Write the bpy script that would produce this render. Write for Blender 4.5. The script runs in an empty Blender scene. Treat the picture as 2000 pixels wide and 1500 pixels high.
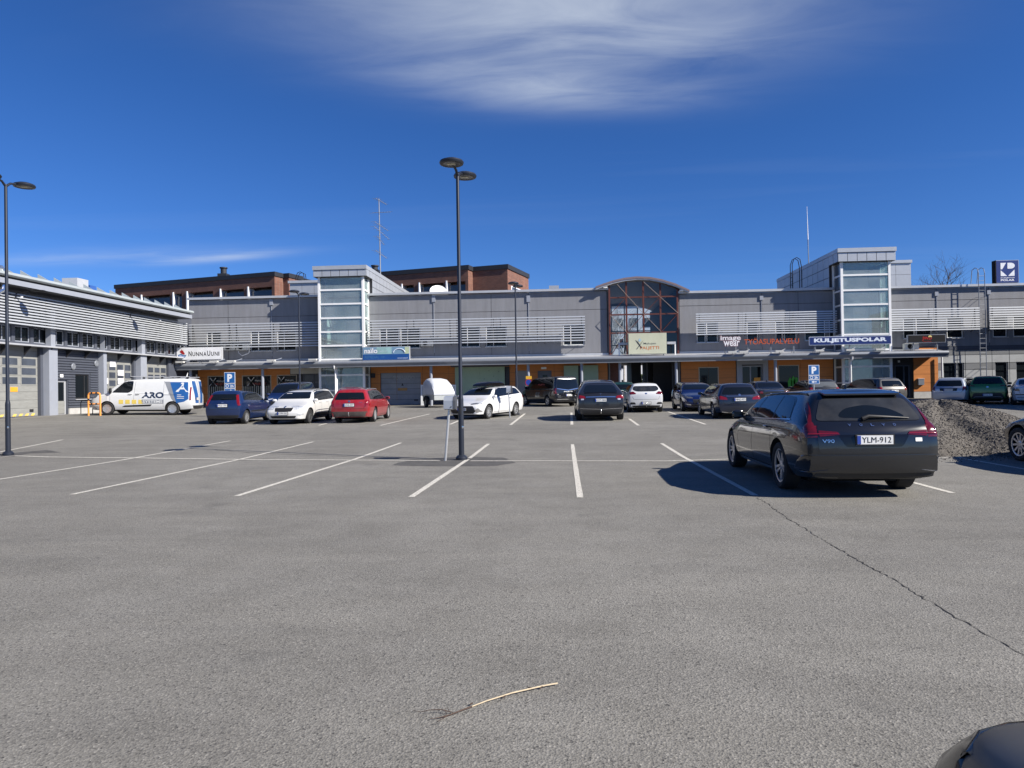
import bpy, bmesh, math, random
from math import sin, cos, pi, sqrt, radians as R
from mathutils import Vector, Matrix
from mathutils.bvhtree import BVHTree
random.seed(7)
SC = bpy.context.scene
COL = SC.collection

# ---------------------------------------------------------------- camera
F_PX, CAM_H = 1390.0, 1.53
YAW, PITCH, ROLL = R(3.9), R(0.45), R(0.85)
fwd = Vector((-sin(YAW)*cos(PITCH), cos(YAW)*cos(PITCH), sin(PITCH)))
rt0 = Vector((cos(YAW), sin(YAW), 0)); up0 = rt0.cross(fwd)
rt = rt0*cos(ROLL) - up0*sin(ROLL); up = rt.cross(fwd)
CAM = Vector((0, 0, CAM_H))
cd = bpy.data.cameras.new('camera'); cam = bpy.data.objects.new('camera', cd); COL.objects.link(cam)
cd.sensor_width = 36.0; cd.lens = 36.0*F_PX/2000.0; cd.clip_start = 0.05; cd.clip_end = 4000
M = Matrix((rt, up, -fwd)).transposed().to_4x4(); M.translation = CAM
cam.matrix_world = M
SC.camera = cam

# ---------------------------------------------------------------- sky, sun, exposure
SUN_TO = Vector((1.28, -0.536, 1.0)).normalized()
SUN_EL = math.asin(SUN_TO.z); SUN_AZ = math.atan2(SUN_TO.x, SUN_TO.y)   # clockwise from +Y
w = bpy.data.worlds.new('World'); SC.world = w; w.use_nodes = True
nt = w.node_tree; nt.nodes.clear()
def N(t, **k):
    n = nt.nodes.new(t)
    for a, b in k.items(): setattr(n, a, b)
    return n
def LK(a, b): nt.links.new(a, b)
def mth(op, a, b=None, c=None):
    n = N('ShaderNodeMath', operation=op)
    for i, x in enumerate((a, b, c)):
        if x is None: continue
        if isinstance(x, (int, float)): n.inputs[i].default_value = x
        else: LK(x, n.inputs[i])
    return n.outputs[0]
sky = N('ShaderNodeTexSky', sky_type='NISHITA', sun_disc=False)
sky.sun_elevation = SUN_EL; sky.sun_rotation = SUN_AZ
sky.altitude = 100; sky.air_density = 0.80; sky.dust_density = 0.0; sky.ozone_density = 3.5
hs = N('ShaderNodeHueSaturation'); hs.inputs['Saturation'].default_value = 1.10; hs.inputs['Value'].default_value = 1.08
tn = N('ShaderNodeMix', data_type='RGBA', blend_type='MULTIPLY'); tn.inputs[0].default_value = 1; tn.inputs[7].default_value = (0.74, 0.90, 1.28, 1)
LK(sky.outputs[0], tn.inputs[6]); LK(tn.outputs[2], hs.inputs['Color'])
# cirrus on a plane above: direction divided by its height
geo = N('ShaderNodeTexCoord'); sep = N('ShaderNodeSeparateXYZ'); LK(geo.outputs['Generated'], sep.inputs[0])
zc = mth('MAXIMUM', sep.outputs[2], 0.03)
cu = mth('DIVIDE', sep.outputs[0], zc); cv = mth('DIVIDE', sep.outputs[1], zc)
comb = N('ShaderNodeCombineXYZ'); LK(cu, comb.inputs[0]); LK(cv, comb.inputs[1])
def wisps(rot, sx, sy, scale, detail, rough, dist, loc=(0, 0, 0)):
    mp = N('ShaderNodeMapping'); mp.inputs['Rotation'].default_value = (0, 0, rot)
    mp.inputs['Scale'].default_value = (sx, sy, 1); mp.inputs['Location'].default_value = loc
    LK(comb.outputs[0], mp.inputs[0])
    n = N('ShaderNodeTexNoise'); n.inputs['Scale'].default_value = scale; n.inputs['Detail'].default_value = detail
    n.inputs['Roughness'].default_value = rough; n.inputs['Distortion'].default_value = dist
    LK(mp.outputs[0], n.inputs['Vector']); return n.outputs[0]
def band(u0, v0, ang, a, b):
    # soft elliptical cloud bank centred at (u0, v0) of the cloud plane, axes a along ang and b across
    du = mth('SUBTRACT', cu, u0); dv = mth('SUBTRACT', cv, v0)
    p = mth('ADD', mth('MULTIPLY', du, cos(ang)/a), mth('MULTIPLY', dv, sin(ang)/a))
    q = mth('ADD', mth('MULTIPLY', du, -sin(ang)/b), mth('MULTIPLY', dv, cos(ang)/b))
    r2 = mth('ADD', mth('MULTIPLY', p, p), mth('MULTIPLY', q, q))
    return mth('POWER', 2.718, mth('MULTIPLY', r2, -1.0))
fine = wisps(R(-16), 0.75, 2.1, 2.2, 8, 0.60, 0.9, (3.1, 0.7, 0))
soft = wisps(R(-10), 0.5, 1.5, 1.1, 4, 0.5, 0.3, (8.2, 2.3, 0))
b1 = band(0.06, 1.92, R(8), 0.58, 0.36)
b2 = band(-0.02, 2.36, R(14), 0.42, 0.17)
b3 = band(-2.5, 5.05, R(-16), 0.50, 0.14)
b4 = band(-3.3, 4.9, R(-4), 1.1, 0.25)
far = wisps(R(30), 0.25, 1.2, 0.5, 5, 0.55, 0.4, (1.3, 4.0, 0))
tex = mth('ADD', mth('MULTIPLY', fine, 0.55), mth('MULTIPLY', soft, 0.75))
banks = mth('ADD', mth('ADD', b1, mth('MULTIPLY', b2, 0.75)), mth('ADD', mth('MULTIPLY', b3, 0.6), mth('MULTIPLY', b4, 0.35)))
dens = mth('MULTIPLY', banks, mth('MAXIMUM', mth('SUBTRACT', mth('MULTIPLY', tex, 2.9), 1.05), 0.0))
thin = mth('MULTIPLY', mth('MAXIMUM', mth('SUBTRACT', far, 0.56), 0.0), 0.5)
dens = mth('MINIMUM', mth('MULTIPLY', mth('ADD', dens, thin), 0.56), 0.75)
mx = N('ShaderNodeMix', data_type='RGBA'); LK(dens, mx.inputs[0]); LK(hs.outputs[0], mx.inputs[6])
mx.inputs[7].default_value = (8.2, 9.0, 10.0, 1)
bg = N('ShaderNodeBackground'); bg.inputs['Strength'].default_value = 0.05
LK(mx.outputs[2], bg.inputs['Color']); wo = N('ShaderNodeOutputWorld'); LK(bg.outputs[0], wo.inputs['Surface'])

sd = bpy.data.lights.new('sun', 'SUN'); sd.energy = 5.0; sd.angle = R(0.53); sd.color = (1.0, 0.94, 0.85)
sun = bpy.data.objects.new('sun', sd); COL.objects.link(sun)
sun.rotation_euler = SUN_TO.to_track_quat('Z', 'Y').to_euler(); sun.location = SUN_TO*60
SC.view_settings.view_transform = 'Standard'; SC.view_settings.look = 'None'
SC.view_settings.exposure = 0.80; SC.view_settings.gamma = 1.0; SC.view_settings.use_curve_mapping = False
SC.cycles.use_denoising = True; SC.cycles.max_bounces = 8; SC.cycles.transparent_max_bounces = 16

# ---------------------------------------------------------------- measuring helpers (photo pixel -> place in the world)
def ray(px, py): return fwd + rt*((px-1000)/F_PX) - up*((py-750)/F_PX)
def P(px, py, Y): d = ray(px, py); s = Y/d.y; return CAM + d*s
def PXw(px, py, X): d = ray(px, py); s = X/d.x; return CAM + d*s
def prj(p):
    v = Vector(p)-CAM; z = v.dot(fwd); return 1000+F_PX*v.dot(rt)/z, 750-F_PX*v.dot(up)/z
def along(c, d, px, hi=60.0):
    # distance to walk from c along d until the photo column px is reached
    lo = 0.0; c = Vector(c); d = Vector(d); s = 1 if prj(c+d*hi)[0] > prj(c)[0] else -1
    for _ in range(50):
        m = (lo+hi)/2
        if (prj(c+d*m)[0]-px)*s < 0: lo = m
        else: hi = m
    return lo
def sm(t): t = min(max(t, 0.0), 1.0); return t*t*(3-2*t)
def gz(x, y):
    a = 0.52*min(max((y-16)/35.5, 0), 1) + 0.22*sm((-x-13)/13)*sm((y-18)/14)
    return min(a, 0.52)
def G(px, py):
    d = ray(px, py); lo, hi = 1.0, 90.0
    for _ in range(50):
        m = (lo+hi)/2; p = CAM+d*m
        if p.z > gz(p.x, p.y): lo = m
        else: hi = m
    p = CAM+d*lo; return Vector((p.x, p.y, gz(p.x, p.y)))

# ---------------------------------------------------------------- materials
MATS = {}
def pmat(name, col, rough=0.6, metal=0.0, var=0.06, vscale=2.0, bump=0.0, bscale=40.0, coat=0.0, spec=0.5, dirt=0.0, stretch=(1, 1, 1)):
    if name in MATS: return MATS[name]
    m = bpy.data.materials.new(name); m.use_nodes = True; t = m.node_tree; b = t.nodes['Principled BSDF']
    b.inputs['Roughness'].default_value = rough; b.inputs['Metallic'].default_value = metal
    b.inputs['Specular IOR Level'].default_value = spec
    b.inputs['Coat Weight'].default_value = coat; b.inputs['Coat Roughness'].default_value = 0.04
    c = (*col, 1)
    tc = t.nodes.new('ShaderNodeTexCoord'); mp = t.nodes.new('ShaderNodeMapping'); mp.inputs['Scale'].default_value = stretch
    t.links.new(tc.outputs['Object'], mp.inputs[0])
    n = t.nodes.new('ShaderNodeTexNoise'); n.inputs['Scale'].default_value = vscale; n.inputs['Detail'].default_value = 6; n.inputs['Roughness'].default_value = 0.65
    t.links.new(mp.outputs[0], n.inputs['Vector'])
    r = t.nodes.new('ShaderNodeMapRange'); r.inputs[1].default_value = 0.3; r.inputs[2].default_value = 0.7
    r.inputs[3].default_value = 1-var; r.inputs[4].default_value = 1+var; t.links.new(n.outputs[0], r.inputs[0])
    mu = t.nodes.new('ShaderNodeMix'); mu.data_type = 'RGBA'; mu.blend_type = 'MULTIPLY'; mu.inputs[0].default_value = 1
    mu.inputs[6].default_value = c; t.links.new(r.outputs[0], mu.inputs[7])
    out = mu.outputs[2]
    if dirt:
        n2 = t.nodes.new('ShaderNodeTexNoise'); n2.inputs['Scale'].default_value = vscale*2.3; n2.inputs['Detail'].default_value = 8
        t.links.new(mp.outputs[0], n2.inputs['Vector'])
        r2 = t.nodes.new('ShaderNodeMapRange'); r2.inputs[1].default_value = 0.45; r2.inputs[2].default_value = 0.75; r2.inputs[4].default_value = dirt
        t.links.new(n2.outputs[0], r2.inputs[0])
        m2 = t.nodes.new('ShaderNodeMix'); m2.data_type = 'RGBA'; t.links.new(r2.outputs[0], m2.inputs[0]); t.links.new(out, m2.inputs[6])
        m2.inputs[7].default_value = (0.16, 0.145, 0.125, 1); out = m2.outputs[2]
    t.links.new(out, b.inputs['Base Color'])
    if bump:
        n3 = t.nodes.new('ShaderNodeTexNoise'); n3.inputs['Scale'].default_value = bscale; n3.inputs['Detail'].default_value = 4
        t.links.new(mp.outputs[0], n3.inputs['Vector'])
        bp = t.nodes.new('ShaderNodeBump'); bp.inputs['Strength'].default_value = bump; bp.inputs['Distance'].default_value = 0.02
        t.links.new(n3.outputs[0], bp.inputs['Height']); t.links.new(bp.outputs[0], b.inputs['Normal'])
    MATS[name] = m; return m
def glassmat(name, tint, rough=0.02, refl=1.5, through=0.8, base=0.2, dust_sheen=0.0):
    # thin pane: Fresnel mirror over a tinted see-through body
    if name in MATS: return MATS[name]
    m = bpy.data.materials.new(name); m.use_nodes = True; t = m.node_tree; t.nodes.clear()
    o = t.nodes.new('ShaderNodeOutputMaterial'); tr = t.nodes.new('ShaderNodeBsdfTransparent'); tr.inputs[0].default_value = (*[c*through for c in tint], 1)
    g = t.nodes.new('ShaderNodeBsdfGlossy'); g.inputs['Roughness'].default_value = rough
    fr = t.nodes.new('ShaderNodeFresnel'); fr.inputs[0].default_value = refl
    mx = t.nodes.new('ShaderNodeMixShader'); mn = t.nodes.new('ShaderNodeMath'); mn.operation = 'MAXIMUM'; mn.inputs[1].default_value = base; t.links.new(fr.outputs[0], mn.inputs[0]); t.links.new(mn.outputs[0], mx.inputs[0]); t.links.new(tr.outputs[0], mx.inputs[1]); t.links.new(g.outputs[0], mx.inputs[2])
    if dust_sheen:  # pale diffuse mixed in: dust plus reflected brightness put into the pane colour
        df = t.nodes.new('ShaderNodeBsdfDiffuse'); df.inputs[0].default_value = (0.62, 0.70, 0.72, 1); m2 = t.nodes.new('ShaderNodeMixShader')
        tc = t.nodes.new('ShaderNodeTexCoord'); nz = t.nodes.new('ShaderNodeTexNoise'); nz.inputs['Scale'].default_value = 0.7; nz.inputs['Detail'].default_value = 5; t.links.new(tc.outputs['Object'], nz.inputs['Vector'])
        mr = t.nodes.new('ShaderNodeMapRange'); mr.inputs[1].default_value = .3; mr.inputs[2].default_value = .7; mr.inputs[3].default_value = dust_sheen*.6; mr.inputs[4].default_value = dust_sheen*1.4; t.links.new(nz.outputs[0], mr.inputs[0])
        t.links.new(mr.outputs[0], m2.inputs[0]); t.links.new(mx.outputs[0], m2.inputs[1]); t.links.new(df.outputs[0], m2.inputs[2]); mx = m2
    t.links.new(mx.outputs[0], o.inputs[0]); MATS[name] = m; return m

# ---------------------------------------------------------------- mesh helpers
class MB:
    def __init__(s): s.v = []; s.f = []
    def add(s, vs, fs):
        b = len(s.v); s.v += [tuple(p) for p in vs]; s.f += [tuple(b+i for i in f) for f in fs]; return s
    def box(s, x0, x1, y0, y1, z0, z1, fr=None):
        ps = [(x, y, z) for z in (z0, z1) for y in (y0, y1) for x in (x0, x1)]
        if fr: ps = [fr(*p) for p in ps]
        return s.add(ps, [(0, 2, 3, 1), (4, 5, 7, 6), (0, 1, 5, 4), (2, 6, 7, 3), (0, 4, 6, 2), (1, 3, 7, 5)])
    def quad(s, a, b, c, d): return s.add([a, b, c, d], [(0, 1, 2, 3)])
    def prism(s, poly, vec):
        n = len(poly); v = Vector(vec); a = [Vector(p) for p in poly]
        return s.add(a + [p+v for p in a], [tuple(range(n-1, -1, -1)), tuple(range(n, 2*n))] + [(i, (i+1) % n, n+(i+1) % n, n+i) for i in range(n)])
    def tube(s, pts, r, n=8, cap=True):
        pts = [Vector(p) for p in pts]; rs = r if isinstance(r, (list, tuple)) else [r]*len(pts)
        b = len(s.v); pn = None
        for i, p in enumerate(pts):
            d = (pts[min(i+1, len(pts)-1)] - pts[max(i-1, 0)]).normalized()
            if pn is None:
                pn = d.cross(Vector((0, 0, 1)) if abs(d.z) < 0.9 else Vector((1, 0, 0))).normalized()
            else:
                pn = (pn - d*pn.dot(d)).normalized()
            q = d.cross(pn)
            for k in range(n):
                a = 2*pi*k/n; s.v.append(tuple(p + (pn*cos(a)+q*sin(a))*rs[i]))
        for i in range(len(pts)-1):
            for k in range(n): s.f.append((b+i*n+k, b+i*n+(k+1) % n, b+(i+1)*n+(k+1) % n, b+(i+1)*n+k))
        if cap:
            s.f.append(tuple(b+k for k in range(n-1, -1, -1))); s.f.append(tuple(b+(len(pts)-1)*n+k for k in range(n)))
        return s
    def lathe(s, prof, n=24, mat=None, caps=True):
        b = len(s.v); mat = mat or Matrix.Identity(4)
        for (r, z) in prof:
            for k in range(n):
                a = 2*pi*k/n; s.v.append(tuple(mat @ Vector((r*cos(a), r*sin(a), z))))
        for i in range(len(prof)-1):
            for k in range(n): s.f.append((b+i*n+k, b+i*n+(k+1) % n, b+(i+1)*n+(k+1) % n, b+(i+1)*n+k))
        if caps and prof[0][0] > 1e-6: s.f.append(tuple(b+k for k in range(n-1, -1, -1)))
        if caps and prof[-1][0] > 1e-6: s.f.append(tuple(b+(len(prof)-1)*n+k for k in range(n)))
        return s
    def mesh(s, name, mat, smooth=False, angle=35, fix=True):
        me = bpy.data.meshes.new(name); me.from_pydata(s.v, [], s.f)
        if fix:
            bm = bmesh.new(); bm.from_mesh(me); bmesh.ops.remove_doubles(bm, verts=bm.verts, dist=1e-6)
            bmesh.ops.recalc_face_normals(bm, faces=bm.faces); bm.to_mesh(me); bm.free()
        if mat: me.materials.append(mat)
        if smooth:
            me.polygons.foreach_set('use_smooth', [True]*len(me.polygons)); me.set_sharp_from_angle(angle=R(angle))
        me.update(); return me
    def build(s, name, mat, parent=None, smooth=False, angle=35, fix=True):
        return put(name, s.mesh(name, mat, smooth, angle, fix), parent)
BASE = {}
def put(name, me, parent=None, loc=None):
    o = bpy.data.objects.new(name, me); COL.objects.link(o)
    if loc is not None: o.location = loc
    if parent is not None:
        o.parent = parent
        if parent.name in BASE: o.matrix_parent_inverse = BASE[parent.name].copy()
    return o
def tag(o, label, cat, group=None, kind=None):
    o['label'] = label; o['category'] = cat
    if group: o['group'] = group
    if kind: o['kind'] = kind
    return o
def thing(name, label, cat, loc=(0, 0, 0), group=None, world=True, rot=None):
    # an Empty at the thing's base; with world=True its parts are modelled in world coordinates
    o = bpy.data.objects.new(name, None); COL.objects.link(o); o.location = loc; o.empty_display_size = 0.2
    if rot is not None: o.rotation_euler = rot
    tag(o, label, cat, group)
    if world: BASE[o.name] = Matrix.Translation(loc).inverted()
    return o
def sub(name, parent):
    o = bpy.data.objects.new(name, None); COL.objects.link(o); o.parent = parent; o.empty_display_size = 0.1
    if parent.name in BASE: o.matrix_parent_inverse = BASE[parent.name].copy()
    return o
def struct(o, name=None): o['kind'] = 'structure'; return o
TXT = {}
def text_mesh(s, bold=0.0):
    k = (s, bold)
    if k in TXT: return TXT[k]
    c = bpy.data.curves.new('lettering', 'FONT'); c.body = s; c.size = 1.0; c.extrude = 0.0; c.offset = bold; c.resolution_u = 3
    o = bpy.data.objects.new('lettering', c); COL.objects.link(o)
    me = bpy.data.meshes.new_from_object(o); bpy.data.objects.remove(o)
    vs = [tuple(v.co[:2]) for v in me.vertices]; fs = [tuple(p.vertices) for p in me.polygons]; bpy.data.meshes.remove(me)
    x0 = min(v[0] for v in vs); x1 = max(v[0] for v in vs); y0 = min(v[1] for v in vs); y1 = max(v[1] for v in vs)
    TXT[k] = ([((v[0]-x0)/(x1-x0), (v[1]-y0)/(y1-y0)) for v in vs], fs); return TXT[k]
def lettering(name, s, o, ux, uz, mat, parent, depth=None, bold=0.0):
    # letters filling the box that starts at o and spans the vectors ux (across) and uz (up); depth = extrusion vector towards the reader
    vs, fs = text_mesh(s, bold); o = Vector(o); ux = Vector(ux); uz = Vector(uz); mb = MB()
    pts = [o + ux*a + uz*b for a, b in vs]
    if depth is None: mb.add(pts, fs)
    else:
        d = Vector(depth); n = len(pts); mb.add([p+d for p in pts] + pts, fs)
        cnt = {}
        for f in fs:
            for i in range(len(f)):
                e = (f[i], f[(i+1) % len(f)]); k = tuple(sorted(e)); cnt[k] = None if k in cnt else e
        mb.f += [(e[0], e[1], e[1]+n, e[0]+n) for e in cnt.values() if e]
    return mb.build(name, mat, parent, fix=False)
# ================================================================ ground
def asphalt_mat():
    m = bpy.data.materials.new('asphalt'); m.use_nodes = True; t = m.node_tree; b = t.nodes['Principled BSDF']
    nd = lambda k: t.nodes.new(k); L = t.links.new
    tc = nd('ShaderNodeTexCoord')
    def noise(sc, det=4, rough=0.6, dist=0, stretch=None):
        n = nd('ShaderNodeTexNoise'); n.inputs['Scale'].default_value = sc; n.inputs['Detail'].default_value = det; n.inputs['Roughness'].default_value = rough; n.inputs['Distortion'].default_value = dist
        if stretch:
            mp = nd('ShaderNodeMapping'); mp.inputs['Scale'].default_value = stretch; L(tc.outputs['Object'], mp.inputs[0]); L(mp.outputs[0], n.inputs['Vector'])
        else: L(tc.outputs['Object'], n.inputs['Vector'])
        return n.outputs[0]
    def rng(x, a, c, lo, hi):
        r = nd('ShaderNodeMapRange'); r.inputs[1].default_value = a; r.inputs[2].default_value = c; r.inputs[3].default_value = lo; r.inputs[4].default_value = hi; L(x, r.inputs[0]); return r.outputs[0]
    def mix(f, a, c, mode='MIX'):
        n = nd('ShaderNodeMix'); n.data_type = 'RGBA'; n.blend_type = mode
        if isinstance(f, float): n.inputs[0].default_value = f
        else: L(f, n.inputs[0])
        for i, x in ((6, a), (7, c)):
            if isinstance(x, tuple): n.inputs[i].default_value = (*x, 1)
            else: L(x, n.inputs[i])
        return n.outputs[2]
    big = noise(0.22, 5, 0.6, 0.5); mid = noise(1.7, 6, 0.65); streak = noise(0.8, 4, 0.6, 0.3, (0.35, 1.8, 1))
    base = mix(rng(big, 0.35, 0.65, 0, 1), (0.150, 0.144, 0.130), (0.205, 0.198, 0.179))
    base = mix(rng(mid, 0.40, 0.68, 0, 0.48), base, (0.116, 0.110, 0.096))
    base = mix(rng(streak, 0.45, 0.72, 0, 0.55), base, (0.214, 0.205, 0.182))
    # aggregate: each stone its own tone, dark pits between
    vo = nd('ShaderNodeTexVoronoi'); vo.inputs['Scale'].default_value = 95; vo.inputs['Randomness'].default_value = 1; L(tc.outputs['Object'], vo.inputs['Vector'])
    sepc = nd('ShaderNodeSeparateColor'); L(vo.outputs['Color'], sepc.inputs[0])
    base = mix(1.0, base, rng(sepc.outputs[0], 0, 1, 0.80, 1.20), 'MULTIPLY')
    base = mix(rng(sepc.outputs[1], 0.93, 0.97, 0, 0.32), base, (0.40, 0.38, 0.34))
    base = mix(rng(sepc.outputs[2], 0.95, 0.98, 0, 0.7), base, (0.05, 0.048, 0.046))
    fine = noise(60, 3, 0.7)
    base = mix(1.0, base, rng(fine, 0.3, 0.7, 0.80, 1.20), 'MULTIPLY')
    pits = noise(34, 2, 0.5)
    base = mix(rng(pits, 0.64, 0.70, 0, 0.85), base, (0.06, 0.057, 0.053))
    oil = noise(0.9, 3, 0.5, 0, None)
    base = mix(rng(oil, 0.64, 0.74, 0, 0.40), base, (0.08, 0.078, 0.073))
    L(base, b.inputs['Base Color']); b.inputs['Roughness'].default_value = 0.86; b.inputs['Specular IOR Level'].default_value = 0.35
    bp = nd('ShaderNodeBump'); bp.inputs['Strength'].default_value = 0.55; bp.inputs['Distance'].default_value = 0.006
    ad = nd('ShaderNodeMath'); ad.operation = 'ADD'; L(vo.outputs['Distance'], ad.inputs[0]); L(fine, ad.inputs[1]); L(ad.outputs[0], bp.inputs['Height']); L(bp.outputs[0], b.inputs['Normal'])
    MATS['asphalt'] = m; return m
ASPH = asphalt_mat()
xs = [-1600, -500, -200, -100, -70, -55] + [x for x in range(-46, 51)] + [56, 70, 100, 200, 500, 1600]
ys = [-300, -60, -25] + [y for y in range(-12, 66)] + [75, 100, 160, 300, 700, 1800]
gb = MB(); nx = len(xs)
gb.v = [(x, y, gz(x, y)) for y in ys for x in xs]
gb.f = [(j*nx+i, j*nx+i+1, (j+1)*nx+i+1, (j+1)*nx+i) for j in range(len(ys)-1) for i in range(nx-1)]
ground = gb.build('ground', ASPH, None, True, 60, False); struct(ground)
ground['label'] = 'grey asphalt car park with worn bay lines'

PAINT = pmat('worn_line_paint', (0.60, 0.575, 0.51), 0.75, 0, 0.3, 22, 0.25, 120, dirt=1.0)
def ribbon(name, pts, wd, mat, lift=0.004, step=0.5, jag=0.0, wvar=0.0):
    path = []
    for a, b in zip(pts[:-1], pts[1:]):
        a = Vector((a[0], a[1], 0)); b = Vector((b[0], b[1], 0)); n = max(1, int((b-a).length/step))
        for i in range(n): path.append(a.lerp(b, i/n))
    path.append(Vector((pts[-1][0], pts[-1][1], 0)))
    mb = MB(); prev = None
    for i, p in enumerate(path):
        d = (path[min(i+1, len(path)-1)] - path[max(i-1, 0)]).normalized(); q = Vector((-d.y, d.x, 0))
        c = p + q*random.uniform(-jag, jag); h = wd*0.5*(1+random.uniform(-wvar, wvar))
        for s in (-1, 1):
            e = c+q*h*s; mb.v.append((e.x, e.y, gz(e.x, e.y)+lift))
    mb.f = [(2*i, 2*i+1, 2*i+3, 2*i+2) for i in range(len(path)-1)]
    return mb.build(name, mat, ground, fix=False)
g2 = lambda px, py: tuple(G(px, py)[:2])
for a, b in (((140, 966), (612, 863)), ((462, 969), (783, 865)), ((803, 971), (954, 867)), ((1133, 972), (1118, 868)), ((1475, 968), (1292, 866))):
    ribbon('parking_line', [g2(*a), g2(*b)], 0.092, PAINT, wvar=0.06)
ribbon('parking_line', [(-10.5, 11.0), g2(450, 861)], 0.092, PAINT)
ribbon('parking_line', [(-13.3, 11.2), g2(122, 859)], 0.092, PAINT)
ribbon('parking_line', [g2(1860, 963), (5.42, 19.7)], 0.092, PAINT)
for x in (8.1, 10.7): ribbon('parking_line', [(x, 10.2), (x, 15.2)], 0.092, PAINT)
ribbon('row_line', [g2(-60, 899), g2(30, 890.5), g2(95, 893), g2(240, 894.5), g2(500, 898), g2(860, 900)], 0.10, PAINT, 0.007)
ribbon('row_line', [g2(919, 900.5), g2(1300, 901), g2(1430, 897), (7.9, 15.2)], 0.10, PAINT, 0.007)
for a, b in (((743, 831), (839, 808.6)), ((879, 829), (900, 820)), ((997, 830), (1025, 808)), ((1229, 818), (1247, 831)), ((1303, 803.5), (1378, 829)), ((1116, 806), (1117, 829.5))):
    ribbon('parking_line', [g2(*a), g2(*b)], 0.11, PAINT)
ribbon('parking_line', [g2(500, 830), g2(592, 812)], 0.11, PAINT); ribbon('parking_line', [g2(622, 831), g2(700, 812)], 0.11, PAINT)
ribbon('row_line', [g2(440, 820), g2(600, 820), g2(835, 818.5), g2(1110, 816.5), g2(1230, 815)], 0.10, PAINT, 0.007)
CRK = pmat('crack_shadow', (0.02, 0.019, 0.018), 0.95)
ribbon('asphalt_crack', [g2(*p) for p in ((1478, 972), (1500, 985), (1540, 1014), (1600, 1050), (1660, 1085), (1740, 1130), (1800, 1166), (1870, 1207), (1930, 1240), (2010, 1288))], 0.009, CRK, 0.003, 0.05, 0.018, 0.8)
ribbon('asphalt_crack', [g2(*p) for p in ((420, 879), (520, 886), (640, 890), (740, 894), (830, 898))], 0.022, CRK, 0.003, 0.15, 0.01, 0.5)
PATCH = pmat('fresh_asphalt', (0.075, 0.072, 0.068), 0.85, 0, 0.25, 5, 0.4, 90)
def patch(pts):
    c = [G(*p) for p in pts]; n = len(c); m = sum(c, Vector())/n; mb = MB(); mb.v = [(m.x, m.y, m.z+0.0025)]
    rim = []
    for i in range(n):
        for k in range(4): rim.append(c[i].lerp(c[(i+1) % n], k/4) + Vector((random.uniform(-.05, .05), random.uniform(-.05, .05), 0)))
    mb.v += [(p.x, p.y, p.z+0.0025) for p in rim]; k = len(rim)
    mb.f = [(0, 1+i, 1+(i+1) % k) for i in range(k)]
    return mb.build('asphalt_patch', PATCH, ground, fix=False)
patch([(762, 909), (800, 899), (880, 893), (905, 892), (985, 894), (1005, 904), (970, 910), (880, 911)])
patch([(20, 893), (55, 886), (120, 884), (95, 879), (30, 884), (-30, 890)])

# fallen stick
bx = pmat('dry_stick', (0.46, 0.38, 0.26), 0.7, 0, 0.15, 30); bk = pmat('dark_twig', (0.06, 0.035, 0.025), 0.8)
gp = lambda px, py, z=0.008: G(px, py) + Vector((0, 0, z))
st = thing('fallen_stick', 'dry straw coloured stick with dark twiggy tip lying on the asphalt', 'stick', G(980, 1370))
MB().tube([gp(1089, 1339, .012), gp(1060, 1345, .014), gp(1000, 1358, .012), gp(950, 1373, .010), gp(922, 1383)], [.0042, .0042, .0038, .0034, .003], 7).build('stem', bx, st, True)
MB().tube([gp(922, 1383), gp(900, 1391), gp(880, 1399), gp(858, 1405), gp(840, 1407)], [.004, .0035, .003, .002, .001], 6).build('twig', bk, st, True)
MB().tube([gp(885, 1395), gp(862, 1394, .02), gp(838, 1395, .02), gp(822, 1394), gp(808, 1391)], [.002, .002, .0018, .0015, .001], 5).build('twig', bk, st, True)
MB().tube([gp(876, 1400), gp(866, 1406), gp(856, 1412)], [.002, .0016, .001], 5).build('twig', bk, st, True)
MB().tube([gp(872, 1398), gp(869, 1393, .02), gp(874, 1390, .02), gp(878, 1394, .01)], .0013, 5).build('twig', bk, st, True)
MB().tube([gp(1030, 1345), gp(1040, 1347), gp(1046, 1346)], [.002, .005, .001], 5).build('bud', bk, st, True)
for px, py in ((1057, 1347), (985, 1365), (921, 1379)): MB().tube([gp(px-3, py), gp(px+3, py-1, .014)], [.004, .003], 5).build('bud', bk, st, True)

# gravel pile
def pile_h(x, y):
    dx, dy = x-9.15, y-18.1
    r = sqrt((dx*0.82)**2 + (dy*0.95)**2) + 0.20*sin(3.1*math.atan2(dy, dx)+.6) + 0.10*sin(7*math.atan2(dy, dx))
    rill = 0.055*sin(9*math.atan2(dy, dx)+1.3*r+2*sin(2.1*r))*min(r, 1.3)
    h = 1.22 - 0.44*sqrt(r*r+0.09) + rill*(r > .3)
    return h
GR = pmat('gravel', (0.098, 0.088, 0.076), 0.9, 0, 0.45, 24, 0.9, 70)
mb = MB(); n = 120; x0, y0, st_ = 5.6, 13.9, 0.07
idx = {}
hs_ = {}
for j in range(n):
    for i in range(n):
        x, y = x0+i*st_, y0+j*st_; h = pile_h(x, y); hs_[i, j] = h
        mb.v.append((x, y, max(h + random.uniform(-.010, .010), -0.03) + gz(x, y)))
mb.f = [(j*n+i, j*n+i+1, (j+1)*n+i+1, (j+1)*n+i) for j in range(n-1) for i in range(n-1) if max(hs_[i, j], hs_[i+1, j], hs_[i+1, j+1], hs_[i, j+1]) > -0.02]
gpile = mb.build('gravel_pile', GR, None, False, 35, False); tag(gpile, 'heap of grey brown gravel beyond the black estate car', 'gravel', kind='stuff')
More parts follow.
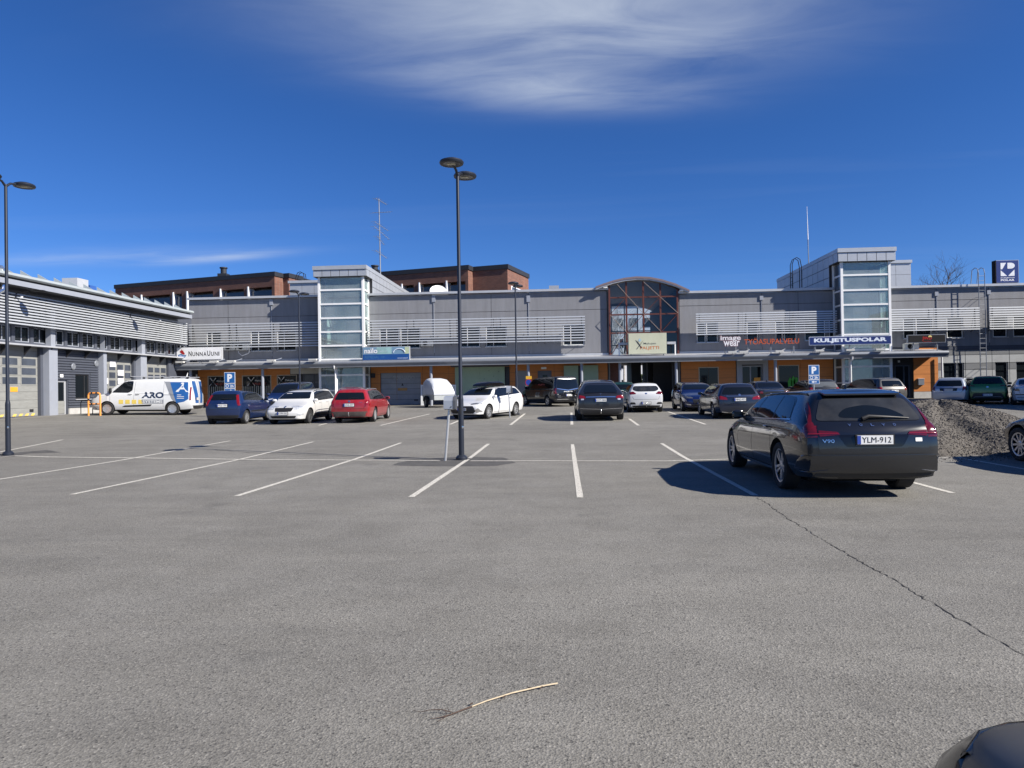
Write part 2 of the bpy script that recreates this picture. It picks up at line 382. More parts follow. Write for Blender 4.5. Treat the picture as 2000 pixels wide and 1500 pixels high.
def stones(name, mat, cnt, seed, smin, smax, spread=0.0):
    rnd = random.Random(seed); mb = MB(); k = 0
    while k < cnt:
        x = rnd.uniform(5.6, 13.9); y = rnd.uniform(14.0, 22.2); h = pile_h(x, y)
        if h < -spread or (h < 0 and rnd.random() > 0.35*(1+h/max(spread, .01))): continue
        s = rnd.uniform(smin, smax); c = Vector((x, y, max(h, 0)+gz(x, y)+s*.25)); b = len(mb.v)
        for d in ((1, 0, 0), (-1, 0, 0), (0, 1, 0), (0, -1, 0), (0, 0, .8), (0, 0, -.8)):
            mb.v.append((c.x+d[0]*s*rnd.uniform(.5, 1.2)+rnd.uniform(-.3, .3)*s, c.y+d[1]*s*rnd.uniform(.5, 1.2)+rnd.uniform(-.3, .3)*s, c.z+d[2]*s*rnd.uniform(.5, 1.1)))
        mb.f += [(b+i, b+j, b+l) for i, j, l in ((0, 2, 4), (2, 1, 4), (1, 3, 4), (3, 0, 4), (2, 0, 5), (1, 2, 5), (3, 1, 5), (0, 3, 5))]; k += 1
    o = mb.build(name, mat, gpile, fix=False); o['kind'] = 'stuff'; return o
stones('gravel_stones', pmat('gravel_stone_pale', (0.19, 0.172, 0.15), 0.85, 0, 0.3, 40), 7500, 3, .008, .026, .55)
stones('gravel_stones', pmat('gravel_stone_mid', (0.105, 0.094, 0.083), 0.85, 0, 0.3, 40), 10000, 4, .008, .028, .5)
stones('gravel_stones', pmat('gravel_stone_dark', (0.05, 0.045, 0.042), 0.85, 0, 0.3, 40), 6000, 5, .008, .026, .1)
# ================================================================ buildings
FAC, CAN, TOW, LOU = 51.5, 49.2, 50.1, 50.75
WX = -27.5
M_WALL = pmat('grey_wall_panel', (0.205, 0.208, 0.222), 0.7, 0, 0.12, 1.3, 0.05, 30, stretch=(1.6, 1, .22), dirt=0.14)
M_CORE = pmat('dark_wall_core', (0.05, 0.05, 0.055), 0.9)
M_ALU = pmat('pale_sheet_metal', (0.46, 0.47, 0.49), 0.42, 0.25, 0.05, 3)
M_WHITE = pmat('white_painted_steel', (0.78, 0.78, 0.77), 0.4, 0, 0.03, 3)
M_SLAT = pmat('silver_slat', (0.50, 0.52, 0.535), 0.38, 0.3, 0.05, 4)
M_GUT = pmat('grey_gutter', (0.23, 0.245, 0.27), 0.4, 0.3, 0.08, 2)
M_WOOD = pmat('orange_brown_panel', (0.50, 0.180, 0.040), 0.55, 0, 0.12, 1.6, 0.08, 14, stretch=(.5, .5, 6))
M_PLINTH = pmat('concrete_plinth', (0.42, 0.41, 0.39), 0.85, 0, 0.12, 3, 0.1, 30, dirt=0.2)
M_GREY = pmat('dark_blue_grey_sheet', (0.075, 0.083, 0.105), 0.5, 0.1, 0.08, 2)
M_LPIL = pmat('pale_blue_grey_column', (0.28, 0.30, 0.345), 0.5, 0.05, 0.05, 2)
M_DOOR = pmat('aged_beige_door', (0.255, 0.258, 0.243), 0.55, 0.05, 0.10, 1.6, stretch=(1, 1, 5), dirt=0.25)
M_GREEN = pmat('sage_green_panel', (0.30, 0.41, 0.30), 0.6, 0, 0.05, 1.5, dirt=0.1)
M_WIN = pmat('dark_window', (0.009, 0.012, 0.015), 0.04, 0, 0.1, 1, spec=0.3)
M_WIN2 = pmat('garage_window', (0.055, 0.065, 0.085), 0.12, 0, 0.25, 1.2, spec=0.6)
M_BLK = pmat('black_metal', (0.02, 0.02, 0.022), 0.5)
M_RED = pmat('red_oxide_steel', (0.095, 0.022, 0.016), 0.6, 0, 0.1, 3)
M_MAUVE = pmat('mauve_sheet_metal', (0.22, 0.165, 0.17), 0.45, 0.2, 0.06, 3)
M_ZINC = pmat('zinc_panel', (0.41, 0.43, 0.46), 0.42, 0.3, 0.06, 2)
M_ZINCD = pmat('zinc_roof', (0.42, 0.46, 0.46), 0.45, 0.3, 0.08, 2)
M_INT = pmat('pale_interior_wall', (0.84, 0.86, 0.85), 0.8)
M_CEIL = pmat('grey_ceiling', (0.62, 0.65, 0.67), 0.8)
M_FLOOR = pmat('interior_floor', (0.25, 0.26, 0.25), 0.6)
M_GLASS = glassmat('clear_glass', (0.86, 0.96, 0.95), 0.01, 1.45, 0.98, 0.10, 0.20)
M_ATR = glassmat('atrium_glass', (0.62, 0.72, 0.80), 0.01, 1.5, 0.85, 0.06)
M_SPAN = pmat('spandrel_glass', (0.10, 0.115, 0.13), 0.08, 0, 0.1, 1.5)
M_ORANGE = pmat('orange_sign', (0.75, 0.33, 0.03), 0.5)
M_RAIL = pmat('steel_rail', (0.55, 0.56, 0.57), 0.3, 0.6)
fm = lambda u, d, z: (u, FAC-d, z)          # main facade: u along it, d out of the wall
fw = lambda u, d, z: (WX+d, u, z)           # garage wing
ux = lambda px, py=650, Y=FAC: P(px, py, Y).x
uz = lambda px, py, Y=FAC: P(px, py, Y).z
GZ = 0.52

def holed(mb, fr, u0, u1, z0, z1, d, holes, depth=0.15):
    us = sorted({u0, u1, *[h[0] for h in holes], *[h[1] for h in holes]}); us = [u for u in us if u0 <= u <= u1]
    zs = sorted({z0, z1, *[h[2] for h in holes], *[h[3] for h in holes]}); zs = [z for z in zs if z0 <= z <= z1]
    for a, b in zip(us[:-1], us[1:]):
        for c, e in zip(zs[:-1], zs[1:]):
            m, q = (a+b)/2, (c+e)/2
            if any(h[0] < m < h[1] and h[2] < q < h[3] for h in holes): continue
            mb.quad(fr(a, d, c), fr(b, d, c), fr(b, d, e), fr(a, d, e))
    for h in holes:
        a, b, c, e = max(h[0], u0), min(h[1], u1), max(h[2], z0), min(h[3], z1)
        if a >= b or c >= e: continue
        for s, t in (((a, c), (b, c)), ((b, c), (b, e)), ((b, e), (a, e)), ((a, e), (a, c))):
            mb.quad(fr(s[0], d, s[1]), fr(t[0], d, t[1]), fr(t[0], d-depth, t[1]), fr(s[0], d-depth, s[1]))
def window(par, fr, u0, u1, z0, z1, d, name='window', frame=None, glass=None, bars=(), hbars=(), w=0.05, sill=True):
    fmx = frame or M_WHITE; mb = MB()
    for a, b, c, e in ((u0, u1, z0, z0+w), (u0, u1, z1-w, z1), (u0, u0+w, z0+w, z1-w), (u1-w, u1, z0+w, z1-w)): mb.box(a, b, d-.06, d, c, e, fr)
    for q in bars: mb.box(u0+(u1-u0)*q-w/2, u0+(u1-u0)*q+w/2, d-.055, d-.002, z0+w, z1-w, fr)
    for q in hbars: mb.box(u0+w, u1-w, d-.054, d-.004, z0+(z1-z0)*q-w/2, z0+(z1-z0)*q+w/2, fr)
    o = mb.build(name, fmx, par)
    cuts = [0]+list(bars)+[1]; hc = [0]+list(hbars)+[1]
    for i in range(len(cuts)-1):
        for j in range(len(hc)-1):
            MB().box(u0+(u1-u0)*cuts[i]+w/2, u0+(u1-u0)*cuts[i+1]-w/2, d-.04, d-.03, z0+(z1-z0)*hc[j]+w/2, z0+(z1-z0)*hc[j+1]-w/2, fr).build('pane', glass or M_WIN, o)
    if sill: MB().box(u0-.05, u1+.05, d-.02, d+.16, z0-.05, z0-.005, fr).build('sill', M_ALU, o)
    return o
def louvre(par, fr, u0, u1, z0, z1, n, d, seg=3.2, reach=0.6, posts=True):
    lv = sub('sun_louvre', par); k = max(1, round((u1-u0)/seg)); du = (u1-u0)/k; dz = (z1-z0)/(n-1)
    prof = [(-0.06, 0.02), (0.0, 0.042), (0.045, 0.036), (0.06, -0.036), (0.045, -0.042), (0.035, -0.032), (0.03, 0.02)]
    for i in range(k):
        a, b = u0+i*du+0.006, u0+(i+1)*du-0.006; me = None
        for j in range(n):
            z = z0+j*dz; mb = MB(); p = [Vector(fr(a, d+q[0]*.9, z+q[1])) for q in prof]; r = [Vector(fr(b, d+q[0]*.9, z+q[1])) for q in prof]
            m_ = len(p); mb.add(p+r, [tuple(range(m_)), tuple(range(2*m_-1, m_-1, -1))]+[(s, (s+1) % m_, m_+(s+1) % m_, m_+s) for s in range(m_)])
            mb.build('slat', M_SLAT, lv)
        if posts:
            for u in (a+0.25, b-0.25):
                mb = MB(); mb.box(u-.025, u+.025, d-.12, d-.05, z0-.05, z1+.05, fr)
                mb.tube([fr(u, d-.08, z1), fr(u, d-reach, z0-.15)], .018, 6); mb.tube([fr(u, d-.08, z0), fr(u, d-reach, z0-.12)], .018, 6)
                mb.build('bracket', M_BLK, lv)
    return lv
def panels(par, fr, u0, u1, zs, us, d, mat, th=0.04, gap=0.03, holes=(), name='wall_panel'):
    for a, b in zip(us[:-1], us[1:]):
        for c, e in zip(zs[:-1], zs[1:]):
            A, B, C_, E_ = a+gap/2, b-gap/2, c+gap/2, e-gap/2
            hs2 = [h for h in holes if h[0] < B and h[1] > A and h[2] < E_ and h[3] > C_]
            if any(h[0] <= A and h[1] >= B and h[2] <= C_ and h[3] >= E_ for h in hs2): continue
            mb = MB()
            if hs2:
                hs2 = [(max(h[0], A), min(h[1], B), max(h[2], C_), min(h[3], E_)) for h in hs2]
                holed(mb, fr, A, B, C_, E_, d, hs2, th)
            else: mb.box(A, B, d-th, d, C_, E_, fr)
            mb.build(name, mat, par)
def wood(par, u0, u1, z0, z1, holes=(), d=0.03, n=5, seg=1.9):
    k = max(1, round((u1-u0)/seg)); us = [u0+(u1-u0)*i/k for i in range(k+1)]; zs = [z0+(z1-z0)*i/n for i in range(n+1)]
    panels(par, fm, u0, u1, zs, us, d, M_WOOD, 0.03, 0.014, holes, 'wood_panel')

# ---------------------------------------------------------------- main shop building, left of the glazed hall
XL, XA0, XA1, XR = WX-0.2, ux(1187), ux(1327), 47.0
TL, TR = 8.74, 8.36
shop = thing('shop_building', 'long grey two storey shop building between garage wing and glazed hall', 'building', (-12, FAC, GZ))
PZ1 = 3.95
def shell(par, x0, x1, top, holes_up, holes_dn, tx0, tx1):
    mb = MB(); fr = fm
    holed(mb, fr, x0, x1, PZ1, top-.2, -0.045, holes_up, 0.25)
    holed(mb, fr, x0, x1, GZ-.3, PZ1, -0.02, holes_dn, 0.25)
    for a_, b_ in ((x0, tx0-.03), (tx1+.03, x1)): mb.box(a_, b_, FAC+.5, FAC+14.5, GZ-.3, top-.25)
    mb.box(tx0-.02, tx1+.02, FAC+4.1, FAC+14.4, GZ-.3, top-.26)
    mb.quad((x0, FAC+.02, GZ-.3), (x0, FAC+.5, GZ-.3), (x0, FAC+.5, top-.2), (x0, FAC+.02, top-.2))
    mb.quad((x1, FAC+.02, GZ-.3), (x1, FAC+.5, GZ-.3), (x1, FAC+.5, top-.2), (x1, FAC+.02, top-.2))
    return mb.build('wall', M_CORE, par)
wz0, wz1 = uz(800, 680), uz(800, 641)
winL = [(ux(a), ux(b)) for a, b in ((403, 431), (489, 531), (541, 578), (741, 779), (782, 820), (899, 937), (949, 989), (1100, 1141))]
holes = [(a, b, wz0, wz1) for a, b in winL]
T0L, T1L = ux(621, 600, TOW), ux(711, 600, TOW)      # stair tower
gdoor = (ux(742), ux(821), GZ, uz(780, 728)); shopw = [(ux(405), ux(447), uz(430, 786), uz(430, 734)), (ux(472), ux(529), uz(500, 786), uz(500, 733)), (ux(540), ux(579), uz(560, 786), uz(560, 732))]
entry = (ux(590), T0L-.05, GZ, uz(600, 731)); gdr = (ux(1005), ux(1033), GZ, uz(1020, 724)); gdr2 = (ux(1049), ux(1076), GZ, uz(1060, 724)); nook = (ux(346), ux(384), GZ, uz(360, 722))
tw = (T0L, T1L, GZ, PZ1)
shell(shop, XL, XA0, TL, holes+[(T0L+.1, T1L-.1, PZ1, TL-.3)], [gdoor, entry, gdr, gdr2, nook, tw]+shopw, T0L, T1L)
zj = 7.22
ups = [XL, ux(446), ux(531), T0L]; ups2 = [T1L, ux(848), ux(960), ux(1033), XA0-.02]
for us in (ups, ups2): panels(shop, fm, 0, 0, [PZ1+.13, zj, TL-.2], us, 0.0, M_WALL, holes=[(a-.03, b+.03, wz0-.03, wz1+.03) for a, b in winL])
for a, b in winL: window(shop, fm, a, b, wz0, wz1, -0.06, bars=(0.36,))
for a, b in ((XL, T0L), (T1L, XA0+.1)):
    MB().box(a, b, -.3, .22, TL-.16, TL, fm).build('parapet_cap', M_ALU, shop); MB().box(a, b, -.02, .05, PZ1-.03, PZ1+.12, fm).build('flashing', M_ALU, shop)
for px in (531, 848, 1033):
    u = ux(px); MB().box(u-.13, u+.13, .01, .08, uz(px, 596 if px < 600 else 590), uz(px, 585 if px < 600 else 577), fm).tube([fm(u, .03, 8.0), fm(u, .03, 4.3)], .022, 8).build('downpipe', M_LPIL, shop)
zl0, zl1 = uz(500, 677, LOU), uz(500, 632, LOU)
louvre(shop, fm, WX+.2, T0L-.05, zl0, zl1, 10, FAC-LOU); louvre(shop, fm, T1L+.03, ux(1143, 640, LOU), zl0, zl1, 10, FAC-LOU)
# ground floor
zt = uz(800, 706)
wood(shop, ux(386), ux(566), GZ+.33, zt+.35, shopw); wood(shop, T1L+.06, XA0-.05, GZ+.33, zt+.35, [gdoor, gdr, gdr2, (ux(888), ux(994), 0, uz(940, 717)), (ux(1100), ux(1167), uz(1130, 760), uz(1130, 714))])
for a, b in ((ux(386), ux(566)), (T1L+.06, gdoor[0]), (gdoor[1], gdr[0]), (gdr[1], gdr2[0]), (gdr2[1], XA0-.05)): MB().box(a, b, -.01, .06, GZ-.2, GZ+.32, fm).build('plinth', M_PLINTH if a > -10 else M_GREY, shop)
MB().box(ux(566.5), T0L-.04, -.01, .04, uz(600, 730), zt+.35, fm).build('fascia_panel', pmat('beige_panel', (0.45, 0.44, 0.41), 0.6), shop)
MB().box(XL+.3, ux(385), -.01, .05, uz(360, 721), zt+.3, fm).build('recess_panel', M_GREY, shop)
MB().box(nook[0], nook[1], -.20, -.15, GZ-.1, nook[3], fm).build('side_door', M_GREY, shop)
MB().box(ux(371)-.1, ux(371)+.1, -.1, .06, GZ-.1, nook[3], fm).build('door_post', M_LPIL, shop)
MB().tube([fm(ux(385), .15, 3.0), fm(ux(385), .15, GZ+1.2)], .06, 8).build('downpipe', M_WHITE, shop)
for i, (a, b, c, e) in enumerate(shopw):
    o = window(shop, fm, a, b, c, e, 0.045, 'shop_window', pmat('tan_frame', (.42, .36, .28), .5), w=0.06, sill=False)
    cx = a+(b-a)*.5; hh = e-c
    lettering('lettering', 'Makujen', fm(cx-.12, .03, e-hh*.24), (.62, 0, 0), (0, 0, .15), M_WHITE, o)
    lettering('lettering', 'PALJETTI', fm(cx-.30, .03, e-hh*.37), (1.0, 0, 0), (0, 0, .2), pmat('dull_red_film', (.35, .04, .03), .5), o)
    mb = MB()
    for s in (-1, 1): mb.prism([fm(cx-.42+s*.26, .03, e-.16), fm(cx-.42+s*.2, .03, e-.13), fm(cx-.42-s*.26, .03, e-.78), fm(cx-.42-s*.3, .03, e-.76)], (0, -.004, 0))
    mb.build('cutlery_emblem', M_WHITE, o)
    for k in range(int((b-a)/.16)):
        MB().box(a+.1+k*.16, a+.15+k*.16, .02, .028, c+.06, c+hh*.6, fm).build('picket_reflection', pmat('reflection_bar', (.40, .41, .38), .6), o)  # pale bars painting a picket fence reflection onto the shop window
o = window(shop, fm, *entry, -.05, 'entrance_door', M_GREY, M_WIN2, bars=(.5,), hbars=(.75,), w=.08, sill=False)
gd = MB(); nrow = 6; gu0, gu1, gz0, gz1 = gdoor
door = sub('garage_door', shop)
for k in range(nrow): MB().box(gu0, gu1, -.16, -.12, gz0+(gz1-gz0)*k/nrow+.008, gz0+(gz1-gz0)*(k+1)/nrow-.008, fm).build('door_panel', pmat('grey_blue_door', (.27, .29, .32), .5, .05, .1, 2, dirt=.12), door)
lettering('faded_lettering', 'TORNADO', fm(gu0+.9, -.115, gz0+(gz1-gz0)*.78), (1.6, 0, 0), (0, 0, .28), pmat('faded_print', (.36, .38, .40), .6), door)
MB().box(gu0+1.25, gu0+1.95, -.12, -.10, GZ+1.05, GZ+1.25, fm).build('notice', pmat('tan_notice', (.42, .24, .08), .6), door)
MB().prism([fm(gu0+1.52, -.10, GZ+1.42), fm(gu0+1.70, -.10, GZ+1.42), fm(gu0+1.61, -.10, GZ+1.6)], (0, -.01, 0)).build('warning_triangle', M_BLK, door)
MB().box(gu1-.55, gu1-.25, -.12, -.10, GZ+.3, GZ+.4, fm).build('floor_handle', M_BLK, door)
MB().box(ux(724), ux(732), .03, .09, uz(728, 738), uz(728, 729), fm).build('wall_box', M_BLK, shop)
MB().box(gdr[0], gdr[1], -.15, -.1, GZ, gdr[3], fm).build('grey_door', pmat('grey_steel_door', (.26, .27, .29), .5), shop)
o = MB().box(gdr2[0], gdr2[1], -.15, -.1, GZ, gdr2[3], fm).build('service_door', pmat('blue_grey_door', (.12, .135, .16), .5), shop)
MB().box(gdr2[0]+.35, gdr2[1]-.3, -.1, -.09, gdr2[3]-.75, gdr2[3]-.3, fm).build('pane', M_WIN, o)
MB().box(ux(1056), ux(1066), .035, .05, uz(1060, 721), uz(1060, 717), fm).build('number_plate', M_WHITE, shop)
sg = sub('sliding_door', shop); gu0, gu1 = ux(888), ux(985)
for k in range(2): MB().box(gu0+(gu1-gu0)*k/2+.005, gu0+(gu1-gu0)*(k+1)/2-.005, .14, .2, GZ+.03, uz(930, 717), fm).build('door_leaf', M_GREEN, sg)
MB().box(gu0-.3, ux(994), .1, .22, uz(930, 716.5), uz(930, 714), fm).build('door_rail', M_GREY, sg)
rndb = random.Random(2)
for k in range(9):
    u = gu0+.3+rndb.random()*(gu1-gu0-.6); z = GZ+.9+rndb.random()*1.5
    MB().lathe([(.03, 0), (.03, .02)], 8, Matrix.Translation(fm(u, .2, z)) @ Matrix.Rotation(pi/2, 4, 'X')).build('bolt', M_GREY, sg)
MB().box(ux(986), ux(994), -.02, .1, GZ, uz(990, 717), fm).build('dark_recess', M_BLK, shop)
for a, b in ((1100, 1128), (1137, 1167)):
    MB().box(ux(a), ux(b), .14, .19, GZ+.25, uz(1130, 714), fm).build('door_leaf', M_GREEN, sg)

# ---------------------------------------------------------------- stair towers
def tower(par, x0, x1, zt0, zt1, bars, side, pent_back, pent_top, left_wing=None, right_wing=None):
    D = FAC-TOW
    tz = zt0
    mb = MB(); pw = .16
    for u in (x0, x1-pw):
        mb.box(u, u+pw, D-pw, D, GZ-.2, tz, fm); mb.box(u+.01, u+pw-.01, -.1, .08, GZ-.2, tz, fm)
    fo = mb.build('glazing_frame', M_WHITE, par)
    zs = [GZ+.12, 1.65, 2.75] + bars + [tz]
    for z in zs[:-1]:
        mb = MB(); mb.box(x0+pw+.002, x1-pw-.002, D-.13, D-.015, z-.06, z+.06, fm)
        for u in (x0+.02, x1-.14): mb.box(u, u+.12, .082, D-pw-.002, z-.055, z+.055, fm)
        mb.build('transom', M_WHITE, par)
    for a, b in zip(zs[:-1], zs[1:]):
        MB().box(x0+pw+.003, x1-pw-.003, D-.09, D-.075, a+.062, b-.062, fm).build('pane', M_GLASS, par)
        for u, gm in ((x0+.07, M_SPAN), (x1-.085, M_GLASS)): MB().box(u, u+.012, .085, D-pw-.003, a+.062, b-.062, fm).build('pane', gm, par)
    # interior: back wall, ceiling, landings, flight with rail
    MB().box(x0+.04, x1-.04, -2.1, -2.0, GZ, tz, fm).build('stairwell_wall', M_INT, par)
    mb = MB(); mb.box(x0-.02, x0+.03, -2.0, .06, GZ, tz, fm); mb.box(x1-.03, x1+.02, -2.0, -.12, GZ, tz, fm); mb.build('stairwell_wall', M_INT, par)
    MB().box(x0+.17, x1-.17, -1.99, D-.18, tz-.06, tz-.005, fm).build('stairwell_ceiling', M_CEIL, par)
    MB().box(x0+.2, x1-.2, -1.99, D-.25, 4.72, 5.02, fm).build('landing', pmat('landing_edge', (.42, .46, .45), .7), par)
    MB().box(x0+.2, x1-.2, -1.99, D-.2, GZ-.1, GZ+.05, fm).build('stairwell_floor', M_FLOOR, par)
    mb = MB()
    for z in (5.35, 5.7, 6.0): mb.tube([fm(x0+.25, D-.3, z), fm(x1-.25, D-.3, z)], .02, 6)
    for k in range(4): mb.tube([fm(x0+.3+(x1-x0-.6)*k/3, D-.3, 5.0), fm(x0+.3+(x1-x0-.6)*k/3, D-.3, 6.0)], .02, 6)
    mb.build('handrail', M_RAIL, par)
    fl = MB()
    for k in range(13): fl.box(x0+.35+k*.2, x0+.62+k*.2, -1.9, -.9, GZ+.2+k*.31, GZ+.27+k*.31, fm)
    fl.prism([fm(x0+.3, -.85, GZ+.05), fm(x0+.3, -.85, GZ+.4), fm(x0+3.0, -.85, 4.9), fm(x0+3.0, -.85, 4.55)], (0, .05, 0)); fl.build('stair_flight', M_CEIL, par)
    MB().tube([fm(x0+.4, -.8, GZ+1.2), fm(x0+2.9, -.8, 5.7)], .025, 6).build('handrail', M_RAIL, par)
    MB().box(x0+1.0, x1-1.2, -1.99, -1.96, 5.05, 7.2, fm).build('lift_door', M_CEIL, par)
    # roof box: panelled fascia and cap, running back as a long roof room
    ov = .24; a, b = x0-ov, x1+ov
    ph = sub('roof_room', par); n = 6; zf = zt1-.28
    for k in range(n): MB().box(a+(b-a)*k/n+.018, a+(b-a)*(k+1)/n-.018, D+ov-.05, D+ov, tz+.02, zf-.03, fm).build('fascia_panel', M_ZINC, ph)
    MB().box(a-.04, b+.04, -.2, D+ov+.06, zf, zt1, fm).build('roof_cap', M_ZINC, ph)
    MB().box(a+.02, b-.02, -pent_back, D+ov-.052, tz, zf-.005, fm).build('core', M_CORE, ph)
    cap = MB(); cap.box(a-.04, b+.04, -pent_back-.05, -.202, zf, zt1, fm); cap.build('roof_cap', M_ZINC, ph)
    sz = [pent_top, pent_top+(zf-pent_top)*.36, pent_top+(zf-pent_top)*.68, zf]
    for s in (0, 1):
        u = a if s == 0 else b
        nk = int(pent_back/1.05)
        for k in range(nk):
            d0, d1 = -pent_back*k/nk-.02, -pent_back*(k+1)/nk+.02
            for c, e in zip(sz[:-1], sz[1:]): MB().box(u-(.0 if s else .02), u+(.02 if s else .0), d1, d0, c+.02, e-.02, fm).build('side_panel', M_ZINC, ph)
        for k in range(2): MB().box(u-(.0 if s else .02), u+(.02 if s else .0), (D+ov)*k/2+.01, (D+ov)*(k+1)/2-.06, tz+.02, zf-.01, fm).build('side_panel', M_ZINC, ph)
    MB().box(a+.02, b-.02, -pent_back, -4.1, pent_top-.6, tz, fm).build('core', M_CORE, ph)
    for u_, v_ in ((a+.02, x0-.03), (x1+.03, b-.02)): MB().box(u_, v_, -4.09, -.1, pent_top-.6, tz-.002, fm).build('core', M_CORE, ph)
    return ph
barsL = [uz(660, y, TOW) for y in (702, 675, 648, 621, 593.5, 566)]
towL = tower(shop, T0L, T1L, uz(660, 541, TOW), uz(660, 520, TOW), barsL, 1, 15.0, TL-.1)
# lower roof room left of the tower
lw = sub('roof_room', shop); a, b = P(566, 560, 56).x, T0L-.3
MB().box(a+.03, b, -9, -4.53, TL-.5, uz(590, 550, 56), fm).build('core', M_CORE, lw)
zz0, zz1 = TL-.5, uz(590, 553, 56); nn = 4
for k in range(nn):
    for c, e in ((zz0, (zz0+zz1)/2+.2), ((zz0+zz1)/2+.2, zz1)): MB().box(a+(b-a)*k/nn+.01, a+(b-a)*(k+1)/nn-.01, -4.52, -4.47, c+.01, e-.01, fm).build('wall_panel', M_ZINC, lw)
MB().box(a-.1, b, -9.1, -4.35, zz1, zz1+.2, fm).build('roof_cap', M_ALU, lw)

# ---------------------------------------------------------------- glazed hall with barrel roof
hall = thing('glazed_hall', 'barrel roofed glass hall with red steel lattice between the shop buildings', 'building', ((XA0+XA1)/2, FAC, GZ))
arch = [P(x, y, FAC-.3) for x, y in ((1163, 560), (1178, 554.5), (1198, 548), (1220, 543), (1243, 540.5), (1268, 541.5), (1292, 546), (1318, 554), (1346, 566.5))]
HB = 15.0
mb = MB(); na = len(arch)
for o_, yy in ((0, FAC-.5), (-.14, FAC-.5), (0, FAC+HB), (-.14, FAC+HB)): mb.v += [(p.x, yy, p.z+o_) for p in arch]
for i in range(na-1): mb.f += [(i, i+1, na+i+1, na+i), (2*na+i, 3*na+i, 3*na+i+1, 2*na+i+1), (i, 2*na+i, 2*na+i+1, i+1), (na+i, na+i+1, 3*na+i+1, 3*na+i)]
mb.f += [(0, na, 3*na, 2*na), (na-1, 3*na-1, 4*na-1, 2*na-1)]
mb.build('roof', M_MAUVE, hall, True, 40)
mb = MB()
for i in range(na-1):
    a, b = arch[i], arch[i+1]; mb.add([(a.x, FAC-.46, a.z-.145), (b.x, FAC-.46, b.z-.145), (b.x, FAC-.46, b.z-.23), (a.x, FAC-.46, a.z-.23), (a.x, FAC-.36, a.z-.145), (b.x, FAC-.36, b.z-.145), (b.x, FAC-.36, b.z-.23), (a.x, FAC-.36, a.z-.23)], [(0, 1, 2, 3), (7, 6, 5, 4), (3, 2, 6, 7), (0, 4, 5, 1)])
mb.build('verge_trim', M_ALU, hall)
def archz(x):
    for a, b in zip(arch[:-1], arch[1:]):
        if a.x <= x <= b.x: return a.z+(b.z-a.z)*(x-a.x)/(b.x-a.x)
    return arch[0].z if x < arch[0].x else arch[-1].z
for s, x in ((0, XA0), (1, XA1)):
    MB().box(x-(.28 if s == 0 else .0), x+(.0 if s == 0 else .28), .25, .42, TL-.05 if s == 0 else TR-.02, archz(x)-.3, fm).build('eave_post', M_WHITE, hall)
    MB().box(x+(0.02 if s == 0 else -.12), x+(.12 if s == 0 else -.02), -HB, .1, GZ-.1, archz(x)-.25, fm).build('side_wall', pmat('hall_side_wall', (.17, .17, .175), .8), hall)
gx0, gx1 = XA0+.14, XA1-.14; zb = PZ1-.1
def lattice(yf, mat, top_off, nm):
    cols = 4; xs_ = [gx0+(gx1-gx0)*k/cols for k in range(cols+1)]; rows = [zb, uz(1250, 650), uz(1250, 614.5), uz(1250, 581)]
    for x in xs_: MB().box(x-.06, x+.06, yf, yf+.12, zb, archz(x)-.3).build('mullion', mat, hall)
    for z in rows:
        for a, b in zip(xs_[:-1], xs_[1:]): MB().box(a+.062, b-.062, yf+.01, yf+.11, z-.05, z+.05).build('transom', mat, hall)
    zz = rows + [None]
    for i, (a, b) in enumerate(zip(xs_[:-1], xs_[1:])):
        for j in range(4):
            z0 = rows[j]; 
            if j < 3: mbx = MB().quad((a+.06, yf+.06, z0+.05), (b-.06, yf+.06, z0+.05), (b-.06, yf+.06, rows[j+1]-.05), (a+.06, yf+.06, rows[j+1]-.05))
            else: mbx = MB().quad((a+.06, yf+.06, z0+.05), (b-.06, yf+.06, z0+.05), (b-.06, yf+.06, archz(b)-.3), (a+.06, yf+.06, archz(a)-.3))
            mbx.build('pane', M_ATR, hall)
    return xs_, rows
xs_, rows = lattice(FAC-.25, M_RED, 0, 'front')
M_ROD = pmat('bronze_rod', (.17, .125, .11), .6, .2)
rod = lambda a, b, m=M_ROD, r=.016: MB().tube([a, b], r, 6).build('brace_rod', m, hall)
yf = FAC-.42
top4 = archz((gx0+gx1)/2)-.35
pts = lambda i, z: (xs_[i], yf, z)
rod((xs_[0]+.55, yf, archz(xs_[0]+.55)-.35), pts(2, rows[2])); rod((xs_[2], yf, top4), pts(4, rows[2])); rod(pts(0, rows[2]), pts(1, rows[1])); rod(pts(2, rows[2]), pts(3, rows[1])); rod(pts(1, rows[1]), (xs_[1]+.5, yf, rows[0]+.3))
for a, b in ((pts(0, rows[2]), pts(1, rows[3])), (pts(1, rows[1]), pts(2, rows[2])), (pts(2, rows[2]), pts(3, rows[3])), (pts(3, rows[1]), pts(4, rows[2])), (pts(0, rows[0]), pts(1, rows[1]))): rod(a, b, M_RED, .022)
yb = FAC+HB-.2
for x in xs_: MB().box(x-.05, x+.05, yb, yb+.1, zb-.2, archz(x)-.3).build('mullion', M_GREY, hall)
for z in rows[:3]: MB().box(gx0, gx1, yb+.01, yb+.09, z-.045, z+.045).build('transom', M_GREY, hall)
mbx = MB(); mbx.box(gx0, gx1, yb-.05, yb+.12, uz(1230, 598, FAC+HB), archz((gx0+gx1)/2)); mbx.build('end_wall', M_CEIL, hall)
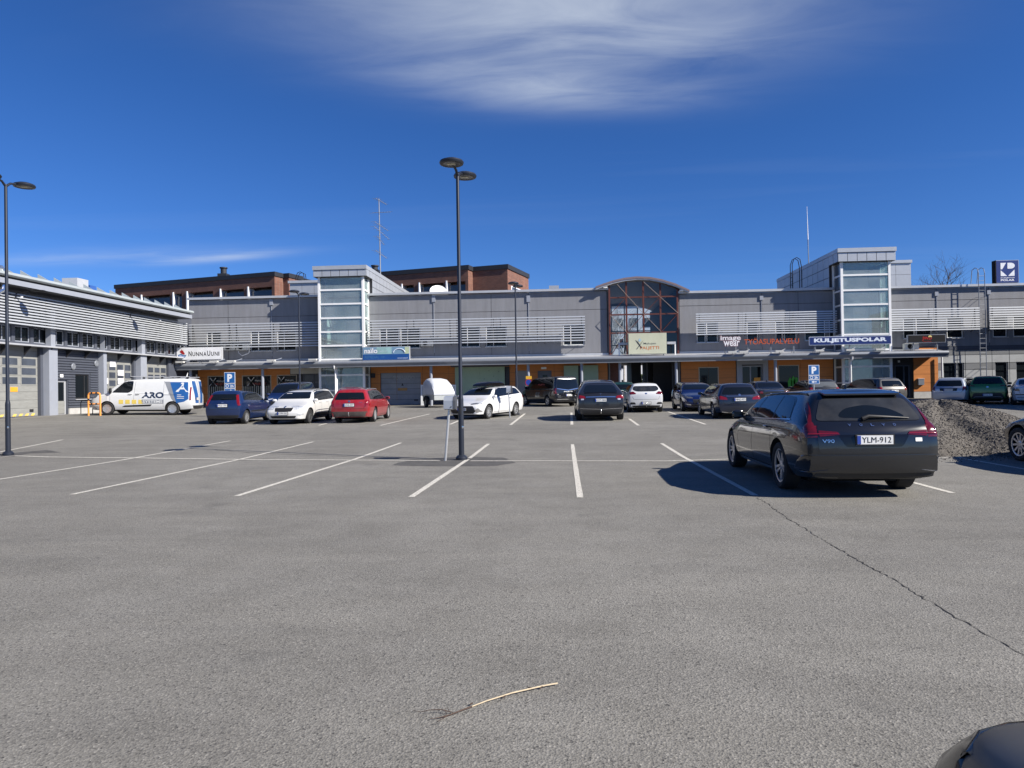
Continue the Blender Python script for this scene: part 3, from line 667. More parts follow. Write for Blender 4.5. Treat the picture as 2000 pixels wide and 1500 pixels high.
# passage below
MB().box(XA0+.14, XA0+.75, FAC+.3, FAC+2.5, GZ, zb-.3).build('brick_pier', pmat('dark_brick', (.13, .055, .045), .85, 0, .25, 9), hall)
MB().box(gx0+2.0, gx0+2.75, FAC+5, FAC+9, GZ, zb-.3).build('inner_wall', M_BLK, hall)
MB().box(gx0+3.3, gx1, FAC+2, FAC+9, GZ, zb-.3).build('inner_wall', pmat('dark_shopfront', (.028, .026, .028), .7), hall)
MB().box(gx0-.1, gx1+.1, FAC-.2, FAC+HB-1, zb-.28, zb-.08).build('hall_floor', M_GREY, hall)
for x in (gx0+2.6, gx1-.4): MB().box(x-.05, x+.05, FAC-.1, FAC, GZ, zb-.28).build('post', M_BLK, hall)

# ---------------------------------------------------------------- shop building right of the hall
shop2 = thing('shop_building', 'grey two storey shop building right of the glazed hall with glass stair tower', 'building', (26, FAC, GZ))
T0R, T1R = ux(1643, 600, TOW), ux(1741, 600, TOW)
w2z0, w2z1 = uz(1480, 667), uz(1480, 628)
winR = [(ux(a), ux(b)) for a, b in ((1361, 1378), (1380, 1402), (1459, 1481), (1515, 1529), (1532, 1556), (1572, 1612), (1620, 1634), (1765, 1787), (1790, 1820), (1850, 1881), (1940, 1967), (1980, 2006))] + [(34.5, 36.0), (38.5, 40.0)]
hol2 = [(a, b, w2z0, w2z1) for a, b in winR]
sw2 = [(ux(1363), ux(1402), GZ+.75, uz(1380, 717)), (ux(1518), ux(1559), GZ+.75, uz(1540, 713)), (ux(1447), ux(1489), GZ, uz(1470, 714)), (ux(1746), ux(1776), GZ, uz(1760, 713))]
gw = [(ux(a), ux(b), GZ+.55, uz(1900, 708)) for a, b in ((1841, 1866), (1869, 1881), (1942, 1967), (1983, 2012))]
shell(shop2, XA1, XR, TR, hol2+[(T0R+.1, T1R-.1, PZ1, TR-.3)], sw2+gw+[(T0R, T1R, GZ, PZ1)], T0R, T1R)
for us in ([XA1+.02, ux(1489), ux(1560), T0R], [T1R, ux(1830), ux(1932), 33, 39, XR]): panels(shop2, fm, 0, 0, [PZ1+.13, uz(1500, 594), TR-.2], us, 0.0, M_WALL, holes=[(a-.03, b+.03, w2z0-.03, w2z1+.03) for a, b in winR])
for a, b in winR: window(shop2, fm, a, b, w2z0, w2z1, -0.06)
for a, b in ((XA1-.1, T0R), (T1R, XR)):
    MB().box(a, b, -.3, .22, TR-.16, TR, fm).build('parapet_cap', M_ALU, shop2)
MB().box(XA1, T0R, -.02, .05, PZ1-.03, PZ1+.12, fm).build('flashing', M_ALU, shop2); MB().box(T1R, XR, -.02, .03, PZ1-.1, PZ1+.12, fm).build('flashing', M_GREY, shop2)
for px, t in ((1488, 575), (1830, 567), (1932, 564)):
    u = ux(px); MB().box(u-.12, u+.12, .01, .08, uz(px, t+11), uz(px, t+3), fm).tube([fm(u, .03, 7.8), fm(u, .03, 4.3)], .022, 8).build('downpipe', M_LPIL, shop2)
zl2, zl3 = uz(1480, 651, LOU), uz(1480, 611, LOU)
for a, b in ((ux(1359, 630, LOU), T0R-.05), (T1R+.03, ux(1913, 620, LOU)), (ux(1932, 620, LOU), 36.5), (37.2, 45.5)): louvre(shop2, fm, a, b, zl2, zl3, 10, FAC-LOU)
towR = tower(shop2, T0R, T1R, uz(1690, 511, TOW), uz(1690, 485, TOW), [uz(1690, y, TOW) for y in (683, 653, 623.5, 594.5, 566, 536.5)], 0, 12.0, TR-.1)
rw = sub('roof_room', shop2); a, b = T1R+.35, P(1779, 530, 55).x
zz0, zz1 = TR-.4, uz(1760, 514, 55)
MB().box(a, b-.03, -9, -3.53, zz0, zz1, fm).build('core', M_CORE, rw)
for k in range(3):
    for c in range(3): MB().box(a+(b-a)*k/3+.01, a+(b-a)*(k+1)/3-.01, -3.52, -3.47, zz0+(zz1-zz0)*c/3+.01, zz0+(zz1-zz0)*(c+1)/3-.01, fm).build('wall_panel', M_ZINC, rw)
MB().box(a, b+.06, -9.1, -3.38, zz1, zz1+.22, fm).build('roof_cap', M_ZINC, rw)
# ground floor right
wood(shop2, XA1+.05, ux(1436), GZ+.33, zt+.35, sw2); wood(shop2, ux(1499), T0R-.1, GZ+.33, zt+.35, sw2)
wood(shop2, ux(1779), ux(1827), GZ+.45, zt+.3, (), .28, 5, 3)
MB().box(ux(1779), ux(1827), .2, .29, GZ-.1, GZ+.44, fm).build('plinth', M_PLINTH, shop2)
MB().box(ux(1779)+.01, ux(1827)-.01, .02, .245, GZ-.1, zt+.3, fm).build('bay_core', M_CORE, shop2)
for a, b in ((XA1+.05, ux(1436)), (ux(1499), T0R-.1)): MB().box(a, b, -.01, .06, GZ-.2, GZ+.32, fm).build('plinth', M_PLINTH, shop2)
for i in (0, 1): window(shop2, fm, *sw2[i], .045, 'shop_window', pmat('tan_frame', (.42, .36, .28), .5), w=.06, sill=False)
mb = MB(); a, b = ux(1437), ux(1498)
mb.box(a, a+.35, -.02, .14, GZ, uz(1470, 712), fm); mb.box(b-.35, b, -.02, .14, GZ, uz(1470, 712), fm); mb.box(a, b, -.02, .141, uz(1470, 712)+.002, uz(1470, 703), fm); mb.build('door_portal', M_LPIL, shop2)
o = window(shop2, fm, *sw2[2], -.05, 'entrance_door', M_LPIL, M_WIN, bars=(.42,), w=.09, sill=False)
MB().box(sw2[2][0]+.85, sw2[2][0]+1.3, -.02, .0, GZ+1.25, GZ+1.6, fm).build('notice', M_ORANGE, o)
o = window(shop2, fm, *sw2[3], -.05, 'entrance_door', M_GREY, M_WIN, bars=(.62,), w=.09, sill=False)
MB().box(ux(1752), ux(1756), .02, .06, uz(1755, 708), uz(1755, 704), fm).build('house_number', M_WHITE, shop2)
mbx = thing('letter_box', 'grey letter box on the orange panels by the dark door', 'letter box', fm(ux(1792), .29, 2.0))
MB().box(ux(1786), ux(1797), .285, .45, uz(1790, 752), uz(1790, 741), fm).build('box', M_GUT, mbx); MB().box(ux(1786)-.02, ux(1797)+.02, .283, .47, uz(1790, 741)+.002, uz(1790, 740)+.02, fm).build('lid', M_ALU, mbx)
a0, a1 = ux(1829), XR; mP = pmat('pale_render_band', (.36, .37, .37), .8, 0, .08, 1.5, dirt=.1); mD = pmat('grey_render_band', (.17, .175, .18), .8, 0, .08, 1.5)
zb1, zb2 = uz(1900, 709), uz(1900, 693)
us = [a0, ux(1868), ux(1884), ux(1914), ux(1936), ux(1970), 33, 36, 40, 44, a1]
panels(shop2, fm, 0, 0, [zb1, zb2], us, .03, mP, holes=gw); panels(shop2, fm, 0, 0, [zb2, PZ1-.11], us, .02, mD)
panels(shop2, fm, 0, 0, [uz(1900, 722), zb1], us, .025, mD, holes=gw); panels(shop2, fm, 0, 0, [GZ+.3, uz(1900, 722)], us, .03, mP, holes=gw)
MB().box(a0, a1, -.01, .05, GZ-.1, GZ+.29, fm).build('plinth', M_PLINTH, shop2)
for h in gw: window(shop2, fm, *h, -.04, 'window', M_GUT, M_WIN, w=.06, sill=False)
MB().tube([fm(ux(1831), .5, 3.5), fm(ux(1831), .5, GZ)], .06, 8).build('downpipe', M_WHITE, shop2)
mb = MB(); u0, u1 = ux(1913, 650, 50.9), ux(1925, 650, 50.9)
for u in (u0, u1):
    mb.tube([fm(u, .62, GZ+1.2), fm(u, .62, TR+.7), fm(u, .5, TR+1.0), fm(u, .2, TR+1.12), fm(u, -.15, TR+1.0), fm(u, -.3, TR+.1)], .025, 6)
lad = thing('wall_ladder', 'grey steel ladder fixed to the wall and hooked over the right parapet', 'ladder', fm((u0+u1)/2, .62, GZ+1.2)); mb.build('rail', M_GUT, lad)
for k in range(22): MB().tube([fm(u0, .62, GZ+1.4+k*.33), fm(u1, .62, GZ+1.4+k*.33)], .016, 6).build('rung', M_GUT, lad)
for z in (2.5, 5.0, 7.4): MB().tube([fm(u0, .62, z), fm(u0, .02, z)], .015, 5).tube([fm(u1, .62, z), fm(u1, .02, z)], .015, 5).build('bracket', M_GUT, lad)

# ---------------------------------------------------------------- walkway canopy along both shops
can = thing('walkway_canopy', 'long grey metal canopy on round columns along the shop fronts', 'canopy', (0, CAN, GZ))
cx0, cx1 = ux(330, 712, CAN), ux(1852, 683, CAN); CZ = 3.70
segs = [cx0, -21.5, -15, -8.5, -2, 4.2, 8, 14, 20, cx1]
for a, b in zip(segs[:-1], segs[1:]):
    MB().prism([(a+.004, FAC-.06, 3.93), (a+.004, CAN+.1, CZ-.02), (a+.004, CAN+.1, CZ-.14), (a+.004, FAC-.06, 3.80)], (b-a-.008, 0, 0)).build('roof_sheet', M_ALU, can)
    mb = MB(); pr = [(CAN+.12, CZ), (CAN-.03, CZ+.01), (CAN-.10, CZ-.05), (CAN-.13, CZ-.13), (CAN-.11, CZ-.21), (CAN-.03, CZ-.27), (CAN-.02, CZ-.43), (CAN+.12, CZ-.43)]
    mb.prism([(a+.003, y, z) for y, z in pr], (b-a-.006, 0, 0)); mb.build('gutter', M_GUT, can, True, 50)
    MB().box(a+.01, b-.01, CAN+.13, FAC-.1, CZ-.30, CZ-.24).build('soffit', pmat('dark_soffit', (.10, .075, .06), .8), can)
for px in (372, 513, 656, 842, 1032, 1136, 1211, 1321, 1515, 1661):
    x = ux(px, 740, CAN+.35); y = CAN+.35
    if px in (656, 1661):
        MB().tube([(x, CAN-.05, CZ-.3), (x, CAN-.02, CZ-.45), (x, y-.1, CZ-.65), (x, y-.1, GZ+.1)], .055, 10).build('downpipe', M_WHITE, can, True)
        MB().tube([(x+.02, y+.1, gz(x, y)-.02), (x+.02, y+.1, CZ-.3)], .08, 12).build('column', M_WHITE, can, True)
    else: MB().tube([(x, y, gz(x, y)-.02), (x, y, CZ-.3)], .105, 14).build('column', M_LPIL, can, True)

# ---------------------------------------------------------------- garage wing on the left
wing = thing('garage_wing', 'grey garage wing with tall sectional doors and long slatted louvre', 'building', (WX, 40, GZ))
wy = lambda px, py=700: PXw(px, py, WX).y
wz = lambda px, py: PXw(px, py, WX).z
Y0, Y1 = 14.0, FAC+.02
d1 = (22.0, wy(79), GZ, wz(40, 668)); d2 = (wy(200), wy(261), GZ, wz(230, 687)); d3 = (wy(279), wy(329), GZ, wz(300, 695))
dr = (wy(104), wy(131), GZ, wz(118, 742)); wn = (wy(146), wy(174), wz(160, 779), wz(160, 731))
zg = 4.15
ww = []                                         # clerestory windows behind the louvre
y = 15.0
while y < Y1-1.2: ww.append((y, y+1.05, 4.35, 5.15)); y += 1.28
mb = MB(); holed(mb, fw, Y0, Y1, GZ-.3, zg, 0, [d1, d2, d3, dr, wn], .3); holed(mb, fw, Y0, Y1, zg, 7.3, 0, ww, .2)
mb.box(WX-12, WX-.32, Y0, Y1+14, GZ-.3, 7.2); mb.quad(fw(Y0, 0, GZ-.3), fw(Y0, -.32, GZ-.3), fw(Y0, -.32, 7.3), fw(Y0, 0, 7.3))
mb.build('wall', M_GREY, wing)
for a, b, c, e in ww: window(wing, fw, a, b, c, e, -.08, 'window', M_LPIL, M_WIN, bars=(.5,), w=.05, sill=False)
MB().box(Y0, Y1-1.2, .0, .5, zg-.02, zg+.06, fw).build('ledge', M_ALU, wing)
y = Y0+.6
while y < Y1-1:
    MB().prism([fw(y, .02, zg-.03), fw(y, .42, zg-.03), fw(y, .02, zg-.5)], (0, .05, 0)).build('bracket', M_BLK, wing); y += 1.55
def sect_door(h, rows_, cols, npan, wins):
    d = sub('garage_door', wing); a, b, c, e = h
    for k in range(npan): MB().box(a, b, -.22, -.18, c+(e-c)*k/npan+.006, c+(e-c)*(k+1)/npan-.006, fw).build('door_panel', M_DOOR, d)
    for r in range(rows_):
        for q in range(cols):
            u0 = a+(b-a)*(q+.5)/cols-.5*(b-a)/cols*.78; u1 = u0+(b-a)/cols*.78; z0 = wins[0]+(wins[1]-wins[0])*r/rows_+.05; z1 = wins[0]+(wins[1]-wins[0])*(r+1)/rows_-.09
            f = MB().box(u0-.05, u1+.05, -.182, -.165, z0-.05, z1+.05, fw).build('window_frame', M_DOOR, d)
            MB().box(u0, u1, -.166, -.16, z0, z1, fw).build('pane', M_WIN2, f)
    return d
z0w, z1w = wz(40, 752), wz(40, 696)
dd = sect_door(d1, 3, 11, 9, (z0w, z1w)); z0w, z1w = wz(230, 757), wz(230, 709)
MB().box(wy(26), wy(40), -.18, -.165, wz(33, 765), wz(33, 756), fw).build('notice', M_ORANGE, dd)
mb = MB(); yy = [wy(0, 770)-.5+.5*cos(2*pi*k/20)*abs(cos(2*pi*k/20))**-.35*.72 if abs(cos(2*pi*k/20)) > .01 else wy(0, 770)-.5 for k in range(20)]
mb.prism([fw(q, -.178, wz(0, 769)+.33*sin(2*pi*k/20)) for k, q in enumerate(yy)], (.02, 0, 0)); mb.build('oval_window', M_BLK, dd)
MB().box(wy(63), wy(70), -.18, -.15, GZ+.22, GZ+.36, fw).build('floor_handle', M_BLK, dd)
YEL = pmat('yellow_edge_marking', (.75, .52, .12), .6, dirt=.4)
y = d1[0]
while y < d1[1]-.3: MB().prism([fw(y, -.17, GZ+.02), fw(y+.2, -.17, GZ+.02), fw(y+.3, -.17, GZ+.14), fw(y+.1, -.17, GZ+.14)], (.012, 0, 0)).build('edge_stripe', YEL, dd); y += .42
da = sect_door(d2, 4, 4, 8, (GZ+1.05, z1w)); sect_door(d3, 4, 4, 8, (GZ+1.05, wz(300, 715)))
for r, q in ((3, 1), (2, 2), (1, 0), (1, 2)):
    a, b = d2[0], d2[1]; u0 = a+(b-a)*(q+.2)/4; MB().box(u0, u0+.62, -.159, -.157, GZ+1.2+r*.53, GZ+1.55+r*.53, fw).build('paper_sheet', pmat('paper', (.7, .68, .7), .8), da)
for a, b in ((84, 101), (191.5, 198), (265, 277)):
    MB().box(wy(a), wy(b), .0, .34, GZ-.2, zg-.03, fw).build('pier', M_LPIL, wing)
    MB().box(wy(a)+.2, wy(b)-.1, .0, .3, zg+.07, 6.2, fw).build('pier', M_LPIL, wing)
mb = MB(); z = GZ+.35; a, b = wy(102)+.01, wy(191)-.01; k = 0
while z < zg-.1:                                  # ribbed sheet cladding
    for h in ([(a, b)] if not (z < dr[3] or wn[2]-.1 < z < wn[3]) else None or []): pass
    cuts = [(a, b)]
    for h in (dr, wn):
        if h[2]-.08 < z+.04 and z < h[3]+.02:
            nc = []
            for s, t in cuts:
                if h[0] > s: nc.append((s, min(t, h[0]-.03)))
                if h[1] < t: nc.append((max(s, h[1]+.03), t))
            cuts = [c for c in nc if c[1]-c[0] > .05]
    for s, t in cuts: MB().prism([fw(s, .005, z), fw(s, .05, z+.012), fw(s, .05, z+.085), fw(s, .005, z+.10)], (0, t-s, 0)).build('cladding_rib', M_GREY, wing)
    z += .145
MB().box(dr[1]+.06, b, -.01, .06, GZ-.1, GZ+.33, fw).build('plinth', M_PLINTH, wing)
o = window(wing, fw, *dr, -.1, 'door', M_ALU, M_WIN, w=.12, sill=False)
MB().box(dr[0]+.13, dr[1]-.13, -.14, -.07, GZ+.05, GZ+.75, fw).build('kick_panel', M_DOOR, o); MB().tube([fw(dr[0]+.25, -.04, GZ+1.0), fw(dr[0]+.25, -.04, GZ+1.6)], .025, 6).build('handle', M_ALU, o)
for k, (q, z) in enumerate(((.15, 1.75), (.2, 2.0), (.18, 2.2))): MB().box(dr[0]+q, dr[0]+q+.35, -.12, -.115, GZ+z-.12, GZ+z+.1, fw).build('paper_sheet', pmat('paper', (.7, .68, .7), .8), o)
window(wing, fw, *wn, -.06, 'window', M_BLK, M_WIN, bars=(.72,), w=.07)
MB().box(wy(115), wy(121), .05, .07, wz(118, 737), wz(118, 731), fw).build('number_plate', M_WHITE, wing)
for px, py in ((141, 716), (186, 710)): MB().lathe([(.17, 0), (.19, .03), (.14, .06), (.02, .05)], 14, Matrix.Translation(fw(wy(px), .05, wz(px, py))) @ Matrix.Rotation(pi/2, 4, 'Y')).build('wall_vent', M_GUT, wing, True)
# louvre in front of the clerestory
louvre(wing, fw, Y0+.2, PXw(365, 650, WX+.62).y, wz(50, 637), wz(50, 582), 11, .62, seg=3.6, reach=.55)
# overhanging roof
ox = 1.25; YE = PXw(375, 612, WX+ox).y
MB().box(Y0, YE, .0, ox-.05, 6.92, 7.0, fw).build('soffit', M_BLK, wing)
MB().box(Y0, YE, ox-.05, ox, 6.95, 7.20, fw).build('fascia', M_LPIL, wing)
mb = MB(); pr = [(ox-.1, 7.30), (ox+.06, 7.30), (ox+.15, 7.36), (ox+.15, 7.44), (ox+.08, 7.50), (ox-.1, 7.52)]
mb.prism([fw(Y0, d, z) for d, z in pr], (0, YE-Y0, 0)); mb.build('gutter', M_ZINCD, wing, True, 50)
MB().box(Y0+.01, YE-.02, -.02, ox-.12, 7.01, 7.32, fw).build('eave_core', M_BLK, wing)
y = Y0
while y < YE-.2:
    e = min(y+1.2, YE); MB().prism([fw(y+.01, ox-.1, 7.5), fw(y+.01, -12, 9.2), fw(y+.01, -12, 9.1), fw(y+.01, ox-.1, 7.42)], (0, e-y-.02, 0)).build('roof_sheet', M_ZINCD, wing)
    MB().prism([fw(y, ox-.35, 7.54), fw(y, ox-1.1, 7.64), fw(y, ox-1.1, 7.98)], (0, .03, 0)).build('snow_guard', M_ZINCD, wing); y += 1.2
MB().prism([fw(Y0, -12, 7.0), fw(Y0, 0, 7.0), fw(Y0, 0, 7.6), fw(Y0, -12, 9.1)], (0, .02, 0)).build('gable', M_GREY, wing)
# low glass screen where the wing meets the shop
for k in range(4): MB().box(WX+.15+k*.5, WX+.6+k*.5, -.6, -.57, 7.55, 8.2, fm).build('screen_pane', M_ZINC, wing)
# ================================================================ vehicles
def paint(name, col, metal=0.0, rough=0.32, dirt=0.0): return pmat(name, col, rough, metal, 0.03, 3, coat=1.0, dirt=dirt)
M_CGL = pmat('car_glass', (0.006, 0.008, 0.010), 0.03, 0, 0.05, 1, spec=0.55)
M_TRIM = pmat('black_plastic_trim', (0.014, 0.014, 0.015), 0.5, 0, 0.08, 6)
M_GLOSS = pmat('gloss_black', (0.006, 0.006, 0.007), 0.12, 0, 0.05, 6)
M_SEAM = pmat('panel_gap', (0.004, 0.004, 0.004), 0.8)
M_WELL = pmat('wheel_well', (0.010, 0.010, 0.010), 0.95)
M_TYRE = pmat('tyre_rubber', (0.018, 0.018, 0.019), 0.85, 0, 0.15, 8, 0.15, 60)
M_RIM = pmat('alloy_rim', (0.55, 0.56, 0.57), 0.3, 0.7, 0.06, 6)
M_RIMD = pmat('dark_rim_back', (0.03, 0.03, 0.032), 0.5, 0.4)
M_CHR = pmat('chrome', (0.75, 0.76, 0.78), 0.12, 0.95, 0.02, 3)
M_TAIL = pmat('red_tail_lens', (0.19, 0.006, 0.008), 0.12, 0, 0.15, 14, coat=1.0)
M_TAILD = pmat('dark_red_lens', (0.11, 0.006, 0.008), 0.12, 0, 0.15, 14, coat=1.0)
M_LENSW = pmat('clear_lens', (0.55, 0.57, 0.60), 0.12, 0.25, 0.35, 22, coat=1.0)
M_LENSD = pmat('smoked_lens', (0.10, 0.11, 0.125), 0.1, 0.3, 0.4, 20, coat=1.0)
M_PLATE = pmat('number_plate_white', (0.72, 0.72, 0.70), 0.5)
M_PBLUE = pmat('plate_blue', (0.015, 0.05, 0.30), 0.5)
M_PTXT = pmat('plate_black', (0.01, 0.01, 0.012), 0.6)

def ring(st):
    g = st.get
    x, xb, xt = st['x'], g('xb', st['x']), g('xt', st['x']); zb, zm, zl, zt = st['zb'], st['zm'], st['zl'], st['zt']
    ys, ym, yl, yt = st['ys'], st['ym'], st['yl'], st['yt']; cr = g('cr', .035)
    xm = g('xm', x); xg = (xb+xt)/2
    return [(xm, 0, zb), (xm, .42*ys, zb), (xm, .78*ys, zb), (xm, .955*ys, zb+.03),
            (xm, ys, zb+.14), (xm, ym, zm), (x, (ym+yl)/2+.004, zl-.085), (xb, yl, zl), (xg, (yl+yt)/2+g('bul', .02), (zl+zt)/2+.01),
            (xt, yt, zt), (xt, yt*.80, zt+cr*.62), (xt, yt*.42, zt+cr*.93), (xt, 0, zt+cr)]
TMP = []
def evaluated(me, mods):
    o = bpy.data.objects.new('tmp', me); COL.objects.link(o); mods(o)
    dg = bpy.context.evaluated_depsgraph_get(); r = bpy.data.meshes.new_from_object(o.evaluated_get(dg)); bpy.data.objects.remove(o); return r
def body_mesh(sts, L, W, H, zb):
    rings = [ring(s) for s in sts]; nr = 13; v = []; f = []
    full = lambda r: [p for p in r] + [(p[0], -p[1], p[2]) for p in r[-2:0:-1]]
    rr = [full(r) for r in rings]; m = len(rr[0])
    for r in rr: v += r
    for i in range(len(rr)-1):
        for k in range(m): f.append((i*m+k, i*m+(k+1) % m, (i+1)*m+(k+1) % m, (i+1)*m+k))
    def cap(r, base, bulge, flip):
        cols = [3, 2, 1, 0, -1, -2, -3]; top = [9, 10, 11, 12, 13, 14, 15]
        grid = [[base+(c % m) for c in cols]]
        for j in range(4, 9):
            row = []; a = Vector(r[j]); b = Vector(r[(m-j) % m])
            for q, t in enumerate((0, .13, .34, .5, .66, .87, 1)):
                if q == 0: row.append(base+j)
                elif q == 6: row.append(base+(m-j) % m)
                else:
                    p = a.lerp(b, t); p.x += bulge*(1-(2*t-1)**2); v.append(tuple(p)); row.append(len(v)-1)
            grid.append(row)
        grid.append([base+t for t in top])
        for j in range(len(grid)-1):
            for q in range(6):
                fc = (grid[j][q], grid[j][q+1], grid[j+1][q+1], grid[j+1][q]); f.append(fc if flip else fc[::-1])
    cap(rr[0], 0, 0.10, True); cap(rr[-1], (len(rr)-1)*m, -0.08, False)
    me = bpy.data.meshes.new('body'); me.from_pydata(v, [], f)
    bm = bmesh.new(); bm.from_mesh(me); bmesh.ops.recalc_face_normals(bm, faces=bm.faces); bm.to_mesh(me); bm.free()
    at = me.attributes.new('crease_edge', 'FLOAT', 'EDGE'); nr_ = len(rr); cr = [0.0]*len(me.edges)
    for e in me.edges:
        a, b = e.vertices
        if a >= nr_*m or b >= nr_*m: continue
        i, k, j, l = a//m, a % m, b//m, b % m; k2, l2 = min(k, m-k), min(l, m-l)
        if k2 == l2 and i != j:
            if k2 == 7: cr[e.index] = .58
            elif k2 in (4,): cr[e.index] = .35
            elif k2 == 3: cr[e.index] = .5
            elif k2 == 9: cr[e.index] = .36
        elif i == j == nr_-1:
            cr[e.index] = .75 if k2 >= 9 and l2 >= 9 else (.55 if k2 <= 4 else .45)
        elif i == j == 0: cr[e.index] = .30 if k2 >= 9 and l2 >= 9 else .2
    at.data.foreach_set('value', cr)
    def mods(o): q = o.modifiers.new('s', 'SUBSURF'); q.levels = 2; q.render_levels = 2; q.use_creases = True
    me = evaluated(me, mods)
    xs = [q.co.x for q in me.vertices]; ysq = [q.co.y for q in me.vertices]; zq = [q.co.z for q in me.vertices]
    sx = L/(max(xs)-min(xs)); ox = (max(xs)+min(xs))/2; sy = W/(2*max(ysq)); sz = (H-zb)/(max(zq)-min(zq)); z0 = min(zq)
    for q in me.vertices: q.co = ((q.co.x-ox)*sx, q.co.y*sy, zb+(q.co.z-z0)*sz)
    return me
def clip(poly, nx_, nz_, c):
    out = []
    for i in range(len(poly)):
        a, b = poly[i], poly[(i+1) % len(poly)]; da = a[0]*nx_+a[1]*nz_-c; db = b[0]*nx_+b[1]*nz_-c
        if da >= 0: out.append(a)
        if (da >= 0) != (db >= 0): t = da/(da-db); out.append((a[0]+(b[0]-a[0])*t, a[1]+(b[1]-a[1])*t))
    return out
def rounded(poly, r, seg=3):
    out = []; n = len(poly)
    for i in range(n):
        p0, p, p1 = Vector(poly[i-1]), Vector(poly[i]), Vector(poly[(i+1) % n]); a, b = p0-p, p1-p
        ra = min(r, a.length*.45); rb = min(r, b.length*.45); A = p+a.normalized()*ra if a.length > 1e-6 else p; B = p+b.normalized()*rb if b.length > 1e-6 else p
        for k in range(seg+1): t = k/seg; out.append(tuple(A*(1-t)**2 + p*2*t*(1-t) + B*t*t))
    return out
class Car:
    def __init__(s, name, label, cat, loc, head, sp, color, group=None, rimstyle='five', dark_rim=False):
        # sp: the vehicle's own measures in metres; head: heading in degrees, counter-clockwise from +X
        s.sp = sp; z = gz(*loc); s.o = thing(name, label, cat, (loc[0], loc[1], z), group, world=False, rot=(0, 0, R(head)))
        # lie on the slope of the ground
        hx, hy = cos(R(head)), sin(R(head)); e = 1.3
        pf = (gz(loc[0]+hx*e, loc[1]+hy*e)-gz(loc[0]-hx*e, loc[1]-hy*e))/(2*e); s.o.rotation_euler = (0, -math.atan(pf), R(head))
        L, W, H = sp['L'], sp['W'], sp['H']; zb = sp.get('zb', .19); xf, xr = L/2, -L/2; hw = W/2
        xa = xf-sp['fo']; xb = xa-sp['wb']; s.xa, s.xb = xa, xb
        zn, zc, xc = sp['nose'], sp['cowl'], sp['xc']; xw, xe, ze = sp['xw'], sp['xe'], sp['ze']; bl, blr = sp['belt'], sp['beltr']; yr = sp.get('yr', .70)*hw
        zr = H-.03; xbr = sp['xbr']; sed = sp.get('deck')
        S = dict
        sts = [S(x=xf-.03, xm=xf-.02, xb=xf-.13, xt=xf-.17, zb=zb+.02, zm=.46, zl=zn-.06, zt=zn, ys=.70*hw, ym=.80*hw, yl=.76*hw, yt=.70*hw, cr=.02, bul=.01),
               S(x=xf-.20, xb=xf-.28, xt=xf-.32, zb=zb, zm=.50, zl=zn-.0, zt=zn+.045, ys=.87*hw, ym=.93*hw, yl=.89*hw, yt=.80*hw, cr=.03, bul=.01),
               S(x=xa, zb=zb, zm=.55, zl=zn+(zc-zn)*.42, zt=zn+(zc-zn)*.55+.02, ys=.95*hw, ym=hw, yl=.94*hw, yt=.80*hw, cr=.035, bul=.01),
               S(x=xc+.10, zb=zb, zm=.55, zl=zc-.05, zt=zc-.01, ys=.95*hw, ym=hw, yl=.935*hw, yt=.82*hw, cr=.035, bul=.01),
               S(x=xc-.12, xt=xc-.02, zb=zb, zm=.55, zl=bl, zt=zc+.06, ys=.95*hw, ym=hw, yl=.93*hw, yt=.835*hw, cr=.06, bul=.0),
               S(x=xc-.45, xt=(xc+xw)/2-.02, zb=zb, zm=.55, zl=bl, zt=zc+(zr-zc)*.60, ys=.95*hw, ym=hw, yl=.93*hw, yt=(.835*hw+yr)/2, cr=.05, bul=.02),
               S(x=xw-.28, xt=xw-.05, zb=zb, zm=.55, zl=bl+.01, zt=zr-.06, ys=.95*hw, ym=hw, yl=.93*hw, yt=yr, cr=.05)]
        xm_ = (xw+xe)/2
        sts += [S(x=xm_, zb=zb, zm=.56, zl=(bl+blr)/2, zt=zr-.04, ys=.95*hw, ym=hw, yl=.935*hw, yt=yr, cr=.055)]
        if not sed:
            sts += [S(x=min(xb, xe+.55), xt=xe+.30, zb=zb, zm=.58, zl=blr-.01, zt=ze+.03, ys=.95*hw, ym=hw, yl=.935*hw, yt=yr*.985, cr=.05),
                    S(x=xr+.22, xm=xr+.22, xb=xbr+.15, xt=xe+.06, zb=zb+.04, zm=.60, zl=blr, zt=ze, ys=.91*hw, ym=.975*hw, yl=.915*hw, yt=yr*.97, cr=.045),
                    S(x=xr+.04, xm=xr+.03, xb=xbr, xt=xe-.03, zb=zb+.07, zm=.60, zl=blr, zt=ze-.045, ys=.85*hw, ym=.905*hw, yl=.85*hw, yt=yr*.92, cr=.03)]
        else:
            xd, zd = sed
            sts += [S(x=xe+.25, xt=xe, zb=zb, zm=.58, zl=blr-.005, zt=ze, ys=.95*hw, ym=hw, yl=.93*hw, yt=yr*.98, cr=.05),
                    S(x=(xe+xd)/2, xt=(xe+xd)/2-.02, zb=zb, zm=.58, zl=blr, zt=zd+(ze-zd)*.50, ys=.95*hw, ym=hw, yl=.925*hw, yt=(yr+.80*hw)/2, cr=.05, bul=.01),
                    S(x=xd+.05, xt=xd, zb=zb, zm=.60, zl=blr+.0, zt=zd+.02, ys=.94*hw, ym=.99*hw, yl=.91*hw, yt=.78*hw, cr=.035, bul=.01),
                    S(x=xr+.25, xt=xr+.22, zb=zb+.05, zm=.62, zl=zd-.05, zt=zd-.005, ys=.89*hw, ym=.95*hw, yl=.88*hw, yt=.76*hw, cr=.03, bul=.01),
                    S(x=xr+.04, xt=xr+.05, zb=zb+.08, zm=.62, zl=zd-.09, zt=zd-.03, ys=.78*hw, ym=.85*hw, yl=.80*hw, yt=.68*hw, cr=.02, bul=.01)]
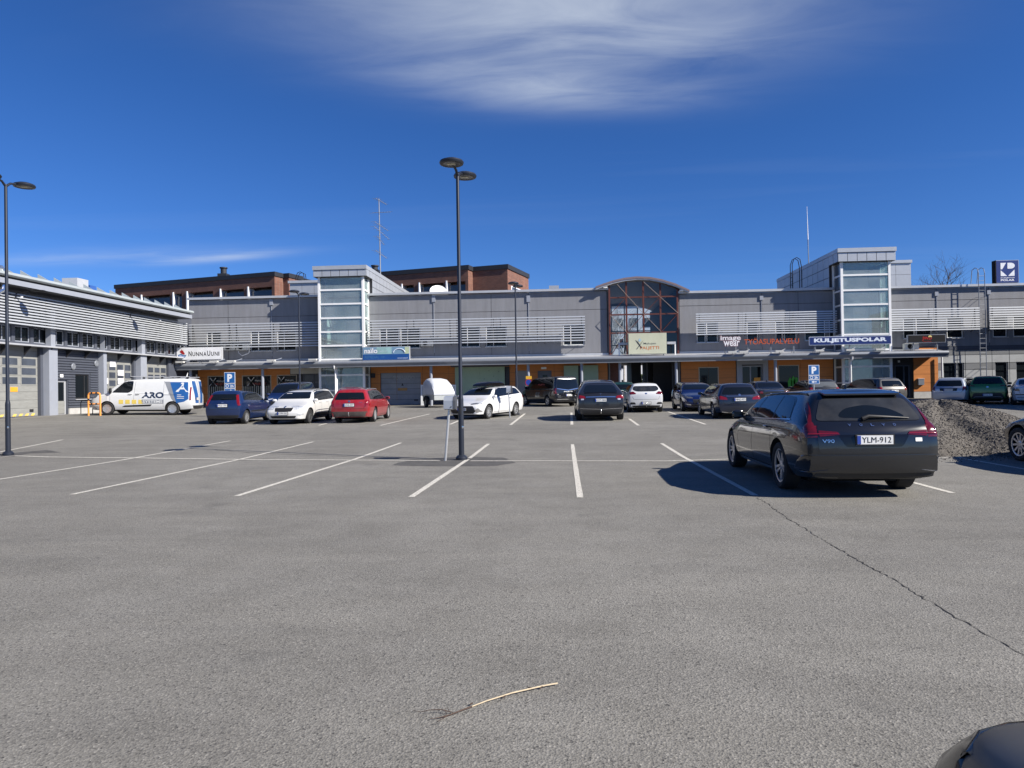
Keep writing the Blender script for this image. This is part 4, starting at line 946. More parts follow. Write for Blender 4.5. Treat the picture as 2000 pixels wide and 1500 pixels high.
        me = body_mesh(sts, L, W, H, zb)
        s.bvh = BVHTree.FromPolygons([q.co.copy() for q in me.vertices], [tuple(p.vertices) for p in me.polygons])
        s.L, s.W, s.H, s.hw = L, W, H, hw
        wr = sp['wr']; cut = MB()
        for x in (xa, xb):
            for sg in (-1, 1):
                y0, y1 = sg*(hw-.30), sg*(hw+.3)
                cut.lathe([(wr+.055, 0), (wr+.055, .6)], 28, Matrix.Translation((x, sg*(hw-.30), wr+.01)) @ Matrix.Rotation(-sg*pi/2, 4, 'X'))
        co = bpy.data.objects.new('cut', cut.mesh('cut', None)); COL.objects.link(co)
        def mods(o): q = o.modifiers.new('b', 'BOOLEAN'); q.operation = 'DIFFERENCE'; q.solver = 'EXACT'; q.object = co
        cm = evaluated(me, mods); bpy.data.objects.remove(co)
        if len(cm.polygons) < 200: cm = me
        cm.materials.clear(); cm.materials.append(color); cm.materials.append(M_WELL)
        for p in cm.polygons:
            c = p.center; p.use_smooth = True
            for x in (xa, xb):
                r = sqrt((c.x-x)**2+(c.z-wr-.01)**2)
                if r < wr+.053 and abs(c.y) > hw-.32: p.material_index = 1
                elif abs(r-wr-.055) < .006 and abs(c.y) > hw-.305 and abs(p.normal.y) < .35: p.material_index = 1
            if c.z < zb+.035 and abs(p.normal.z) > .8: p.material_index = 1
        cm.set_sharp_from_angle(angle=R(38)); cm.name = 'body'
        s.body = put('body', cm, s.o)
        wm = wheel_meshes(wr, sp.get('tw', .215), rimstyle, dark_rim, sp.get('rr', .68))
        for x in (xa, xb):
            for sg in (1, -1):
                w_ = sub('wheel', s.o); w_.location = (x, sg*(hw-.015-sp.get('tw', .215)/2), wr); w_.rotation_euler = (0, random.uniform(0, 6), 0 if sg > 0 else pi)
                for nm, q in wm: put(nm, q, w_)
        # underbody block so no light passes below the floor
        MB().box(xb-.35, xa+.25, -hw+.33, hw-.33, zb-.05, zb+.2).build('underbody', M_WELL, s.o)
    def hit(s, plane, a, b):
        if plane == 'L': r = s.bvh.ray_cast(Vector((a, 3, b)), Vector((0, -1, 0)))
        elif plane == 'R': r = s.bvh.ray_cast(Vector((a, -3, b)), Vector((0, 1, 0)))
        elif plane == 'F': r = s.bvh.ray_cast(Vector((6, a, b)), Vector((-1, 0, 0)))
        elif plane == 'B': r = s.bvh.ray_cast(Vector((-6, a, b)), Vector((1, 0, 0)))
        else: r = s.bvh.ray_cast(Vector((a, b, 5)), Vector((0, 0, -1)))
        return r[0], r[1]
    OUT = {'L': (0, 1, 0), 'R': (0, -1, 0), 'F': (1, 0, 0), 'B': (-1, 0, 0), 'T': (0, 0, 1)}
    def pt(s, plane, a, b, off):
        p, n = s.hit(plane, a, b)
        if p is None: return None
        if n.dot(Vector(s.OUT[plane])) < 0: n = -n
        return p + n*off
    def patch(s, name, plane, poly, mat, off=.004, rad=.03, parent=None, sides=(1,), rings=(1, .9, .75, .55, .3)):
        for sd in sides:
            pl = poly; pn = plane
            if sd == -1:
                if plane == 'L': pn = 'R'
                else: pl = [(-a, b) for a, b in poly]
            rp = rounded(pl, rad) if rad else pl
            # refine long edges
            q = []
            for i in range(len(rp)):
                a, b = Vector(rp[i]), Vector(rp[(i+1) % len(rp)]); k = max(1, int((b-a).length/.07)); q += [tuple(a.lerp(b, t/k)) for t in range(k)]
            cx = sum(p[0] for p in q)/len(q); cy = sum(p[1] for p in q)/len(q); mb = MB(); n = len(q); last = None; ok = True; cpt = s.pt(pn, cx, cy, off); c = cpt; lim = .20 if 'light' in name or 'vent' in name else .7
            for r in rings:
                for p in q:
                    w_ = s.pt(pn, cx+(p[0]-cx)*r, cy+(p[1]-cy)*r, off)
                    if pn in 'FB' and cpt is not None:
                        t_ = 1.0
                        while (w_ is None or abs(w_.x-cpt.x) > lim) and t_ > .5:
                            t_ -= .015; w_ = s.pt(pn, (cx+(p[0]-cx)*r)*t_, cy+(p[1]-cy)*r, off)
                    if pn == 'T' and cpt is not None:
                        t_ = 1.0
                        while (w_ is None or abs(w_.z-cpt.z) > .16) and t_ > .3:
                            t_ -= .03; w_ = s.pt(pn, cx+(p[0]-cx)*r*t_, cy+(p[1]-cy)*r*t_, off)
                    w_ = w_ or last
                    if w_ is None: ok = False; break
                    last = w_; mb.v.append(tuple(w_))
                if not ok: break
            c = s.pt(pn, cx, cy, off)
            if not ok or c is None: continue
            mb.v.append(tuple(c)); k = len(rings)
            for j in range(k-1):
                for i in range(n): mb.f.append((j*n+i, j*n+(i+1) % n, (j+1)*n+(i+1) % n, (j+1)*n+i))
            for i in range(n): mb.f.append(((k-1)*n+i, (k-1)*n+(i+1) % n, k*n))
            # skirt down into the body
            b0 = len(mb.v); nv = Vector(s.OUT[pn])
            for i in range(n): mb.v.append(tuple(Vector(mb.v[i]) - nv*(off+.012)))
            for i in range(n): mb.f.append((i, b0+i, b0+(i+1) % n, (i+1) % n))
            o = mb.build(name, mat, parent or s.o, True, 40)
        return o if ok and c is not None else None
    def strip(s, name, plane, pts, w_, mat, off=.003, sides=(1,), parent=None):
        for sd in sides:
            pn = {'L': 'R'}.get(plane, plane) if sd == -1 else plane
            pp = []
            for a, b in zip(pts[:-1], pts[1:]):
                k = max(1, int(sqrt((b[0]-a[0])**2+(b[1]-a[1])**2)/.08)); pp += [(a[0]+(b[0]-a[0])*t/k, a[1]+(b[1]-a[1])*t/k) for t in range(k)]
            pp.append(pts[-1])
            if sd == -1 and plane not in 'L': pp = [(-a, b) for a, b in pp]
            mb = MB(); k = 0
            for i, p in enumerate(pp):
                a, b = pp[max(i-1, 0)], pp[min(i+1, len(pp)-1)]; d = Vector((b[0]-a[0], b[1]-a[1])).normalized(); nx_ = (-d.y*w_/2, d.x*w_/2)
                u = s.pt(pn, p[0]+nx_[0], p[1]+nx_[1], off); v_ = s.pt(pn, p[0]-nx_[0], p[1]-nx_[1], off)
                if u is None or v_ is None: continue
                mb.v += [tuple(u), tuple(v_)]; k += 1
            mb.f = [(2*i, 2*i+1, 2*i+3, 2*i+2) for i in range(k-1)]
            if k > 1: mb.build(name, mat, parent or s.o, True, 60, False)
    def words(s, name, txt, plane, a0, b0, wd, ht, mat, off=.006, bold=0.0, flip=False, parent=None):
        vs, fs = text_mesh(txt, bold); mb = MB()
        sx = {'L': -1, 'R': 1, 'F': 1, 'B': -1}[plane]
        last = None
        for u, v_ in vs:
            p = s.pt(plane, a0+sx*u*wd, b0+v_*ht, off) or last; last = p; mb.v.append(tuple(p) if p else (0, 0, 0))
        mb.f = list(fs); return mb.build(name, mat, parent or s.o, fix=False)
    def plate(s, plane, z, txt, wd=.44, y=0.0, off=.012):
        sg = 1 if plane == 'F' else -1
        p, n = s.hit(plane, y, z)
        if p is None: return
        x = p.x + sg*off; ht = .118
        o = MB().box(min(x, x+sg*.012), max(x, x+sg*.012), y-wd/2, y+wd/2, z-ht/2, z+ht/2).build('number_plate', M_PLATE, s.o)
        MB().box(min(x-sg*.01, x+sg*.008), max(x-sg*.01, x+sg*.008), y-wd/2-.02, y+wd/2+.02, z-ht/2-.015, z+ht/2+.012).build('plate_holder', M_TRIM, o)
        xx = x+sg*.0135; lft = -sg*(wd/2)     # reader's left
        a, b = sorted((y+lft, y+lft+sg*.045)); MB().box(min(xx-.002, xx), max(xx-.002, xx), a, b, z-ht/2+.004, z+ht/2-.004).build('country_band', M_PBLUE, o)
        lettering('lettering', txt, (xx+sg*.001, y+lft+sg*.06, z-.038), (0, sg*(wd-.085), 0), (0, 0, .076), M_PTXT, o, bold=0)
        return o
    def windows(s, dlo, pillars, gap=.055, mat=None, trim=True, rad=.05):
        # dlo: outline of the side glazing in (x, z); pillars: (x at belt, x at roof)
        mat = mat or M_CGL
        if trim: s.patch('window_surround', 'L', [(p[0], p[1]) for p in grow(dlo, .028)], M_GLOSS, .0025, rad+.02, sides=(1, -1))
        edges = pillars; zl = min(p[1] for p in dlo); zh = max(p[1] for p in dlo); rest = dlo; pieces = []
        for (x0, x1) in edges:
            # line through (x0, zl) and (x1, zh); front part has x greater
            nx_, nz_ = (zh-zl), -(x1-x0); ln = sqrt(nx_*nx_+nz_*nz_); nx_ /= ln; nz_ /= ln; c = nx_*x0+nz_*zl
            pieces.append(clip(rest, nx_, nz_, c+gap/2)); rest = clip(rest, -nx_, -nz_, -c+gap/2)
        pieces.append(rest)
        for p in pieces:
            if len(p) >= 3: s.patch('side_window', 'L', p, mat, .006, rad, sides=(1, -1))
    def mirrors(s, x, z, mat, w_=.22, h=.13):
        for sg in (1, -1):
            p, _ = s.hit('L' if sg > 0 else 'R', x, z)
            y = p.y if p else sg*s.hw*.95
            mb = MB(); pr = [(0, -.5), (.45, -.48), (.5, 0), (.45, .45), (.1, .5)]
            m = Matrix.Translation((x+.02, y+sg*(.0+w_/2), z+.05)); b = 0
            n = 14; rows_ = 7
            for j in range(rows_+1):
                t = -1+2*j/rows_; k = (1-abs(t)**3)**.5
                for i in range(n):
                    a = 2*pi*i/n; cx_, cz_ = cos(a), sin(a); ex = .075*(1.25 if cx_ > 0 else .35)*abs(cx_)**.8*(1 if cx_ > 0 else -1); ez = h/2*abs(cz_)**.8*(1 if cz_ > 0 else -1)
                    mb.v.append(tuple(m @ Vector((ex*k, t*w_/2, ez*(.55+.45*k)))))
            for j in range(rows_):
                for i in range(n): mb.f.append((j*n+i, j*n+(i+1) % n, (j+1)*n+(i+1) % n, (j+1)*n+i))
            mb.f += [tuple(range(n)), tuple(range(rows_*n+n-1, rows_*n-1, -1))]
            o = mb.build('wing_mirror', mat, s.o, True, 50)
            MB().tube([(x+.03, y-sg*.02, z-.0), (x+.03, y+sg*.1, z+.04)], [.03, .022], 6).build('mirror_arm', M_TRIM, o)
            MB().box(x-.012, x-.008, min(y+sg*.03, y+sg*(w_-.03)), max(y+sg*.03, y+sg*(w_-.03)), z+.05-h*.30, z+.05+h*.30).build('mirror_glass', M_CGL, o)
    def handles(s, xs_, z, mat):
        for x in xs_:
            for pl, sg in (('L', 1), ('R', -1)):
                p, _ = s.hit(pl, x, z)
                if p is None: continue
                MB().tube([(x-.10, p.y+sg*.004, z), (x-.07, p.y+sg*.035, z), (x+.07, p.y+sg*.035, z+.004), (x+.10, p.y+sg*.004, z+.004)], [.010, .013, .013, .010], 6).build('door_handle', mat, s.o, True)
    def doors(s, xs_, zlo, zhi, w_=.009):
        for x0, x1 in xs_: s.strip('door_gap', 'L', [(x0, zlo), (x0+.01, (zlo+zhi)/2), (x1, zhi)], w_, M_SEAM, .0025, (1, -1))
    def rails(s, x0, x1, mat, inset=.12, up=.045):
        for sg in (1, -1):
            pp = []
            for k in range(9):
                x = x1+(x0-x1)*k/8; y = sg*(s.sp.get('yr', .70)*s.hw+.02-inset*.3)
                p = s.pt('T', x, y, .012+(up if 0 < k < 8 else 0)); 
                if p: pp.append(p)
            if len(pp) > 2: MB().tube(pp, .014, 6).build('roof_rail', mat, s.o, True)
    def fin(s, x, h=.07, mat=None):
        p = s.pt('T', x, 0, 0)
        MB().prism([(x+.10, -.012, p.z-.01), (x-.08, -.018, p.z-.01), (x-.07, -.004, p.z+h), (x-.03, -.004, p.z+h*.9)], (0, .03, 0)).build('roof_antenna', mat or M_GLOSS, s.o)
    def whip(s, x, ln=.35):
        p = s.pt('T', x, 0, 0); MB().tube([p, (x-ln*.55, 0, p.z+ln*.85)], [.005, .003], 5).build('roof_antenna', M_TRIM, s.o)
def grow(poly, d):
    cx = sum(p[0] for p in poly)/len(poly); cz = sum(p[1] for p in poly)/len(poly); out = []
    for p in poly: out.append((p[0]+d*(1 if p[0] > cx else -1), p[1]+d*(1 if p[1] > cz else -1)))
    return out
WCACHE = {}
def wheel_meshes(r, tw, style, dark, rr):
    k = (r, tw, style, dark, rr)
    if k in WCACHE: return WCACHE[k]
    rim = r*rr; h = tw/2; RX = Matrix.Rotation(-pi/2, 4, 'X')   # axle along +y, outer face at +y
    ty = MB().lathe([(rim-.005, -h*.86), (rim+.02, -h*.98), (r-.03, -h), (r-.006, -h*.84), (r, -h*.5), (r, h*.5), (r-.006, h*.84), (r-.03, h), (rim+.02, h*.98), (rim-.005, h*.86)], 36, RX, False).mesh('tyre', M_TYRE, True, 40)
    bk = MB().lathe([(rim, -h*.8), (rim-.012, h*.15), (.02, h*.05), (0, h*.05)], 30, RX, False).mesh('rim_barrel', M_RIMD, True, 40)
    sp = MB(); n = {'five': 5, 'ten': 10, 'cover': 7, 'multi': 15, 'twin': 10}[style]; yo = h*.72
    sp.lathe([(rim-.028, yo-.012), (rim-.028, yo+.006), (rim-.004, yo+.012), (rim-.002, yo-.03)], 30, RX, False)
    sp.lathe([(.075, yo-.05), (.070, yo-.012), (.045, yo-.004), (0, yo-.004)], 16, RX)
    wa, wb_ = {'five': (.045, .034), 'ten': (.02, .018), 'cover': (.05, .075), 'multi': (.012, .014), 'twin': (.016, .02)}[style]
    for i in range(n):
        a = 2*pi*i/n + (0.13*(1 if i % 2 else -1) if style == 'twin' else 0)
        b = 2*pi*i/n + (-0.02*(1 if i % 2 else -1) if style == 'twin' else 0)
        u = Vector((cos(a), 0, sin(a))); u2 = Vector((cos(b), 0, sin(b))); t = Vector((-sin(a), 0, cos(a))); o1 = u2*.05; o2 = u*(rim-.012)
        y1, y2 = yo-.012, yo
        vs = []
        for (o, w_, yy) in ((o1, wa, y1), (o2, wb_, y2)):
            for s_, dy in ((-1, 0), (1, 0), (1, -.03), (-1, -.03)): vs.append(o+t*w_*s_+Vector((0, yy+dy, 0)))
        sp.add(vs, [(0, 1, 2, 3), (7, 6, 5, 4), (0, 4, 5, 1), (1, 5, 6, 2), (2, 6, 7, 3), (3, 7, 4, 0)])
    rm = sp.mesh('rim', pmat('grey_rim', (.16, .165, .17), .35, .6) if dark else M_RIM, True, 30)
    WCACHE[k] = [('tyre', ty), ('rim_barrel', bk), ('rim', rm)]; return WCACHE[k]
# ---------------------------------------------------------------- presets (metres); x forward from the middle of the car
def estate(L=4.57, W=1.77, H=1.47, wb=2.58, fo=.90, **k):
    xf = L/2
    d = dict(L=L, W=W, H=H, wb=wb, fo=fo, wr=.315, nose=.70, cowl=.98, xc=xf-1.22, xw=xf-1.98, xe=-L/2+.40, ze=H-.07, belt=.93, beltr=.97, xbr=-L/2+.12, yr=.68); d.update(k); return d
def hatch(L=4.0, W=1.70, H=1.47, wb=2.50, fo=.80, **k):
    xf = L/2
    d = dict(L=L, W=W, H=H, wb=wb, fo=fo, wr=.305, nose=.74, cowl=1.0, xc=xf-1.05, xw=xf-1.75, xe=-L/2+.36, ze=H-.06, belt=.95, beltr=1.02, xbr=-L/2+.12, yr=.70); d.update(k); return d
def sedan(L=4.55, W=1.77, H=1.42, wb=2.72, fo=.82, **k):
    xf = L/2
    d = dict(L=L, W=W, H=H, wb=wb, fo=fo, wr=.315, nose=.68, cowl=.95, xc=xf-1.35, xw=xf-2.05, xe=-L/2+1.30, ze=H-.06, belt=.90, beltr=.94, xbr=-L/2+.1, yr=.66, deck=(-L/2+.62, .99)); d.update(k); return d
def glaze(c, pill, front=.22, low=.045, rear=None, top=.115, hook=.0):
    sp = c.sp; zt = sp['H']-top; zr = sp['ze']-.085
    r = rear or (sp['xbr']+.34, sp['xe']+.22)
    dlo = [(sp['xc']-front, sp['belt']+low), (sp['xw']-.02, zt-.035), (sp['xw']-.30, zt), ((sp['xw']+sp['xe'])/2, zt+.005), (r[1]+.12, zr+.015), (r[1], zr-.03), (r[0], sp['beltr']+low+.01+hook)]
    c.windows(dlo[::-1], pill); return dlo
def screens(c, fw_=.80, rw=.74, rz=None, rear=True, rtop=None, rlow=None, rearm=None):
    sp = c.sp; hw = c.hw; yr = sp.get('yr', .7)*hw
    c.patch('windscreen', 'F', [(-fw_*hw, sp['cowl']+.075), (fw_*hw, sp['cowl']+.075), (yr-.03, sp['H']-.13), (-yr+.03, sp['H']-.13)], M_CGL, .008, .06, rings=(1, .95, .88, .78, .65, .5, .35, .18))
    if rear:
        lo = rlow or (sp['beltr']+.03); hi = rtop or (sp['ze']-.10)
        c.patch('rear_window', 'B', [(-rw*hw, lo), (rw*hw, lo), (yr*.90, hi), (-yr*.90, hi)], rearm or M_CGL, .007, .07, rings=(1, .95, .88, .78, .65, .5, .35, .18))
def lamp(c, name, plane, poly, mat, rad=.03, off=.006): return c.patch(name, plane, poly, mat, off, rad, sides=(1, -1))
def bumper_dark(c, plane, z0, z1, w_, mat=None): c.patch('lower_bumper', plane, [(-w_, z0), (w_, z0), (w_*1.0, z1), (-w_*1.0, z1)], mat or M_TRIM, .004, .04)
def wiper(c, z, y0, y1):
    a = c.pt('B', y0, z, .03); b = c.pt('B', y1, z+.01, .03)
    if a and b: MB().tube([a, a.lerp(b, .5)+Vector((-.012, 0, .012)), b], [.014, .010, .006], 6).build('rear_wiper', M_TRIM, c.o, True)
def towbar(c):
    p = c.pt('B', 0, .42, 0); x = p.x if p else -c.L/2
    MB().tube([(x+.15, 0, .30), (x-.04, 0, .32), (x-.09, 0, .37), (x-.09, 0, .43)], .016, 8).lathe([(.0, -.025), (.02, -.018), (.026, 0), (.018, .018), (0, .025)], 10, Matrix.Translation((x-.09, 0, .45))).build('tow_hook', M_CHR, c.o, True)
def emblem(c, plane, z, w_=.08, h=.06, mat=None): c.patch('emblem', plane, [(-w_/2, z-h/2), (w_/2, z-h/2), (w_/2, z+h/2), (-w_/2, z+h/2)], mat or M_CHR, .008, .028)
def tailgate(c, y, z0, z1):
    c.strip('tailgate_gap', 'B', [(-y*.92, z1), (-y, z0+.12), (-y*.9, z0), (y*.9, z0), (y, z0+.12), (y*.92, z1)], .010, M_SEAM, .003)
AT = lambda px, py, fr=None: G(px, py)

# ---- black estate in the foreground
PB = paint('black_car_paint', (0.0065, 0.0070, 0.0085), 0.0, .22)
c = Car('estate_car', 'black estate car parked nearest, seen from behind with white number plate', 'car', (4.14, 12.2), 90, estate(4.94, 1.88, 1.475, 2.94, .87, wr=.345, tw=.245, rr=.74, nose=.70, cowl=.98, xc=1.02, xw=.30, xe=-2.02, ze=1.40, belt=.965, beltr=1.01, xbr=-2.30, yr=.66, zb=.20), PB, rimstyle='twin')
v90 = c
dlo = glaze(c, [(.12, .0), (-.92, -.90)], .20, .03, (-1.72, -1.55), .12)
screens(c, .80, .74, rlow=1.04, rtop=1.335, rearm=pmat('dusty_hatch_glass', (.022, .024, .027), .22, 0, .35, 2.5, dirt=.10))
c.patch('wiped_area', 'B', [(-.52, 1.08), (-.30, 1.20), (0, 1.25), (.30, 1.20), (.42, 1.08), (0, 1.065)], M_CGL, .0085, .10)
c.strip('window_chrome', 'L', [(.80, .985), (-.4, 1.005), (-1.75, 1.045)], .014, M_CHR, .008, (1, -1))
M_TAILV = pmat('estate_tail_lens', (.085, .004, .005), .12, 0, .15, 14, coat=1.0)
for sg in (1, -1):
    pl = 'L' if sg > 0 else 'R'
    t = c.patch('tail_light', 'B', [(sg*.70, .83), (sg*.86, .82), (sg*.85, .96), (sg*.79, 1.02), (sg*.735, 1.03)][::sg], M_TAILV, .008, .02)
    c.patch('tail_light_strip', 'B', [(sg*.745, 1.02), (sg*.795, 1.01), (sg*.725, 1.29), (sg*.685, 1.30)][::sg], M_TAILV, .008, .012, t)
    c.patch('tail_light_bar', 'B', [(sg*.43, .86), (sg*.69, .835), (sg*.70, .915), (sg*.46, .895)][::sg], M_TAILV, .016, .015, t)
    c.patch('tail_light_glow', 'B', [(sg*.45, .872), (sg*.83, .862), (sg*.83, .878), (sg*.45, .884)][::sg], M_TAIL, .020, .006, t)
    c.patch('tail_light_side', pl, [(-2.44, .81), (-2.14, .83), (-2.30, .97), (-2.42, 1.0)], M_TAILD, .006, .03, t)
    c.patch('exhaust_trim', 'B', [(sg*.55, .30), (sg*.78, .305), (sg*.77, .33), (sg*.56, .325)][::sg], M_TRIM, .006, .01)
    c.patch('headlight', 'F', [(sg*.50, .66), (sg*.84, .70), (sg*.82, .78), (sg*.52, .74)][::sg], M_LENSW, .006, .03)
c.patch('tailgate', 'B', [(-.70, .615), (.70, .615), (.715, .80), (.70, 1.0), (-.70, 1.0), (-.715, .80)], PB, .010, .05, rings=(1, .9, .7, .45, .2))
c.patch('rear_bumper', 'B', [(-.87, .36), (.87, .36), (.885, .50), (.87, .592), (-.87, .592), (-.885, .50)], PB, .030, .03, rings=(1, .92, .7, .45, .2))
bumper_dark(c, 'B', .225, .355, .76)
c.patch('plate_recess', 'B', [(-.36, .70), (.36, .70), (.46, .86), (-.46, .86)], M_GLOSS, .012, .04)
c.plate('B', .795, 'YLM-912', .46)
for i, ch in enumerate('VOLVO'): c.words('lettering', ch, 'B', .31-i*.145, .965, .040, .030, M_CHR, .017, .03)
c.words('lettering', 'V90', 'B', .66, .755, .15, .045, M_CHR, .017)
c.patch('badge', 'B', [(-.62, .765), (-.53, .765), (-.53, .815), (-.62, .815)], M_PLATE, .017, .008)
p = c.pt('B', -.08, 1.06, .02); MB().tube([c.pt('B', .10, 1.055, .02), c.pt('B', .02, 1.075, .045), c.pt('B', -.25, 1.065, .04), c.pt('B', -.52, 1.06, .02)], [.03, .026, .014, .007], 8).build('rear_wiper', M_TRIM, c.o, True)
MB().prism([c.pt('T', -1.90, -.52, -.004), c.pt('T', -1.90, .52, -.004), c.pt('T', -1.90, .50, -.004)+Vector((-.18, 0, -.035)), c.pt('T', -1.90, -.50, -.004)+Vector((-.18, 0, -.035))], (0, 0, .022)).build('roof_spoiler', PB, c.o)
c.doors([(1.0, .92), (.08, .02), (-1.0, -.98)], .30, .98); c.strip('door_gap', 'L', [(1.0, .30), (-.75, .29)], .009, M_SEAM, .0025, (1, -1))
c.strip('sill_trim', 'L', [(1.05, .265), (-1.05, .265)], .045, M_CHR, .004, (1, -1))
c.handles((.25, -.78), .90, PB); c.mirrors(.80, .98, PB, .20, .15); c.rails(.25, -1.80, M_GLOSS, .05, .0); c.fin(-1.45, .055)
emblem(c, 'F', .62, .14, .10)
c.patch('grille', 'F', [(-.40, .45), (.40, .45), (.44, .68), (-.44, .68)], M_TRIM, .005, .04); c.plate('F', .42, 'YLM-912')

# ---- white van with sign writing
PW = paint('white_van_paint', (0.60, 0.61, 0.61), 0, .35, .04)
vanp = dict(L=5.34, W=1.99, H=1.97, wb=3.30, fo=.98, wr=.335, nose=1.00, cowl=1.24, xc=1.72, xw=.80, xe=-2.50, ze=1.93, belt=1.16, beltr=1.18, xbr=-2.60, yr=.80, zb=.24, tw=.225)
A, B = G(215, 811), G(333, 811); mid = (A+B)/2; dirv = (A-B).normalized()
hd = math.degrees(math.atan2(dirv.y, dirv.x))
cen = mid - dirv*((vanp['L']/2-vanp['fo'])-vanp['wb']/2) + Vector((-dirv.y, dirv.x, 0))*(-.0) 
nrm = Vector((dirv.y, -dirv.x, 0)); nrm = nrm if nrm.y > 0 else -nrm
cen += nrm*(vanp['W']/2-.1)
c = Car('panel_van', 'white panel van with blue sign writing in front of the garage doors', 'van', (cen.x, cen.y), hd, vanp, PW, rimstyle='cover')
c.windows([(1.45, 1.20), (.82, 1.74), (.44, 1.76), (.46, 1.32), (.66, 1.19)], [(1.05, .98)], .03)
c.patch('windscreen', 'F', [(-.80, 1.30), (.80, 1.30), (.70, 1.84), (-.70, 1.84)], M_CGL, .005, .08)
c.doors([(1.55, 1.50), (.34, .30), (-1.15, -1.15)], .42, 1.80); c.strip('door_gap', 'L', [(.32, 1.12), (-1.15, 1.12)], .010, M_SEAM, .003, (1, -1)); c.strip('door_rail', 'L', [(-1.4, 1.12), (-2.45, 1.12)], .02, M_SEAM, .003, (1, -1))
VB = pmat('van_blue_film', (.015, .085, .27), .35, coat=.5); VG = pmat('van_grey_film', (.20, .215, .24), .4); VN = pmat('van_navy_film', (.010, .022, .055), .4); VY = pmat('van_yellow_film', (.62, .47, .10), .5)
for pl in ('L', 'R'):
    c.patch('blue_graphic', pl, [(-1.44, 1.74), (-2.36, 1.74), (-2.42, .84), (-2.2, .70), (-1.82, .62)], VB, .004, .01)
    c.patch('grey_graphic', pl, [(-1.16, 1.76), (-1.43, 1.76), (-1.80, .68), (-1.66, .74), (-1.56, .86)], VG, .004, .01)
    sg = -1 if pl == 'L' else 1
    c.words('lettering', 'ARO', pl, (-.05 if pl == 'L' else -1.17), .88, 1.12, .33, VN, .006, .045)
    c.patch('grey_graphic', pl, [(-.05, .60), (-1.17, .60), (-1.17, .81), (-.05, .81)], VG, .004, .01)
    c.words('lettering', 'SYSTEMS', pl, -.11 if pl == 'L' else -1.11, .635, 1.0, .14, PW, .008, .02)
    c.words('lettering', 'A', pl, -1.76 if pl == 'L' else -2.42, 1.22, .66, .50, PW, .008, .03)
    for k in range(3): c.strip('text_line', pl, [(-1.84, 1.06-k*.09), (-2.05-.15*(k != 0), 1.06-k*.09)], .028, PW, .008)
    for k in range(4): c.patch('yellow_graphic', pl, [(1.10-k*.33, .58), (.87-k*.33, .58), (.87-k*.33, .80), (1.10-k*.33, .80)], VY, .004, .01)
    c.patch('side_rub_strip', pl, [(.95, .42), (-.50, .46), (-.58, .56), (.80, .50)], M_TRIM, .006, .03)
    c.strip('blue_line', pl, [(-1.17, 1.06), (-1.8, 1.06)], .018, VN, .006)
for sg in (1, -1):
    pl = 'L' if sg > 0 else 'R'
    c.patch('tail_light', pl, [(-2.46, .78), (-2.54, .78), (-2.53, 1.48), (-2.47, 1.48)], M_TAIL, .006, .02)
    c.patch('headlight', 'F', [(sg*.52, .82), (sg*.88, .92), (sg*.86, 1.10), (sg*.60, .96)][::sg], M_LENSD, .006, .03); c.patch('headlight', pl, [(2.28, .90), (2.50, .84), (2.42, .99), (2.12, 1.08)], M_LENSD, .006, .03)
    c.patch('blue_graphic', 'B', [(sg*.10, .62), (sg*.52, .62), (sg*.74, 1.80), (sg*.28, 1.80)][::sg], VB, .004, .01)
    for x in (.55, -1.0, -2.3): MB().box(x-.06, x+.06, sg*.76-.03, sg*.76+.03, 1.93, 2.01).build('roof_mount', M_TRIM, c.o)
    MB().tube([(.6, sg*.76, 2.02), (-1.1, sg*.76, 2.02)], .022, 8).build('roof_bar', M_ALU, c.o, True); MB().tube([(-1.4, sg*.76, 2.02), (-2.4, sg*.76, 2.02)], .022, 8).build('roof_bar', M_ALU, c.o, True)
c.patch('lower_bumper', 'F', [(-.85, .30), (.85, .30), (.85, .52), (-.85, .52)], M_TRIM, .005, .04); c.patch('grille', 'F', [(-.45, .60), (.45, .60), (.5, .80), (-.5, .80)], M_TRIM, .005, .04)
bumper_dark(c, 'B', .30, .50, .85); c.plate('B', .85, 'UKL-204', .4, .3); c.handles((.55, .18), 1.08, M_TRIM); c.mirrors(1.48, 1.22, M_TRIM, .20, .30); c.strip('door_gap', 'B', [(0, .5), (0, 1.85)], .014, M_SEAM)
MB().tube([(-2.15, .5, 1.97), (-2.22, .5, 2.25)], [.04, .012], 8).build('roof_antenna', M_PLATE, c.o, True)

